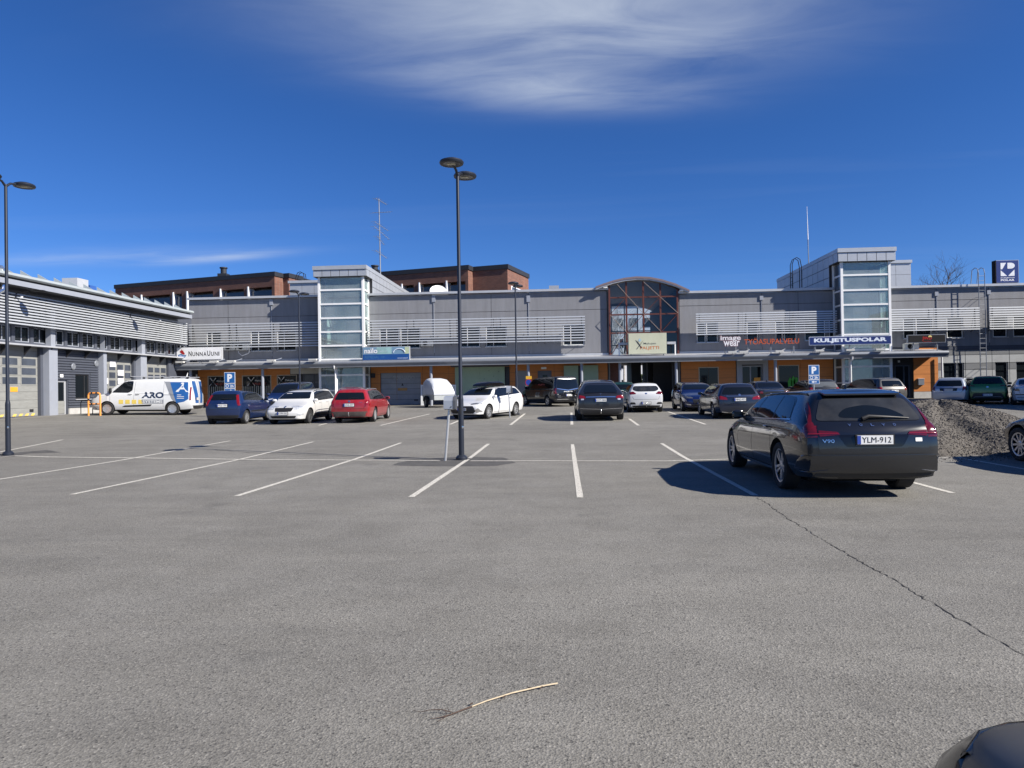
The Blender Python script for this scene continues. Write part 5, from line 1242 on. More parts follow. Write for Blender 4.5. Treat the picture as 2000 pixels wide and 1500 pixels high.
# ---- blue hatchback
def rear_car(c, lampy, lampz, platez, txt, tg=True, lmat=None, wr=True, lside=True, top=None):
    y0, y1 = lampy; z0, z1 = lampz
    for sg in (1, -1):
        c.patch('tail_light', 'B', [(sg*y0, z0), (sg*y1, z0+.02), (sg*(top[1] if top else y1*.985), z1), (sg*(top[0] if top else y0+.02), z1-.02)][::sg], lmat or M_TAIL, .007, .03)
        if lside: c.patch('tail_light', 'L' if sg > 0 else 'R', [(-c.L/2+.10, z0+.02), (-c.L/2+.26, z0+.05), (-c.L/2+.26, z1-.05), (-c.L/2+.14, z1-.02)], lmat or M_TAIL, .007, .03)
    if tg: tailgate(c, y0*1.02, platez-.16, z1)
    c.plate('B', platez, txt)
    if wr: wiper(c, c.sp['beltr']+.07, .05, -.36)
def front_car(c, lampy, lampz, grill, platez, txt, lmat=None):
    y0, y1 = lampy; z0, z1 = lampz
    for sg in (1, -1):
        c.patch('headlight', 'F', [(sg*y0, z0), (sg*y1, z0+.02), (sg*y1*.97, z1+.02), (sg*(y0+.04), z1-.03)][::sg], lmat or M_LENSW, .006, .035)
        c.patch('headlight', 'L' if sg > 0 else 'R', [(c.L/2-.42, z0+.05), (c.L/2-.16, z0), (c.L/2-.2, z1-.02), (c.L/2-.45, z1+.05)], lmat or M_LENSW, .006, .035)
    (ga, gb_, gw_) = grill; c.patch('grille', 'F', [(-gw_*.88, ga), (gw_*.88, ga), (gw_, gb_), (-gw_, gb_)], M_TRIM, .006, .03); emblem(c, 'F', gb_+.035, .09, .07)
    c.patch('lower_grille', 'F', [(-.50, .27), (.50, .27), (.56, .37), (-.56, .37)], M_TRIM, .006, .03); c.plate('F', platez, txt)
def common(c, col, hx, dz, drs, mz=None, mx=None, rub=False):
    sp = c.sp; c.handles(hx, dz, col); c.mirrors(mx or sp['xc']-.18, (mz or sp['belt']+.01), col, .20, .13); c.doors(drs, .30, sp['belt']+.03)
    c.strip('door_gap', 'L', [(drs[0][0], .30), (drs[-1][0]+.2, .30)], .009, M_SEAM, .0025, (1, -1)); c.strip('sill_trim', 'L', [(c.xa-.42, .235), (c.xb+.42, .235)], .05, M_TRIM, .003, (1, -1))
    if rub: c.strip('rub_strip', 'L', [(c.xa-.45, .52), (c.xb+.45, .53)], .05, M_TRIM, .005, (1, -1))

PBL = paint('navy_car_paint', (.010, .024, .085), .25, .3, .04)
c = Car('hatchback_car', 'dark blue hatchback seen from behind next to the white van', 'car', (-14.55, 31.55), 92, hatch(3.92, 1.68, 1.46, 2.48, .80, wr=.295), PBL, rimstyle='multi')
glaze(c, [(-.02, -.08), (-.90, -.78)]); screens(c, rw=.70)
rear_car(c, (.655, .76), (.80, 1.28), .82, 'HLJ-130', lmat=M_TAIL, top=(.50, .60), lside=False); common(c, PBL, (.15, -.72), .88, [(.80, .75), (-.03, -.06), (-.88, -.86)], rub=True); emblem(c, 'B', .95, .10, .05); c.whip(1.9-1.75, .3)
bumper_dark(c, 'B', .27, .40, .70)

PWH = paint('white_car_paint', (.60, .60, .585), 0, .3, .02)
sko = dict(xe=-1.92, nose=.70)
c = Car('estate_car', 'white estate car with dark grille facing the camera beside the blue hatchback', 'car', (-11.62, 31.45), -91, estate(4.57, 1.77, 1.47, 2.58, .90), PWH, rimstyle='multi', dark_rim=True)
glaze(c, [(.06, .0), (-.86, -.80)]); screens(c); rear_car(c, (.62, .84), (.72, 1.0), .74, 'KYM-543'); front_car(c, (.42, .82), (.62, .76), (.55, .70, .40), .475, 'KYM-543'); common(c, PWH, (.2, -.7), .88, [(.85, .8), (.03, .0), (-.92, -.9)]); c.rails(.2, -1.75, M_TRIM)
for sg in (1, -1): c.patch('fog_light', 'F', [(sg*.58, .38), (sg*.80, .39), (sg*.79, .46), (sg*.60, .45)][::sg], M_LENSW, .006, .02)
c.patch('lower_sill', 'L', [(.95, .24), (-.9, .24), (-.9, .42), (.95, .42)], M_TRIM, .004, .03, sides=(1, -1))
c.patch('sun_strip', 'F', [(-.48, 1.275), (-.22, 1.275), (-.22, 1.29), (-.48, 1.29)], M_PLATE, .009, .005)

PRD = paint('dusty_red_paint', (.30, .012, .018), .1, .32, .22)
c = Car('estate_car', 'dusty red estate car with tow hook seen from behind', 'car', (-8.98, 31.85), 91, estate(4.57, 1.77, 1.47, 2.58, .90), PRD, rimstyle='cover')
glaze(c, [(.06, .0), (-.86, -.80)]); screens(c, rw=.74); rear_car(c, (.66, .85), (.70, 1.0), .78, 'ZHS-227'); common(c, PRD, (.2, -.7), .88, [(.85, .8), (.03, .0), (-.92, -.9)]); c.rails(.2, -1.75, M_GUT); emblem(c, 'B', .93, .09, .08); towbar(c); c.whip(-1.5, .12)
c.words('lettering', '4x4', 'B', -.42, .86, .14, .05, M_CHR, .006); c.patch('lower_bumper', 'B', [(-.74, .28), (.74, .28), (.78, .50), (-.78, .50)], pmat('dirty_bumper', (.075, .058, .052), .75, 0, .3, 8), .004, .05)

# ---- half hidden cars by the shop windows
PDB = paint('deep_blue_paint', (.008, .018, .07), .2, .3)
c = Car('van_car', 'dark blue high car half hidden behind the white estate facing camera', 'car', (-15.3, 39.6), -90, hatch(4.35, 1.80, 1.80, 2.70, .85, nose=.82, cowl=1.12, belt=1.05, beltr=1.08), PDB)
glaze(c, [(.1, .0), (-.95, -.9)]); screens(c); front_car(c, (.45, .82), (.70, .90), (.60, .76, .42), .50, 'OTX-318'); common(c, PDB, (.2, -.7), 1.0, [(.85, .8), (.03, 0), (-.95, -.9)])
PMR = paint('maroon_paint', (.085, .010, .016), .1, .3)
c = Car('hatchback_car', 'maroon car mostly hidden between the white and the red estates', 'car', (-11.5, 39.9), 90, hatch(4.2, 1.74, 1.48, 2.6, .82), PMR)
glaze(c, [(.0, -.06), (-.9, -.8)]); screens(c); rear_car(c, (.62, .82), (.78, 1.05), .80, 'IKN-655'); common(c, PMR, (.2, -.7), .9, [(.85, .8), (.0, -.03), (-.9, -.88)])

# ---- white estate at an angle
PW2 = paint('bright_white_paint', (.64, .645, .65), 0, .25)
fl = G(953, 818); th = R(-113.0); hv = Vector((cos(th), sin(th), 0)); lf = Vector((-sin(th), cos(th), 0)); sp = estate(4.65, 1.79, 1.46, 2.70, .93, nose=.72, cowl=.98, belt=.93, beltr=1.02, xe=-1.90, yr=.68)
ctr = fl - lf*(sp['W']/2-.1) - hv*(sp['L']/2-sp['fo'])
c = Car('estate_car', 'white estate car with black roof box parked askew behind the lamp post', 'car', (ctr.x, ctr.y), -113, sp, PW2, rimstyle='ten')
glaze(c, [(.10, .02), (-.90, -.82)], hook=.03); screens(c, .82); rear_car(c, (.60, .85), (.84, 1.0), .74, 'CPV-381')
for sg in (1, -1):
    pl = 'L' if sg > 0 else 'R'
    c.patch('headlight', 'F', [(sg*.36, .655), (sg*.80, .69), (sg*.84, .77), (sg*.40, .695)][::sg], M_LENSD, .006, .02); c.patch('headlight', pl, [(2.10, .66), (1.72, .80), (1.95, .76), (2.14, .72)], M_LENSW, .006, .02)
    c.patch('bumper_blade', 'F', [(sg*.66, .30), (sg*.80, .34), (sg*.74, .52), (sg*.60, .40)][::sg], M_CHR, .009, .02)
c.patch('grille', 'F', [(-.52, .27), (.52, .27), (.68, .40), (.50, .60), (-.50, .60), (-.68, .40)], M_TRIM, .006, .03); c.plate('F', .46, 'CPV-381'); common(c, PW2, (.2, -.72), .90, [(.9, .85), (.05, .02), (-.95, -.9)])
mbx = MB(); pr = [(.55, 0), (.45, .10), (.1, .20), (-.8, .22), (-1.25, .16), (-1.35, .04), (-1.3, 0)]
z0 = c.pt('T', -.3, 0, 0).z+.015
for q in (-.36, -.30, .30, .36): mbx.v += [(x+.2, q, z0+(h if abs(q) < .33 else h*.72)+.01) for x, h in pr]
n7 = len(pr)
for i in range(3): mbx.f += [(i*n7+k, i*n7+(k+1) % n7, (i+1)*n7+(k+1) % n7, (i+1)*n7+k) for k in range(n7)]
mbx.f += [tuple(range(n7)), tuple(range(4*n7-1, 3*n7-1, -1))]
rb = thing('roof_box', 'black roof box on top of the white estate parked askew', 'roof box', (0, 0, 0), world=False); bo = mbx.build('shell', M_GLOSS, rb, True, 40); rb.location = c.o.location; rb.rotation_euler = c.o.rotation_euler
for x in (.35, -.75): MB().tube([(x, -.55, z0-.03), (x, .55, z0-.03)], .018, 6).build('cross_bar', M_TRIM, rb)

# ---- black people carrier by the green doors
PBK = paint('black_van_paint', (.007, .0075, .010), .1, .25)
rl, flw = G(1071, 794), G(1021, 791); th = math.atan2(flw.y-rl.y, flw.x-rl.x); hv = Vector((cos(th), sin(th), 0)); lf = Vector((-sin(th), cos(th), 0))
sp = dict(L=5.14, W=1.93, H=1.90, wb=3.20, fo=.90, wr=.34, nose=.92, cowl=1.18, xc=1.62, xw=.72, xe=-2.36, ze=1.85, belt=1.10, beltr=1.12, xbr=-2.50, yr=.78, zb=.22)
ctr = rl - lf*(sp['W']/2-.1) + hv*(-( -sp['L']/2 + (sp['L']-sp['fo']-sp['wb'])))
c = Car('people_carrier', 'black people carrier van by the sage green doors', 'van', (ctr.x, ctr.y), math.degrees(th), sp, PBK, rimstyle='five')
c.windows([(1.35, 1.14), (.70, 1.68), (-2.05, 1.70), (-2.15, 1.18)][::-1], [(.35, .28), (-.85, -.87)], .05); c.patch('windscreen', 'F', [(-.8, 1.22), (.8, 1.22), (.7, 1.76), (-.7, 1.76)], M_CGL, .005, .08)
c.patch('rear_window', 'B', [(-.76, 1.16), (0, 1.08), (.76, 1.16), (.68, 1.70), (-.68, 1.70)], M_CGL, .006, .08)
for sg in (1, -1):
    c.patch('tail_light', 'B', [(sg*.80, .80), (sg*.93, .80), (sg*.92, 1.14), (sg*.84, 1.12)][::sg], M_TAIL, .006, .02); c.patch('tail_light', 'L' if sg > 0 else 'R', [(-2.30, .80), (-2.48, .80), (-2.46, 1.14), (-2.36, 1.12)], M_TAIL, .006, .02)
    c.patch('headlight', 'F', [(sg*.5, .75), (sg*.86, .80), (sg*.84, .95), (sg*.55, .88)][::sg], M_LENSW, .006, .03)
c.strip('chrome_strip', 'B', [(-.74, 1.13), (0, 1.02), (.74, 1.13)], .04, M_CHR, .007); c.strip('bumper_chrome', 'B', [(-.85, .46), (.85, .46)], .035, M_CHR, .007); c.strip('bumper_chrome', 'B', [(-.7, .60), (.7, .60)], .02, M_CHR, .007)
c.plate('B', .72, 'LNE-460', .42, -.05); c.words('lettering', 'PALJETTI', 'B', .3, .90, .6, .07, M_PLATE, .007, .03); c.handles((.45, -.55), 1.02, PBK); c.doors([(1.45, 1.4), (.32, .3), (-.95, -.95)], .38, 1.08); c.mirrors(1.4, 1.14, PBK, .2, .22)
c.words('lettering', 'PALJETTI', 'L', -.15, 1.30, .9, .12, pmat('dull_red_film', (.35, .04, .03), .5), .009, .02); c.strip('side_step', 'L', [(1.0, .27), (-1.0, .27)], .05, M_CHR, .006, (1, -1))

# ---- graphite crossover with sloping tail
PTS = paint('graphite_paint', (.035, .036, .040), .6, .28)
c = Car('crossover_car', 'dark grey crossover with sloping glass tail and chrome bar seen from behind', 'car', (1.62, 31.55), 90, dict(L=5.03, W=2.0, H=1.68, wb=2.96, fo=.90, wr=.37, tw=.26, nose=.78, cowl=1.06, xc=1.25, xw=.45, xe=-1.55, ze=1.50, belt=1.02, beltr=1.12, xbr=-2.30, yr=.64, zb=.20), PTS, rimstyle='ten', dark_rim=True)
glaze(c, [(.15, .05), (-.95, -.85)], rear=(-1.75, -1.35)); screens(c, .8, .70, rlow=1.17, rtop=1.47)
for sg in (1, -1): c.patch('tail_light', 'B', [(sg*.60, .93), (sg*.90, .92), (sg*.88, 1.06), (sg*.66, 1.03)][::sg], M_TAIL, .007, .03); c.patch('tail_light', 'L' if sg > 0 else 'R', [(-2.12, .94), (-2.42, .92), (-2.36, 1.04), (-2.15, 1.02)], M_TAIL, .007, .03); c.patch('reversing_light', 'B', [(sg*.68, .87), (sg*.80, .86), (sg*.80, .92), (sg*.68, .925)][::sg], M_LENSW, .008, .02)
c.strip('chrome_bar', 'B', [(-.60, .985), (0, .995), (.60, .985)], .04, M_CHR, .010); c.strip('spoiler_lip', 'B', [(-.66, 1.135), (0, 1.165), (.66, 1.135)], .03, M_GLOSS, .012); c.plate('B', .86, 'GZT-504', .45); c.words('emblem', 'T', 'B', .035, 1.05, .07, .07, M_CHR, .009, .02)
tailgate(c, .70, .58, .95); bumper_dark(c, 'B', .25, .42, .74); c.strip('bumper_crease', 'B', [(-.85, .52), (0, .49), (.85, .52)], .014, M_CHR, .004); towbar(c); common(c, PTS, (.3, -.7), .95, [(.95, .9), (.1, .05), (-1.0, -.95)])
c.patch('headlight', 'F', [(.5, .7), (.9, .76), (.86, .84), (.55, .78)], M_LENSW, .006, .03, sides=(1, -1))

PGN = paint('bottle_green_paint', (.012, .045, .042), .2, .3)
c = Car('hatchback_car', 'dark green car glimpsed between the grey crossover and white hatchback', 'car', (3.75, 45.2), 90, hatch(4.1, 1.72, 1.5, 2.55, .8), PGN)
glaze(c, [(.0, -.06), (-.9, -.8)]); screens(c); rear_car(c, (.60, .82), (.80, 1.06), .80, 'BXE-771'); common(c, PGN, (.2, -.7), .9, [(.85, .8), (.0, -.03), (-.9, -.88)])

PWK = paint('white_hatch_paint', (.56, .57, .58), 0, .28)
c = Car('hatchback_car', 'white hatchback with oval rear window seen from behind by the passage', 'car', (4.22, 37.75), 90, hatch(4.31, 1.78, 1.47, 2.65, .86, wr=.315, yr=.66, xe=-1.75, beltr=1.02), PWK)
glaze(c, [(.05, -.02), (-.88, -.78)]); c.patch('windscreen', 'F', [(-.7, 1.08), (.7, 1.08), (.56, 1.34), (-.56, 1.34)], M_CGL, .005, .06)
c.patch('rear_window', 'B', [(-.66, 1.14), (-.45, 1.05), (.45, 1.05), (.66, 1.14), (.58, 1.32), (-.58, 1.32)], pmat('dusty_dark_glass', (.02, .024, .03), .12, 0, .3, 3, dirt=.15), .005, .09)
for sg in (1, -1): c.patch('tail_light', 'B', [(sg*.46, .93), (sg*.80, .90), (sg*.82, 1.02), (sg*.62, 1.06)][::sg], M_TAILD, .007, .05); c.patch('tail_light', 'L' if sg > 0 else 'R', [(-2.06, .90), (-1.78, 1.0), (-1.85, 1.05), (-2.02, 1.03)], M_TAILD, .007, .03); c.patch('bumper_vent', 'B', [(sg*.50, .42), (sg*.80, .42), (sg*.76, .52), (sg*.56, .52)][::sg], M_TRIM, .006, .03)
tailgate(c, .66, .66, .92); c.plate('B', .48, 'FNR-916', .44); emblem(c, 'B', .95, .11, .06); bumper_dark(c, 'B', .24, .36, .70); common(c, PWK, (.2, -.7), .92, [(.85, .8), (.02, -.02), (-.9, -.86)]); c.whip(-1.3, .25); towbar(c); front_car(c, (.5, .84), (.68, .82), (.58, .66, .4), .45, 'FNR-916')

PFO = paint('sapphire_paint', (.008, .016, .075), .3, .25)
c = Car('hatchback_car', 'deep blue hatchback facing the camera left of the navy estate', 'car', (6.98, 37.95), -90, hatch(4.36, 1.82, 1.48, 2.65, .88, wr=.32, nose=.76, cowl=1.02, xc=1.05, xw=.25), PFO, rimstyle='ten')
glaze(c, [(.0, -.05), (-.9, -.82)]); screens(c, .80); front_car(c, (.42, .84), (.66, .76), (.42, .62, .46), .42, 'AJU-240', M_LENSD); common(c, PFO, (.2, -.7), .93, [(.85, .8), (.0, -.03), (-.92, -.9)]); rear_car(c, (.6, .84), (.84, 1.05), .8, 'AJU-240')
for sg in (1, -1): c.patch('fog_light', 'F', [(sg*.52, .33), (sg*.78, .36), (sg*.78, .40), (sg*.54, .38)][::sg], M_CHR, .007, .01)
c.strip('pillar_glint', 'F', [(-.79, 1.10), (-.66, 1.38)], .03, M_CHR, .009)

PMB = paint('navy_estate_paint', (.022, .028, .050), .5, .28)
c = Car('estate_car', 'navy estate car with chrome rails and wide red tail lights seen from behind', 'car', (7.22, 31.65), 90, estate(4.70, 1.81, 1.457, 2.84, .80, wr=.325, xe=-1.98, beltr=.98, yr=.66), PMB, rimstyle='ten')
glaze(c, [(.05, -.02), (-.95, -.88)]); screens(c, rw=.76, rlow=1.01); c.strip('window_chrome', 'L', [(.9, .965), (-.4, .985), (-1.85, 1.03)], .016, M_CHR, .009, (1, -1))
for sg in (1, -1): c.patch('tail_light', 'B', [(sg*.48, .79), (sg*.84, .80), (sg*.85, .90), (sg*.76, .95), (sg*.52, .88)][::sg], M_TAIL, .007, .03); c.patch('tail_light', 'L' if sg > 0 else 'R', [(-2.2, .80), (-1.92, .84), (-1.95, .93), (-2.18, .94)], M_TAIL, .007, .03)
c.strip('chrome_bar', 'B', [(-.52, .935), (.52, .935)], .022, M_CHR, .008); c.plate('B', .80, 'MMO-973', .46); tailgate(c, .66, .60, .9); c.strip('bumper_chrome', 'B', [(-.70, .30), (-.45, .27), (0, .285), (.45, .27), (.70, .30)], .03, M_CHR, .008); emblem(c, 'B', .975, .09, .09); common(c, PMB, (.25, -.72), .88, [(.95, .9), (.02, 0), (-.98, -.95)]); c.rails(.25, -1.80, M_CHR, .05, .03); c.words('lettering', 'C 220', 'B', .60, .93, .16, .04, M_CHR, .007); bumper_dark(c, 'B', .22, .27, .6)

# ---- cars parked along the right hand shop
PBS = paint('black_saloon_paint', (.010, .011, .014), .1, .3, .1)
c = Car('saloon_car', 'black saloon parked behind the navy estate', 'car', (11.3, 41.0), 90, sedan(4.8, 1.84, 1.46, 2.85, .85, wr=.33, yr=.68), PBS)
glaze(c, [(.0, -.08), (-.95, -.85)], rear=(-1.55, -1.05)); screens(c, .78, .66, rlow=1.06, rtop=1.34); rear_car(c, (.56, .84), (.78, .92), .74, 'NRB-508', wr=False); common(c, PBS, (.2, -.75), .86, [(.9, .85), (.0, -.03), (-.98, -.95)]); c.strip('chrome_bar', 'B', [(-.5, .93), (.5, .93)], .02, M_CHR, .007); c.fin(-1.0)
PDG = paint('dark_grey_paint', (.028, .029, .032), .4, .3, .05)
c = Car('hatchback_car', 'dark grey hatchback behind the blue parking sign on the right', 'car', (14.6, 42.6), 90, hatch(4.3, 1.80, 1.50, 2.64, .86), PDG)
glaze(c, [(.0, -.06), (-.9, -.8)]); screens(c, rw=.72, rearm=pmat('grey_rear_glass', (.10, .11, .12), .12)); rear_car(c, (.62, .84), (.80, 1.05), .80, 'ERK-233'); common(c, PDG, (.2, -.7), .9, [(.85, .8), (.0, -.03), (-.9, -.88)])
PSV = paint('dusty_silver_paint', (.085, .083, .080), .4, .4, .25)
c = Car('estate_car', 'dusty silver estate with red tail light before the right glass tower', 'car', (18.0, 43.0), 101, estate(4.6, 1.79, 1.52, 2.65, .88, beltr=1.0), PSV)
glaze(c, [(.06, .0), (-.86, -.80)]); screens(c, rw=.70); rear_car(c, (.66, .85), (.80, 1.02), .78, 'OSL-190'); common(c, PSV, (.2, -.7), .88, [(.85, .8), (.03, .0), (-.92, -.9)]); c.whip(-1.3, .15)
PSB = paint('silver_blue_paint', (.36, .40, .47), .4, .3, .03)
c = Car('estate_car', 'silver estate car in the shade beside the orange panelled bay', 'car', (22.75, 42.3), 48, estate(4.57, 1.77, 1.48, 2.58, .90), PSB)
glaze(c, [(.06, .0), (-.86, -.80)]); screens(c, rw=.74); rear_car(c, (.66, .85), (.74, 1.0), .80, 'GKM-847', lmat=M_TAILD); common(c, PSB, (.2, -.7), .88, [(.85, .8), (.03, .0), (-.92, -.9)]); c.rails(.2, -1.75, M_TRIM)
c.patch('plate_recess', 'B', [(-.40, .73), (.40, .73), (.44, .89), (-.44, .89)], M_GLOSS, .003, .03)
PGR = paint('leaf_green_paint', (.035, .17, .035), .1, .28)
c = Car('suv_car', 'bright green crossover with black roof in the shade', 'car', (23.95, 41.6), 58, hatch(4.15, 1.79, 1.53, 2.56, .84, wr=.34, nose=.86, cowl=1.08, belt=1.03, beltr=1.08, zb=.22), PGR, rimstyle='five', dark_rim=True)
glaze(c, [(.0, -.06), (-.9, -.8)]); screens(c, rw=.78, rlow=1.10, rtop=1.42); rear_car(c, (.56, .84), (.98, 1.05), .52, 'ANS-954', tg=False, lmat=M_TAILD); common(c, PGR, (.2, -.7), .97, [(.85, .8), (.0, -.03), (-.9, -.88)]); c.patch('lower_bumper', 'B', [(-.80, .26), (.80, .26), (.62, .62), (-.62, .62)], M_TRIM, .004, .05); c.strip('bumper_chrome', 'B', [(-.75, .30), (-.55, .42), (.55, .42), (.75, .30)], .03, M_GUT, .007); emblem(c, 'B', .95, .1, .07)
c.patch('black_roof', 'T', [(-1.7, -.52), (.15, -.54), (.15, .54), (-1.7, .52)], M_GLOSS, .004, .05); tailgate(c, .78, .64, 1.06)
PWB = paint('white_saloon_paint', (.55, .58, .62), .1, .3)
c = Car('saloon_car', 'white saloon at the right edge beside the green crossover', 'car', (25.15, 40.0), 60, sedan(4.47, 1.74, 1.415, 2.73, .78, yr=.66), PWB)
glaze(c, [(.0, -.08), (-.95, -.85)], rear=(-1.50, -.98)); screens(c, .78, .64, rlow=1.04, rtop=1.30); rear_car(c, (.54, .83), (.74, .90), .74, 'BLZ-421', wr=False, lmat=M_TAILD); common(c, PWB, (.2, -.75), .86, [(.9, .85), (.0, -.03), (-.95, -.92)]); c.strip('bumper_trim', 'B', [(-.8, .56), (.8, .56)], .05, M_TRIM, .006); c.strip('bumper_trim', 'B', [(-.8, .42), (.8, .42)], .02, M_TRIM, .006); emblem(c, 'B', .86, .08, .08, M_TRIM)

# ---- dark car cut by the right edge of the frame, and the dark car beside the photographer
PMN = paint('midnight_paint', (.010, .013, .022), .2, .25)
c = Car('saloon_car', 'midnight blue car cut off by the right edge beside the gravel heap', 'car', (9.72, 12.95), 90, sedan(4.6, 1.82, 1.43, 2.76, .80, wr=.325, rr=.72), PMN, rimstyle='ten')
glaze(c, [(.0, -.08), (-.95, -.85)], rear=(-1.55, -1.05)); screens(c, .78, .66, rlow=1.04, rtop=1.31); front_car(c, (.45, .84), (.58, .70), (.48, .62, .36), .42, 'SKU-612'); common(c, PMN, (.2, -.75), .86, [(.9, .85), (.0, -.03), (-.98, -.95)]); rear_car(c, (.56, .84), (.78, .92), .74, 'SKU-612', wr=False)
PGY = pmat('grey_suv_paint', (.060, .058, .055), .35, .1, .04, 3)
c = Car('parked_car', 'dark grey car with black headlight at the bottom right corner', 'car', (1.62, -.40), 90, estate(4.6, 1.84, 1.62, 2.68, .88, wr=.35, nose=.77, cowl=1.04, belt=1.0, beltr=1.05, zb=.22), PGY, rimstyle='ten', dark_rim=True)
glaze(c, [(.06, .0), (-.86, -.80)]); screens(c); common(c, PGY, (.2, -.7), .94, [(.85, .8), (.03, .0), (-.92, -.9)]); rear_car(c, (.62, .84), (.80, 1.02), .78, 'RXO-305')
c.patch('grille', 'F', [(-.4, .45), (.4, .45), (.44, .70), (-.44, .70)], M_TRIM, .006, .03)
c.patch('black_bonnet', 'T', [(1.98, -.50), (1.60, -.63), (.95, -.68), (.95, .68), (1.60, .63), (1.98, .50)], pmat('satin_black', (.008, .008, .010), .45), .012, .14, rings=(1, .96, .9, .8, .7, .55, .4, .2))
for sg in (1, -1):
    c.patch('headlight', 'F', [(sg*.50, .64), (sg*.86, .66), (sg*.84, .78), (sg*.52, .76)][::sg], M_GLOSS, .005, .03)
    c.strip('bonnet_gap', 'T', [(2.05, sg*.56), (1.75, sg*.66), (1.3, sg*.72), (.9, sg*.735)], .012, M_SEAM, .004)
# ================================================================ things on and around the buildings
def board(name, label, cat, x0, x1, y0, y1, Y, mat, depth=.2, edge=None, kind='sign'):
    a, b = P(x0, (y0+y1)/2, Y), P(x1, (y0+y1)/2, Y); zt_ = P((x0+x1)/2, y0, Y).z; zb_ = P((x0+x1)/2, y1, Y).z
    o = thing(name, label, cat, ((a.x+b.x)/2, Y, zb_))
    MB().box(a.x, b.x, Y, Y+depth, zb_, zt_).build('sign_box', edge or mat, o)
    MB().box(a.x+.03, b.x-.03, Y-.012, Y-.001, zb_+.03, zt_-.03).build('sign_face', mat, o)
    return o, a.x, b.x, zb_, zt_
def feet(o, xs_, Y, z0, z1, mat=None):
    for x in xs_: MB().box(x-.03, x+.03, Y+.08, Y+.14, z0, z1).tube([(x, Y+.12, z1-.02), (x, Y+.7, z0)], .015, 5).build('support', mat or M_GUT, o)
S_WHITE = pmat('sign_white', (.74, .75, .77), .4); S_BLK = pmat('sign_black', (.010, .010, .012), .75, spec=.2); S_NAVY = pmat('sign_navy', (.006, .022, .13), .4); S_LBL = pmat('sign_pale_lettering', (.62, .68, .78), .5)
SY = 49.45
# NunnaUuni
o, a, b, c0, c1 = board('shop_sign', 'white sign with flame emblem reading NunnaUuni on the canopy', 'sign', 345, 432, 678, 703, SY, S_WHITE, .3, M_ALU); h = c1-c0; wd = b-a
x = a+wd*.27
for ch, w_, hh in (('N', .075, .40), ('U', .068, .32), ('N', .072, .32), ('N', .072, .32), ('A', .072, .32), ('U', .075, .40), ('U', .068, .32), ('N', .072, .32), ('I', .022, .32)):
    lettering('lettering', ch, (x, SY-.014, c0+h*.30), (wd*w_*.92, 0, 0), (0, 0, h*hh), S_BLK, o, bold=.02); x += wd*(w_+.012)
cx = a+wd*.125; cz = c0+h*.42; r = h*.29
def disc(cx, cz, rx, rz, a0, a1, y, n=20): return [(cx+rx*cos(R(a0+(a1-a0)*k/n)), y, cz+rz*sin(R(a0+(a1-a0)*k/n))) for k in range(n+1)]
MB().prism(disc(cx, cz, r*1.15, r*.95, 180, 360, SY-.014)+[(cx+r*.4, SY-.014, cz-.02), (cx-r*.3, SY-.014, cz+r*.28)], (0, -.004, 0)).build('wave_emblem', pmat('sign_blue_grey', (.07, .16, .30), .4), o)
MB().prism(disc(cx-.02, cz-r*.2, r*.95, r*.62, 190, 350, SY-.019)+[(cx+r*.2, SY-.019, cz-r*.38), (cx-r*.5, SY-.019, cz-r*.05)], (0, -.003, 0)).build('wave_emblem', pmat('sign_lilac', (.36, .42, .62), .4), o)
MB().prism([(cx+r*.62, SY-.014, cz+r*.0), (cx-r*.1, SY-.014, cz+r*.25), (cx-r*.62, SY-.014, cz+r*.75), (cx-r*.55, SY-.014, cz+r*1.25), (cx-r*.35, SY-.014, cz+r*.95), (cx-r*.12, SY-.014, cz+r*1.55), (cx+r*.05, SY-.014, cz+r*1.05), (cx+r*.28, SY-.014, cz+r*1.35), (cx+r*.35, SY-.014, cz+r*.95), (cx+r*.75, SY-.014, cz+r*.35)], (0, -.004, 0)).build('flame_emblem', pmat('sign_crimson', (.32, .012, .015), .4), o)
feet(o, (a+.3, (a+b)/2, b-.3), SY, 3.65, c0+.02)
# naïlo
o, a, b, c0, c1 = board('shop_sign', 'blue green sign reading naïlo with arc emblem on the canopy', 'sign', 708, 800, 677, 703.5, SY, pmat('sign_teal', (.16, .27, .38), .4), .22, M_ALU); h = c1-c0; wd = b-a
MB().box(a+.03, b-.03, SY-.02, SY-.0125, c0+.03, c0+h*.44).build('lower_band', pmat('sign_blue', (.010, .065, .24), .4), o)
MB().box(a+wd*.30, a+wd*.62, SY-.016, SY-.0125, c0+h*.46, c1-.04).build('colour_band', pmat('sign_sea_green', (.27, .44, .44), .5, 0, .25, 1.5), o); MB().box(a+wd*.90, b-.04, SY-.016, SY-.0125, c0+h*.46, c1-.04).build('colour_band', pmat('sign_lime', (.46, .52, .34), .5), o)
lettering('lettering', 'naïlo', (a+wd*.04, SY-.024, c0+h*.52), (wd*.28, 0, 0), (0, 0, h*.38), S_WHITE, o, bold=.025); lettering('lettering', 'REMEDIAL  >>', (a+wd*.05, SY-.024, c0+h*.14), (wd*.42, 0, 0), (0, 0, h*.2), pmat('sign_dim_blue', (.05, .16, .33), .5), o); lettering('lettering', 'www.nailo.fi', (a+wd*.74, SY-.024, c0+h*.10), (wd*.22, 0, 0), (0, 0, h*.1), S_LBL, o); lettering('lettering', '• sähkö ja talo', (a+wd*.35, SY-.024, c0+h*.62), (wd*.18, 0, 0), (0, 0, h*.09), S_LBL, o)
mb = MB(); pp = disc(a+wd*.78, c0+h*.50, wd*.125, h*.34, 10, 170, SY-.022, 16); mb.tube(pp, .03, 5); mb.build('arc_emblem', S_LBL, o)
feet(o, (a+.3, b-.3), SY, 3.65, c0+.02)
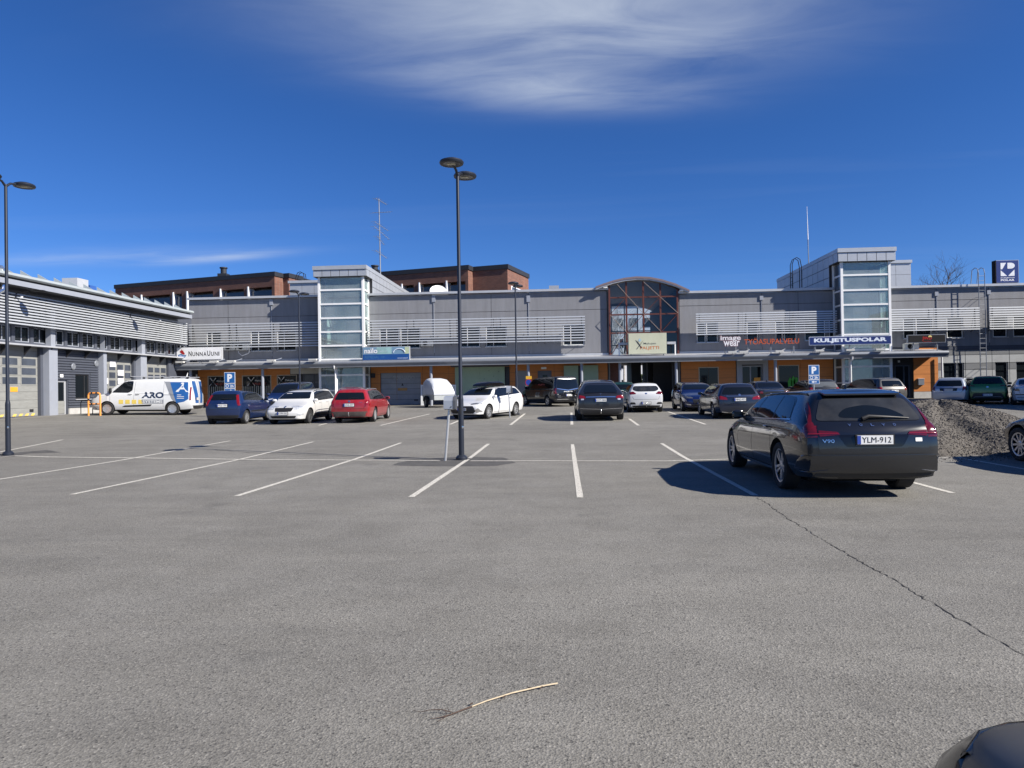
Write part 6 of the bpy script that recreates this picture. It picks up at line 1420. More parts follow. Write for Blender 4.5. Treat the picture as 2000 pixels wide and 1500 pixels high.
# Makujen Paljetti
o, a, b, c0, c1 = board('shop_sign', 'cream sign with crossed cutlery reading Makujen Paljetti before the glass hall', 'sign', 1227, 1302, 650.5, 691.5, 49.7, pmat('sign_cream', (.50, .51, .38), .6), .35, pmat('sign_cream_edge', (.42, .44, .36), .6)); h = c1-c0; wd = b-a; q = 49.7-.016
lettering('lettering', 'Makujen', (a+wd*.40, q, c0+h*.43), (wd*.32, 0, 0), (0, 0, h*.12), pmat('sign_slate', (.06, .075, .08), .5), o, bold=.005); lettering('lettering', 'PALJETTI', (a+wd*.31, q, c0+h*.18), (wd*.49, 0, 0), (0, 0, h*.19), pmat('sign_rust', (.52, .13, .02), .5), o, bold=.008)
mb = MB(); mb.prism([(a+wd*.205, q, c0+h*.24), (a+wd*.23, q, c0+h*.24), (a+wd*.40, q, c0+h*.66), (a+wd*.345, q, c0+h*.55)], (0, -.006, 0)); mb.build('fork_emblem', pmat('sign_slate', (.06, .075, .08), .5), o)
MB().prism([(a+wd*.36, q-.004, c0+h*.28), (a+wd*.33, q-.004, c0+h*.30), (a+wd*.19, q-.004, c0+h*.68), (a+wd*.26, q-.004, c0+h*.58)], (0, -.006, 0)).build('knife_emblem', pmat('sign_dark', (.03, .03, .032), .5), o); MB().prism([(a+wd*.30, q, c0+h*.58), (a+wd*.345, q, c0+h*.66), (a+wd*.30, q, c0+h*.76), (a+wd*.26, q, c0+h*.66)], (0, -.006, 0)).build('drop_emblem', pmat('sign_pale_blue', (.35, .50, .58), .5), o)
feet(o, (a+.2, b-.2), 49.8, 3.6, c0+.02)
for x0, x1 in ((1208, 1226), (1303, 1320)):
    u0, u1 = P(x0, 670, 50.3).x, P(x1, 670, 50.3).x; z = P(1260, 671, 50.3).z; fr_ = thing('steel_gantry', 'white steel gantry arm left of the cream sign' if x0 < 1250 else 'white steel gantry arm right of the cream sign', 'gantry', ((u0+u1)/2, 50.3, 3.8))
    MB().box(u0, u1, 50.3, 50.55, z-.07, z+.1).build('beam', M_ALU, fr_); xx = u0+.04 if x0 < 1250 else u1-.04; MB().box(xx-.04, xx+.04, 50.31, 50.39, 3.75, z-.072).build('leg', M_WHITE, fr_)
# image wear letters and TYÖASUPALVELU
o = thing('letter_sign', 'white outlined letters reading image wear on the canopy', 'sign', (P(1425, 680, 49.6).x, 49.6, 3.7)); q = 49.6
PNK = pmat('sign_dusty_pink', (.34, .20, .22), .5)
for txt, x0, x1, y0, y1 in (('image', 1407, 1446, 656, 667), ('wear', 1413, 1444, 666, 676)):
    a, b = P(x0, y1, q), P(x1, y1, q); z1 = P(x0, y0, q).z; zb_ = P(1425, y1, q).z; zt_ = P(1425, y0, q).z
    lettering('letter_backing', txt, (a.x-.03, q, zb_-.03), (b.x-a.x+.06, 0, 0), (0, 0, zt_-zb_+.06), PNK, o, (0, -.08, 0), bold=.04); lettering('lettering', txt, (a.x, q-.085, zb_), (b.x-a.x, 0, 0), (0, 0, zt_-zb_), S_WHITE, o, bold=.012)
feet(o, (P(1418, 680, q).x, P(1438, 680, q).x), q, 3.65, P(1425, 674, q).z)
o = thing('letter_sign', 'orange letters reading TYÖASUPALVELU on the canopy', 'sign', (P(1505, 680, q).x, q, 3.7)); a, b = P(1453, 666, q), P(1560, 666, q); zb_, zt_ = P(1506, 672, q).z, P(1506, 659.5, q).z
lettering('lettering', 'TYÖASUPALVELU', (a.x, q, zb_), (b.x-a.x, 0, 0), (0, 0, zt_-zb_), pmat('sign_orange_red', (.50, .085, .018), .5), o, (0, -.07, 0), bold=.0)
MB().box(a.x, b.x, q+.02, q+.06, zb_+.08, zb_+.13).build('mounting_rail', M_GUT, o); feet(o, (a.x+.3, (a.x+b.x)/2, b.x-.3), q, 3.65, zb_+.1)
# KULJETUSPOLAR
o, a, b, c0, c1 = board('shop_sign', 'long navy sign reading KULJETUSPOLAR before the right glass tower', 'sign', 1581, 1741, 656.5, 673, 49.6, S_NAVY, .15, S_LBL); h = c1-c0
lettering('lettering', 'KULJETUSPOLAR', (a+(b-a)*.055, 49.6-.016, c0+h*.20), ((b-a)*.89, 0, 0), (0, 0, h*.60), S_LBL, o, bold=.05); feet(o, (a+.4, (a+b)/2, b-.4), 49.6, 3.65, c0+.02)
# JWD panel
o, a, b, c0, c1 = board('led_sign', 'black display with red JWD lettering and yellow helmet at the canopy end', 'sign', 1773, 1847, 653.5, 669, 49.7, S_BLK, .2, M_LPIL); h = c1-c0; wd = b-a
lettering('lettering', 'JWD', (a+wd*.38, 49.7-.016, c0+h*.25), (wd*.25, 0, 0), (0, 0, h*.5), pmat('sign_red', (.42, .015, .01), .4), o, bold=.02); MB().prism(disc(a+wd*.585, c0+h*.68, wd*.05, h*.22, 0, 180, 49.7-.02, 10), (0, -.006, 0)).build('helmet_emblem', pmat('sign_yellow', (.68, .55, .20), .5), o); lettering('lettering', 'service', (a+wd*.40, 49.7-.016, c0+h*.10), (wd*.22, 0, 0), (0, 0, h*.1), pmat('sign_red', (.42, .015, .01), .4), o)
feet(o, (a+.4, b-.5), 49.7, 3.65, c0+.02)
# roof box sign
o, a, b, c0, c1 = board('roof_sign', 'navy box sign with white arrow emblem and KULJETUS POLAR on the right roof', 'sign', 1945, 1990, 508, 552.5, 53.0, pmat('sign_royal_navy', (.010, .03, .16), .4), .45, M_ZINC); h = c1-c0; wd = b-a; q = 53-.016
MB().box(a-.02, a+.03, 52.99, 53.45, c0, c1).build('side_panel', S_BLK, o)
Q = lambda u, v_: (a+wd*u, q, c0+h*v_)
MB().prism([Q(.20, .88), Q(.44, .88), Q(.27, .60), Q(.20, .60)], (0, -.006, 0)).build('emblem_piece', S_WHITE, o); MB().prism([Q(.50, .88)]+[Q(.64+.18*sin(R(t)), .75+.13*cos(R(t))) for t in range(0, 181, 20)]+[Q(.50, .62)], (0, -.006, 0)).build('emblem_piece', S_WHITE, o); MB().prism([Q(.20, .56), Q(.48, .30), Q(.20, .30)], (0, -.006, 0)).build('emblem_piece', S_WHITE, o); MB().prism([Q(.52, .30), Q(.80, .58), Q(.80, .30)], (0, -.006, 0)).build('emblem_piece', S_WHITE, o)
lettering('lettering', 'KULJETUS', Q(.20, .19), (wd*.6, 0, 0), (0, 0, h*.055), S_WHITE, o, bold=.03); lettering('lettering', 'POLAR', Q(.20, .08), (wd*.6, 0, 0), (0, 0, h*.085), S_WHITE, o, bold=.04); feet(o, (a+.3, b-.3), 53.3, TR-.3, c0+.02)

# ---------------------------------------------------------------- air conditioners, floodlights, dish, masts
for i, (x0, x1, y0, y1, lb) in enumerate(((437, 459, 672, 684, 'white air conditioner left of its pair under the louvre above the shop'), (461, 485, 672, 684, 'white air conditioner with looped hose right of its pair under the louvre'), (822, 845, 664, 676, 'beige air conditioner on the wall right of the naïlo sign'), (1768, 1795, 676, 684, 'grey air conditioner on the canopy below the black display'))):
    Y = FAC-.40 if i < 3 else 50.2; a, b = P(x0, y1, Y).x, P(x1, y1, Y).x; z0, z1 = P(x0, y1, Y).z, P(x0, y0, Y).z
    if i == 3: z0 = 3.86; z1 = z0+.42
    t = thing('air_conditioner', lb, 'air conditioner', ((a+b)/2, Y, z0), 'air conditioners on the shop front'); MB().box(a, b, Y, Y+.36, z0, z1).build('casing', pmat('ac_casing', (.60, .60, .57), .5), t)
    MB().lathe([((z1-z0)*.40, 0), ((z1-z0)*.40, .012), (.03, .02), (0, .02)], 18, Matrix.Translation((a+(b-a)*.36, Y-.001, (z0+z1)/2)) @ Matrix.Rotation(pi/2, 4, 'X')).build('fan_grille', S_BLK, t, True)
    if i == 1: MB().tube([(b-.05, Y+.1, z1-.05), (b+.12, Y, z0+.2), (b+.05, Y-.05, z0-.25), ((a+b)/2, Y-.05, z0-.42), (a+.2, Y, z0-.2), (a+.1, Y+.1, z0)], .022, 6).build('hose', S_WHITE, t, True)
    if i < 3: MB().box(a+.1, a+.14, Y+.05, FAC-.01, z0-.06, z0-.005).box(b-.14, b-.1, Y+.05, FAC-.01, z0-.06, z0-.005).build('bracket', M_GUT, t)
fl_px = [(352, 'beside the NunnaUuni sign'), (418, 'below the NunnaUuni sign'), (452, 'right of the NunnaUuni sign'), (530, 'left of the left glass tower'), (611, 'at the foot of the left glass tower'), (1430, 'below the image wear letters'), (1452, 'left of the orange letters'), (1522, 'right of the orange letters'), (1600, 'below the navy sign'), (1660, 'below the middle of the navy sign'), (1718, 'below the right end of the navy sign')]
for px, wh in fl_px:
    x = ux(px, 697, 49.0); t = thing('floodlight', 'small floodlight on the canopy edge '+wh, 'floodlight', (x, 49.05, 3.72), 'floodlights on the canopy'); 
    MB().box(x-.28, x+.28, 48.85, 49.12, 3.78, 3.90).build('lamp_housing', pmat('floodlight_grey', (.50, .50, .48), .45), t); MB().box(x-.24, x+.24, 48.90, 49.08, 3.9005, 3.905).build('lamp_glass', M_LENSD, t)
    MB().tube([(x+.05, 49.0, 3.70), (x+.05, 49.2, 3.84), (x+.55, 49.5, 4.02)], .022, 6).build('arm', M_RAIL, t)
dish = thing('satellite_dish', 'white satellite dish on the roof before the brick block', 'satellite dish', (P(856, 575, 54).x, 54, TL))
dp = P(856, 566, 54); mm = Matrix.Translation((dp.x, 54, dp.z-.22)) @ Matrix.Rotation(R(52), 4, 'X') @ Matrix.Rotation(R(14), 4, 'Y')
MB().lathe([(0, .0), (.25, .02), (.5, .07), (.66, .13), (.67, .12), (.5, .05), (.25, -.01), (0, -.02)], 28, mm).build('reflector', pmat('dish_white', (.80, .80, .78), .5), dish, True); MB().tube([(dp.x, 54.1, TL-.4), (dp.x, 54.1, dp.z-.2)], .05, 8).build('mast', M_GUT, dish)
mast = thing('antenna_mast', 'tall thin television antenna mast on the roof', 'antenna', (P(744, 575, 58).x, 58, TL))
tp, bt = P(740, 388, 58), P(744, 578, 58); MB().tube([(bt.x, 58, TL-.5), (tp.x*.5+bt.x*.5, 58, (tp.z+bt.z)/2), (tp.x, 58, tp.z)], [.06, .05, .04], 6).build('mast_tube', M_GUT, mast, True)
rn = random.Random(5)
for py, ln, ang in ((392, 1.0, 35), (415, 1.5, -8), (440, 1.3, 40), (452, 1.6, 48), (468, .9, 60), (495, 1.1, 42)):
    c = P(742, py, 58); dv = Vector((cos(R(ang)), .35, -sin(R(ang))*.8)).normalized(); A_ = c-dv*ln*.4; B_ = c+dv*ln*.6; bm_ = MB().tube([A_, B_], .02, 5).build('antenna_boom', M_GUT, mast)
    mb = MB()
    for k in range(7):
        m_ = A_.lerp(B_, k/6); e = .34-.03*k; mb.tube([m_+Vector((-e, .1, 0)), m_+Vector((e, -.1, 0))], .010, 4)
    mb.build('antenna_rods', M_GUT, bm_)
whp = thing('whip_antenna', 'white whip antenna on the roof beside the right glass tower', 'antenna', (P(1580, 560, 56).x, 56, TR)); a, b = P(1581, 565, 56), P(1576, 403, 56)
MB().tube([(a.x, 56, TR-.3), a.lerp(b, .6)], .035, 6).build('mast_tube', M_GUT, whp); MB().tube([a.lerp(b, .6), b], [.04, .012], 6).build('whip', S_WHITE, whp)
for x0, x1, Y, top, lb in ((1548, 1566, 55.0, 503, 'black roof ladder hoop left of the right glass tower'), (578, 595, 60.0, 531, 'black roof ladder hoop left of the left glass tower')):
    a, b = P(x0, 560, Y), P(x1, 560, Y); z1 = P(x0, top, Y).z; t = thing('roof_ladder', lb, 'ladder', (a.x, Y, TR)); 
    for k, o_ in enumerate((0, .45)): MB().tube([(a.x, Y+o_, 8.2), (a.x, Y+o_, z1-.5), (a.x+.15, Y+o_, z1-.1), ((a.x+b.x)/2, Y+o_, z1), (b.x-.1, Y+o_, z1-.15), (b.x, Y+o_, z1-.7), (b.x, Y+o_, 8.9)], .03, 6).build('rail', S_BLK, t, True)
    for k in range(6): MB().tube([(a.x, Y, 8.5+k*.3), (a.x, Y+.45, 8.5+k*.3)], .018, 5).build('rung', S_BLK, t)
v = thing('roof_vent', 'pale metal ventilation box on the garage roof', 'vent', (WX-3, 42, 8.0)); a = PXw(137, 556, WX-3); MB().box(WX-3.5, WX-2.5, a.y-.05, a.y+1.0, PXw(137, 560, WX-3).z-.8, PXw(137, 543, WX-3).z).build('casing', M_ALU, v)
MB().box(WX-3.4, WX-2.6, a.y+1.3, a.y+1.9, PXw(137, 560, WX-3).z-.8, PXw(150, 554, WX-3).z).build('fan_box', pmat('blue_fan', (.03, .09, .30), .5), v)
v = thing('duct_pipe', 'shiny bent ventilation duct at the left edge of the garage roof', 'duct', (WX+.9, 31.5, 6.5)); q = [PXw(-9, 560, WX+1), PXw(4, 566, WX+1), PXw(6, 552, WX+1), PXw(6, 531, WX+1), PXw(2, 523, WX+1), PXw(-9, 521, WX+1)]
MB().tube([q[0]+Vector((0, 0, -.3))]+q[1:], .13, 12).build('duct', M_CHR, v, True)
v = thing('roof_vent', 'small grey ventilation cap on the roof left of the glass hall', 'vent', (P(1082, 560, 55).x, 55, TL)); a = P(1075, 566, 55); MB().box(a.x, a.x+.55, 55, 55.5, TL-.4, TL+.05).build('stem', M_ZINC, v); MB().box(a.x-.1, a.x+.65, 54.9, 55.6, TL+.051, P(1082, 558, 55).z).build('cap', M_ZINC, v)
# lamps on arms along the garage eave
for px, py, lb in ((30, 573, 'black arm lamp under the garage eave near the lamp post'), (254, 612, 'black arm lamp under the garage eave near the corner')):
    p = PXw(px, py, WX+.7); t = thing('arm_lamp', lb, 'lamp', (p.x, p.y, p.z), 'arm lamps on the garage'); MB().tube([(WX, p.y, p.z-.35), (WX+.7, p.y, p.z-.25), (WX+.75, p.y, p.z), (WX+1.5, p.y+.1, p.z+.10)], .03, 6).build('arm', S_BLK, t, True)
    MB().lathe([(0, .05), (.22, .04), (.30, 0), (.25, -.04), (0, -.05)], 16, Matrix.Translation((WX+1.75, p.y+.15, p.z+.12)) @ Matrix.Diagonal((1.4, .8, .8, 1))).build('lamp_head', S_BLK, t, True)
for px, py, lb in ((41, 580, 'small white globe camera on the garage by the left lamp'), (312, 625, 'small white globe camera on the garage by the corner')):
    p = PXw(px, py, WX+.65); t = thing('globe_camera', lb, 'camera', p); MB().lathe([(0, -.1), (.07, -.07), (.10, 0), (.07, .07), (0, .1)], 12, Matrix.Translation(p)).build('globe', S_WHITE, t, True); MB().tube([p, (WX, p.y, p.z+.1)], .025, 6).build('bracket', M_GUT, t)

# ---------------------------------------------------------------- brick flats behind
def brick_mat():
    m = bpy.data.materials.new('red_brick'); m.use_nodes = True; t = m.node_tree; b = t.nodes['Principled BSDF']; L = t.links.new
    tc = t.nodes.new('ShaderNodeTexCoord'); mp = t.nodes.new('ShaderNodeMapping'); mp.inputs['Rotation'].default_value = (pi/2, 0, 0); L(tc.outputs['Object'], mp.inputs[0])
    br = t.nodes.new('ShaderNodeTexBrick'); br.inputs['Scale'].default_value = 1.0; br.inputs['Brick Width'].default_value = .26; br.inputs['Row Height'].default_value = .085; br.inputs['Mortar Size'].default_value = .010
    br.inputs['Color1'].default_value = (.14, .052, .033, 1); br.inputs['Color2'].default_value = (.205, .078, .047, 1); br.inputs['Mortar'].default_value = (.17, .13, .11, 1); L(mp.outputs[0], br.inputs['Vector'])
    n = t.nodes.new('ShaderNodeTexNoise'); n.inputs['Scale'].default_value = 1.2; n.inputs['Detail'].default_value = 5; L(tc.outputs['Object'], n.inputs['Vector']); r = t.nodes.new('ShaderNodeMapRange'); r.inputs[3].default_value = .7; r.inputs[4].default_value = 1.25; L(n.outputs[0], r.inputs[0])
    mu = t.nodes.new('ShaderNodeMix'); mu.data_type = 'RGBA'; mu.blend_type = 'MULTIPLY'; mu.inputs[0].default_value = 1; L(br.outputs[0], mu.inputs[6]); L(r.outputs[0], mu.inputs[7]); L(mu.outputs[2], b.inputs['Base Color']); b.inputs['Roughness'].default_value = .85
    return m
M_BRICK = brick_mat(); M_ROOFE = pmat('black_roof_edge', (.018, .020, .026), .6)
dl = Vector((-.963, .269, 0)); db = Vector((.269, .963, 0))
def flats(name, label, cornerpx, Y, left_px, steps, openings, opn_y):
    c = P(cornerpx[0], cornerpx[1], Y); zt_ = c.z; c0 = Vector((c.x, Y, 0)); ll = along((c.x, Y, zt_), dl, left_px, 90)
    o = thing(name, label, 'building', (c.x, Y, GZ)); fr = lambda u, d, z: tuple(c0 - dl*u - db*d + Vector((0, 0, z)))
    zo1, zo0 = opn_y
    hol = []
    for a, b in openings:
        u0 = -along((c.x, Y, zo1), dl, a, 90); u1 = -along((c.x, Y, zo1), dl, b, 90); hol.append((u0, u1, zo0, zo1))
    mb = MB(); holed(mb, fr, -ll, 0, GZ, zt_-.45, 0, hol, 1.3); mb.build('front_wall', M_BRICK, o)
    mb = MB(); mb.box(-ll, -.01, -14, -1.31, GZ, zt_-.46, fr); mb.build('inner_core', pmat('balcony_wall', (.22, .23, .25), .8), o)
    mb = MB(); mb.box(-.012, 0, -14, -.002, GZ, zt_-.45, fr); mb.box(-ll-.0, -ll+.01, -14, -.002, GZ, zt_-.45, fr); mb.build('side_wall', M_BRICK, o)
    MB().box(-ll-.1, .1, -14.1, .1, zt_-.449, zt_, fr).build('roof_edge', M_ROOFE, o)
    for i, (u0, u1, a, b) in enumerate(hol):
        w_ = sub('balcony', o); MB().box(u0+.02, u0+.14, -.9, .14, a, b+.15, fr).build('partition', S_WHITE, w_)
        k = max(1, int((u1-u0)/1.6))
        for q_ in range(k): MB().box(u0+.2+(u1-u0-.25)*q_/k+.03, u0+.2+(u1-u0-.25)*(q_+1)/k-.03, -.35, -.32, a, b-.3, fr).build('glass_screen', pmat('balcony_glass', (.045, .06, .085), .08, 0, .2, .8), w_)
        MB().box(u0+.3+(u1-u0)*.35, u0+.3+(u1-u0)*.6, -1.30, -1.27, a-.3, b-.25, fr).build('balcony_window', M_WIN, w_)
    for (wpx, dpx) in steps:          # staggered blocks to the right and behind
        d0 = along((c0.x, c0.y, zt_), db, wpx[0], 40); s = c0+db*d0; wln = along((s.x, s.y, zt_), -dl, wpx[1], 40); e = s-dl*wln; dep = along((e.x, e.y, zt_), db, dpx, 60)
        f2 = lambda u, d, z: tuple(e - dl*u - db*d + Vector((0, 0, z)))
        MB().box(-wln-3, 0, -dep, 0, GZ, zt_-.45, f2).build('rear_block', M_BRICK, o); MB().box(-wln-3.0, .1, -dep-.1, .1, zt_-.448, zt_-.001, f2).build('roof_edge', M_ROOFE, o); c0 = e
    return o, fr, zt_, f2
zA = P(450, 563, 72).z
fa, frA, ztA, _ = flats('brick_flats', 'brown brick block of flats behind the shop left of the glass tower', (536, 530.5), 72, 225, [((553, 564), 590)], [(246, 271), (276, 332), (338, 355), (365, 416), (430, 476), (484, 531)], (P(500, 560, 72).z, 9.0))
fb_, frB, ztB, f2B = flats('brick_flats', 'red brick block of flats behind the shop right of the glass tower', (914, 517.6), 70, 715, [((923, 991), 1032)], [(745, 776), (784, 808), (818, 866), (871, 909)], (P(890, 549, 70).z, 9.0))
w_ = sub('corner_window', fb_); MB().box(-.02, .025, -8.4, -1.0, 9.2, P(1000, 549, 70).z-.3, f2B).build('window_frame', S_WHITE, w_)
for k in range(3): MB().box(.0, .04, -8.3+k*2.45, -6.1+k*2.45, 9.3, P(1000, 549, 70).z-.4, f2B).build('pane', M_WIN2, w_)
for px, Y, lb, y0, y1 in ((434, 76, 'black roof chimney on the left brick block', 540, 521), (731, 74, 'black round chimney on the right brick block', 533, 517)):
    a = P(px, y0, Y); z1 = P(px, y1, Y).z; t = thing('chimney', lb, 'chimney', (a.x, Y, a.z)); MB().box(a.x-.55, a.x+.45, Y, Y+.9, a.z-1.2, a.z+.35).build('base', M_ROOFE, t); MB().lathe([(.32, a.z+.351), (.32, z1-.12), (.42, z1-.12), (.42, z1), (.0, z1)], 14, Matrix.Translation((a.x-.05, Y+.45, 0))).build('flue', M_ROOFE, t)
# white block glimpsed through the passage, and the plot's right hand neighbour whose shade covers the far row of cars
wb_ = thing('white_flats', 'white block of flats glimpsed through the passage below the glass hall', 'building', (10, 105, GZ)); MB().box(3.5, 22, 105, 118, GZ, 13.5).build('wall', S_WHITE, wb_)
for i in range(9):
    for j in range(4): MB().box(4.2+i*2.0, 5.3+i*2.0, 104.93, 105.02, 1.4+j*3.0, 2.7+j*3.0).build('window', M_WIN, wb_)
MB().box(3.3, 22.2, 104.8, 118.2, 13.501, 13.9).build('roof', M_ROOFE, wb_)
nb = thing('neighbour_building', 'grey hall beyond the right edge that shades the far right cars', 'building', (34, 37, .3)); MB().box(31.2, 44, 26.8, 46.2, 0, 8.2).build('wall', M_WALL, nb); MB().box(31.0, 44.2, 26.6, 46.4, 8.201, 8.45).build('roof', M_ALU, nb)
for k in range(5): MB().box(31.13, 31.21, 28+k*3.6, 29.6+k*3.6, 4.5, 6.0).build('window', M_WIN, nb)

# ---------------------------------------------------------------- trees
def bare_tree(name, label, base, h, seed, barkc, spread=.55, levels=5, r0=.16, foliage=False):
    rn = random.Random(seed); t = thing(name, label, 'tree', base); tr = MB(); br = MB()
    def grow_(p, d, ln, r, lv):
        pts = [p]; q = p; dd = d
        for k in range(3):
            dd = (dd + Vector((rn.uniform(-.16, .16), rn.uniform(-.16, .16), rn.uniform(-.02, .12)))).normalized(); q = q+dd*ln/3; pts.append(q)
        (tr if lv == 0 else br).tube(pts, [r, r*.88, r*.75, r*.6], 7 if lv < 2 else 4, False)
        if lv >= levels: return
        for k in range(rn.choice((3, 3, 4)) if lv else 6):
            i = rn.choice((1, 2, 3)) if lv else rn.choice((2, 3, 3)); a = rn.uniform(0, 2*pi); side = Vector((cos(a), sin(a), rn.uniform(.0, .7))).normalized()
            grow_(pts[i], (dd*(1-spread)+side*spread).normalized(), ln*rn.uniform(.55, .78), r*.52, lv+1)
    grow_(Vector(base), Vector((0, 0, 1)), h*.42, r0, 0)
    tr.build('trunk', barkc, t, True); br.build('crown', barkc, t, False, 35, False)
BARK = pmat('dark_bark', (.055, .042, .034), .9); BIR = pmat('pale_birch_bark', (.38, .36, .33), .9, 0, .4, 6)
p = P(1832, 560, 70); bare_tree('bare_tree', 'leafless tree behind the right shop roof between ladder and tower', (p.x, 70, GZ), 13.6, 3, BARK, .6)
p = P(1786, 560, 80); bare_tree('bare_tree', 'small leafless tree close to the right roof room', (p.x, 80, GZ), 12.4, 11, BARK, .55, 4, .12)
p = P(1868, 560, 76); bare_tree('bare_tree', 'leafless tree behind the right shop roof beside the ladder top', (p.x, 76, GZ), 12.2, 21, BARK, .55, 4, .12)
bare_tree('birch_tree', 'pale birch seen through the left of the glass hall', (5.5, 88, GZ), 12, 5, BIR, .45)
bare_tree('birch_tree', 'pale birch seen through the middle of the glass hall', (8.0, 92, GZ), 12.5, 6, BIR, .45)
hd_ = MB(); rn = random.Random(9)
for k in range(2600):
    x = rn.uniform(8.0, 12.5); y = rn.uniform(84, 85.6); z = GZ+rn.uniform(0, 2.6); s = .12; a = rn.uniform(0, 6.28); b = rn.uniform(-1, 1)
    u = Vector((cos(a), sin(a), b))*s; v_ = Vector((-sin(a), cos(a), rn.uniform(-1, 1)))*s*.7; c = Vector((x, y, z)); hd_.quad(c-u, c-v_, c+u, c+v_)
hdg = thing('hedge', 'green hedge beyond the passage below the glass hall', 'hedge', (10, 84.8, GZ)); hd_.build('foliage', pmat('hedge_leaf', (.055, .085, .03), .8, 0, .4, 4), hdg, fix=False)

# ---------------------------------------------------------------- lamp posts, heater posts, traffic signs
M_POST = pmat('blue_black_post', (.022, .027, .040), .4, .3, .08, 3)
def lamp_post(label, base, h):
    x, y = base; z = gz(x, y); t = thing('lamp_post', label, 'lamp post', (x, y, z), 'two headed lamp posts of the car park')
    MB().lathe([(.13, z-.01), (.13, z+.05), (.10, z+.09), (.065, z+.11)], 20, Matrix.Translation((x, y, 0))).build('base_flange', M_POST, t, True)
    MB().lathe([(.062, z+.10), (.060, z+1.32), (.056, z+1.36), (.042, z+1.43), (.037, z+h-.12), (.035, z+h-.10)], 20, Matrix.Translation((x, y, 0))).build('pole', M_POST, t, True)
    MB().box(x-.022, x+.022, y-.064, y-.056, z+1.0, z+1.16).build('service_hatch', M_BLK, t); MB().lathe([(0, 0), (.03, .002), (.03, .01), (0, .012)], 10, Matrix.Translation((x+.042, y-.045, z+.72)) @ Matrix.Rotation(pi/2, 4, 'X')).build('lock', M_CHR, t)
    for k, d in enumerate((Vector((-.06, -.46, 0)), Vector((.10, .52, 0)))):
        e = Vector((x, y, z+h))+d; e.z += .0; MB().tube([(x, y, z+h-.16), (x+d.x*.25, y+d.y*.25, z+h-.05), (e.x, e.y, e.z+.01)], [.034, .030, .028], 10).build('arm', M_POST, t, True)
        mt = Matrix.Translation(e); hd = MB().lathe([(0, .075), (.16, .07), (.245, .035), (.265, .0), (.25, -.035), (.20, -.045)], 28, mt, False).build('lamp_head', M_POST, t, True)
        MB().lathe([(.199, -.044), (.19, -.03), (0, -.028)], 24, mt, False).build('diffuser', pmat('lamp_diffuser', (.10, .10, .11), .3), hd, True); MB().box(e.x-.10, e.x+.08, e.y-.05, e.y+.05, e.z-.036, e.z-.0285).build('led_panel', pmat('led_panel_off', (.42, .40, .30), .4), hd)
lamp_post('tall dark lamp post with two disc heads in the middle of the car park', (-2.20, 15.58), 6.42)
b = G(16, 889); lamp_post('dark lamp post with two disc heads at the left edge', (b.x, b.y), 7.15)
lamp_post('slim lamp post behind the white estate parked askew', (P(1010, 812, 35).x, 35.0), 6.42)
lamp_post('slim lamp post rising behind the white estate facing the camera', (P(585, 700, 36.0).x, 36.0), 6.42)
def heater(label, base, top, bw, bh, bd, lean):
    b = Vector((*base, gz(*base))); tp_ = b+Vector((lean, 0, top)); t = thing('heater_post', label, 'heater post', b, 'car heater posts'); MB().tube([b, tp_], .028, 10).build('post', M_RAIL, t, True)
    c = tp_; q = lambda u, v_, w_: (c.x+u, c.y+v_, c.z+w_)
    prf = [(-bd*.5, -bh*.35), (-bd*.5, bh*.28), (-bd*.30, bh*.55), (bd*.45, bh*.65), (bd*.5, -bh*.45), (bd*.1, -bh*.45)]
    MB().prism([q(-bw/2, v_, w_+bh*.4) for v_, w_ in prf], (bw, 0, 0)).build('box', pmat('heater_box_steel', (.40, .43, .47), .38, .4), t); MB().prism([q(bw/2+.002, v_*1.04, w_*1.03+bh*.4) for v_, w_ in prf], (.06, 0, 0)).build('side_cover', pmat('box_side', (.07, .075, .085), .5), t); MB().lathe([(.014, 0), (.014, .008), (0, .009)], 10, Matrix.Translation(q(bw*.32, -bd*.5-.001, bh*.2)) @ Matrix.Rotation(pi/2, 4, 'X')).build('lock', M_BLK, t)
heater('silver car heater box on a leaning post beside the middle lamp post', (-2.53, 15.38), 1.12, .20, .28, .26, .10)
b = G(996, 816); heater('small car heater box on a thin post before the white estate', (b.x, b.y), 1.15, .20, .28, .2, -.04)
M_PB = pmat('parking_blue', (.015, .11, .33), .4); M_PW = pmat('parking_white', (.75, .77, .80), .4)
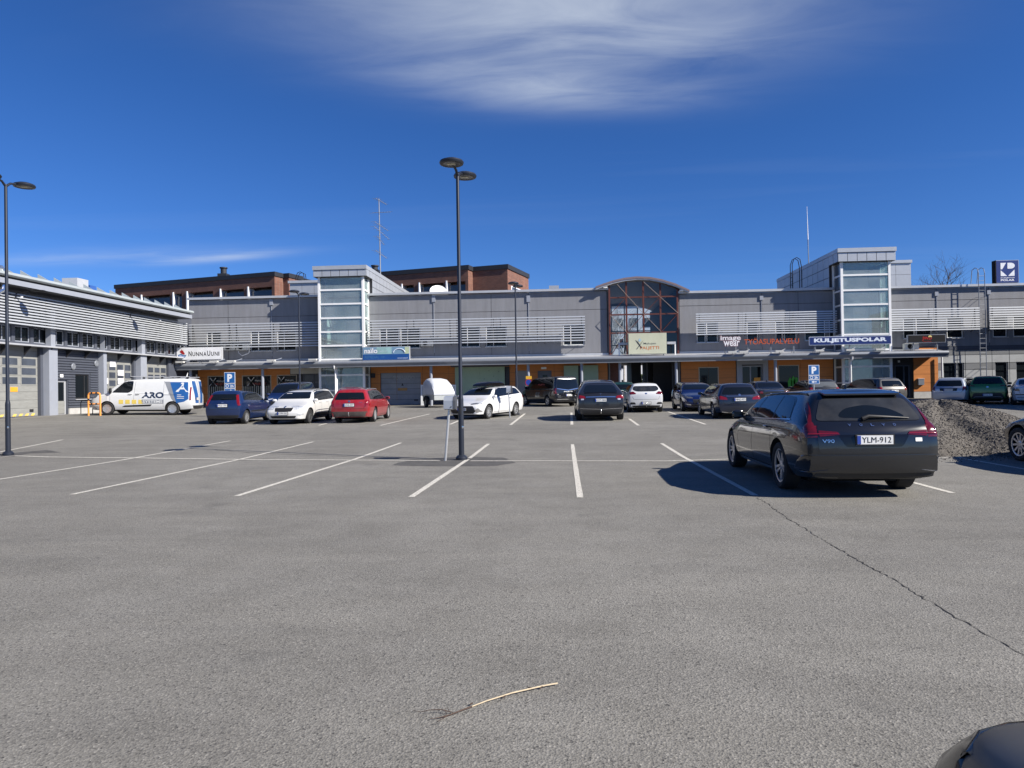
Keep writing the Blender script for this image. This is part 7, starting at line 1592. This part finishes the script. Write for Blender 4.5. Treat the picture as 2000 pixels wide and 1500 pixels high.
def psign(label, px0, px1, py0, py1, Y, arrow):
    a, b = P(px0, py0, Y), P(px1, py0, Y); z1, z0 = P((px0+px1)/2, py0, Y).z, P((px0+px1)/2, py1, Y).z; wd = b.x-a.x; h = z1-z0; cx = (a.x+b.x)/2; g_ = gz(cx, Y)
    t = thing('parking_sign', label, 'sign', (cx, Y, g_), 'blue parking signs'); MB().tube([(cx, Y+.05, g_-.02), (cx, Y+.05, z1-.05)], .03, 10).build('post', M_RAIL, t, True)
    for k, (u, v_) in enumerate(((.47, 1.0), (.235, .455), (0, .225))):
        f = MB().box(a.x, b.x, Y, Y+.015, z0+h*u, z0+h*v_).build('plate', M_PW, t); MB().box(a.x+.02, b.x-.02, Y-.004, Y-.0005, z0+h*u+.02, z0+h*v_-.02).build('face', M_PB, f)
        if k == 0: lettering('lettering', 'P', (cx-wd*.22, Y-.006, z0+h*.54), (wd*.46, 0, 0), (0, 0, h*.38), M_PW, f, bold=.05)
        elif k == 1: lettering('lettering', '2h', (cx+wd*.02, Y-.006, z0+h*.28), (wd*.34, 0, 0), (0, 0, h*.12), M_PW, f, bold=.03); MB().lathe([(.06*wd/.6, 0), (.09*wd/.6, 0), (.09*wd/.6, .003), (.06*wd/.6, .003)], 14, Matrix.Translation((cx-wd*.24, Y-.005, z0+h*.345)) @ Matrix.Rotation(pi/2, 4, 'X'), False).build('disc_symbol', M_PW, f)
        else: s = arrow; MB().prism([(cx+s*wd*.26, Y-.006, z0+h*.11), (cx+s*wd*.05, Y-.006, z0+h*.175), (cx+s*wd*.05, Y-.006, z0+h*.13), (cx-s*wd*.24, Y-.006, z0+h*.13), (cx-s*wd*.24, Y-.006, z0+h*.09), (cx+s*wd*.05, Y-.006, z0+h*.09), (cx+s*wd*.05, Y-.006, z0+h*.045)], (0, -.002, 0)).build('arrow', M_PW, f)
psign('blue parking sign with arrow right behind the blue hatchback', 438, 459, 727, 768, 35.0, 1)
psign('blue parking sign with arrow left beyond the black estate car', 1579, 1600, 713, 750, 37.5, -1)
x = P(1033, 740, 48.9).x; t = thing('traffic_sign', 'yellow plate over a round no stopping sign on the canopy column', 'sign', (x, 48.9, GZ)); MB().box(P(1027, 737, 48.9).x, P(1038.5, 737, 48.9).x, 48.88, 48.9, P(1033, 740.5, 48.9).z, P(1033, 734.5, 48.9).z).build('yellow_plate', pmat('sign_amber', (.72, .40, .03), .5), t)
cz = P(1032, 747, 48.9).z; mm = Matrix.Translation((x-.02, 48.89, cz)) @ Matrix.Rotation(pi/2, 4, 'X'); MB().lathe([(.20, 0), (.20, .012), (0, .012)], 24, mm).build('blue_disc', M_PBLUE, t); MB().lathe([(.20, .013), (.235, .013), (.235, 0), (.20, 0)], 24, mm, False).build('red_ring', pmat('sign_ring_red', (.45, .01, .015), .5), t); MB().tube([(x, 48.95, GZ-.02), (x, 48.95, cz+.5)], .03, 8).build('post', M_RAIL, t)

# ---------------------------------------------------------------- barrier hoops, covered trailer, white boards
M_OR = pmat('orange_paint', (.78, .30, .06), .5)
def hoop(label, px0, px1, py0, py1, mat, mid=True, stripes=True):
    a, b = G(px0, py1), G(px1, py1); h = 1.18 if stripes else .75; t = thing('barrier_hoop', label, 'barrier', (a+b)/2, 'hoop barriers by the garage')
    pts = [a+Vector((0, 0, -.02)), a+Vector((0, 0, h-.12)), a.lerp(b, .06)+Vector((0, 0, h-.03)), a.lerp(b, .15)+Vector((0, 0, h)), a.lerp(b, .85)+Vector((0, 0, h)), a.lerp(b, .94)+Vector((0, 0, h-.03)), b+Vector((0, 0, h-.12)), b+Vector((0, 0, -.02))]
    MB().tube(pts, .045 if stripes else .022, 10).build('tube', mat, t, True)
    if mid: MB().tube([a+Vector((0, 0, h*.52)), b+Vector((0, 0, h*.52))], .04, 8).build('cross_bar', mat, t, True)
    if stripes:
        for q_ in (.3, .7):
            for z in (h, h*.52):
                m0, m1 = a.lerp(b, q_-.07), a.lerp(b, q_+.07); MB().tube([m0+Vector((0, 0, z)), m1+Vector((0, 0, z))], .047, 10).build('black_stripe', S_BLK, t)
        MB().tube([a+Vector((0, 0, h*.66)), a+Vector((0, 0, h*.76))], .047, 10).build('black_stripe', S_BLK, t)
hoop('orange hoop barrier with black stripes in front of the van', 173, 196, 769, 812, M_OR); hoop('thin black hoop barrier beside the orange one', 158, 181, 787, 809, S_BLK, False, False)
# trailer
ty, tx = 46.6, P(856, 780, 46.6).x; g_ = gz(tx, ty); tr = thing('covered_trailer', 'grey trailer with rounded white hood by the green doors', 'trailer', (tx, ty, g_), world=False, rot=(0, 0, R(-62)))
M_HOOD = pmat('trailer_hood', (.56, .58, .61), .4, 0, .05, 2); L_, W_ = 2.5, 1.35
MB().box(-L_/2, L_/2, -W_/2, W_/2, .48, .80).build('tub', pmat('galvanised_tub', (.42, .44, .43), .45, .3), tr)
mb = MB(); pr = [(-L_/2-.02, .80), (-L_/2-.02, 1.05), (-L_/2+.06, 1.55), (-L_/2+.25, 1.83), (-L_/2+.6, 1.92), (0.1, 1.85), (.7, 1.60), (1.1, 1.22), (L_/2+.02, 1.0), (L_/2+.02, .80)]
for q_, sc in ((-W_/2-.02, .80), (-W_/2+.10, .95), (-W_/2+.3, 1.0), (W_/2-.3, 1.0), (W_/2-.10, .95), (W_/2+.02, .80)): mb.v += [(x, q_, .80+(z-.80)*sc) for x, z in pr]
n_ = len(pr)
for i in range(5): mb.f += [(i*n_+k, i*n_+(k+1) % n_, (i+1)*n_+(k+1) % n_, (i+1)*n_+k) for k in range(n_)]
mb.f += [tuple(range(n_)), tuple(range(6*n_-1, 5*n_-1, -1))]; mb.build('hood', M_HOOD, tr, True, 50)
MB().box(-L_/2-.03, L_/2+.03, -W_/2-.03, W_/2+.03, .803, .85).build('hood_rim', M_ALU, tr); MB().box(-L_/2-.035, -L_/2-.021, -W_/2+.1, W_/2-.1, .86, 1.45).build('end_panel', M_GUT, tr)
for sg in (1, -1):
    w_ = sub('wheel', tr); w_.location = (-.1, sg*(W_/2+.12), .31); w_.rotation_euler = (0, 0, 0 if sg > 0 else pi)
    for nm, q_ in wheel_meshes(.31, .17, 'cover', True, .62): put(nm, q_, w_)
    MB().tube([(-.52, sg*(W_/2+.12), .42), (-.38, sg*(W_/2+.12), .62), (-.1, sg*(W_/2+.12), .69), (.18, sg*(W_/2+.12), .62), (.32, sg*(W_/2+.12), .42)], .10, 6).build('mudguard', S_BLK, tr, True); MB().box(-L_/2-.05, -L_/2-.001, sg*.5-.1, sg*.5+.1, .50, .60).build('tail_light', M_TAIL, tr)
MB().tube([(L_/2, 0, .5), (L_/2+1.1, 0, .46)], .04, 8).build('drawbar', M_GUT, tr); MB().tube([(L_/2+.9, .08, 0), (L_/2+.9, .08, .6)], .03, 8).build('jockey_stand', M_GUT, tr)
for x0, x1, lb in ((822, 834, 'white framed board leaning left of the covered trailer'), (879, 891, 'white framed board right of the covered trailer')):
    a, b = P(x0, 790, 50.3), P(x1, 790, 50.3); z1 = P(x0, 751.5, 50.3).z; t = thing('white_board', lb, 'board', (a.x, 50.3, GZ)); mb = MB(); g0 = gz(a.x, 50.3); w_ = .09
    mb.box(a.x, b.x, 50.30, 50.36, z1-w_, z1); mb.box(a.x, a.x+w_, 50.30, 50.36, g0, z1-w_-.001); mb.box(b.x-w_, b.x, 50.30, 50.36, g0, z1-w_-.001); mb.box(a.x+w_+.001, b.x-w_-.001, 50.30, 50.36, g0, g0+w_); mb.build('frame', S_WHITE, t); MB().box(a.x+w_, b.x-w_, 50.32, 50.34, g0+w_, z1-w_).build('infill', pmat('board_infill', (.52, .54, .53), .6), t)
# green goods stacked inside the shop window
t = thing('green_jackets', 'bright green work jackets behind the right shop window', 'clothing', (ux(1545), FAC-.05, GZ+.8)); mb = MB()
for k, px in enumerate((1541, 1547, 1552)):
    x = ux(px); mb.prism([fm(x-.13, .03, GZ+.8), fm(x+.13, .03, GZ+.8), fm(x+.15, .03, GZ+1.35+.1*k), fm(x, .03, GZ+1.6+.1*(k == 1)), fm(x-.15, .03, GZ+1.3)], (0, -.02, 0))
mb.build('cloth', pmat('hi_vis_green', (.06, .32, .05), .8), t)
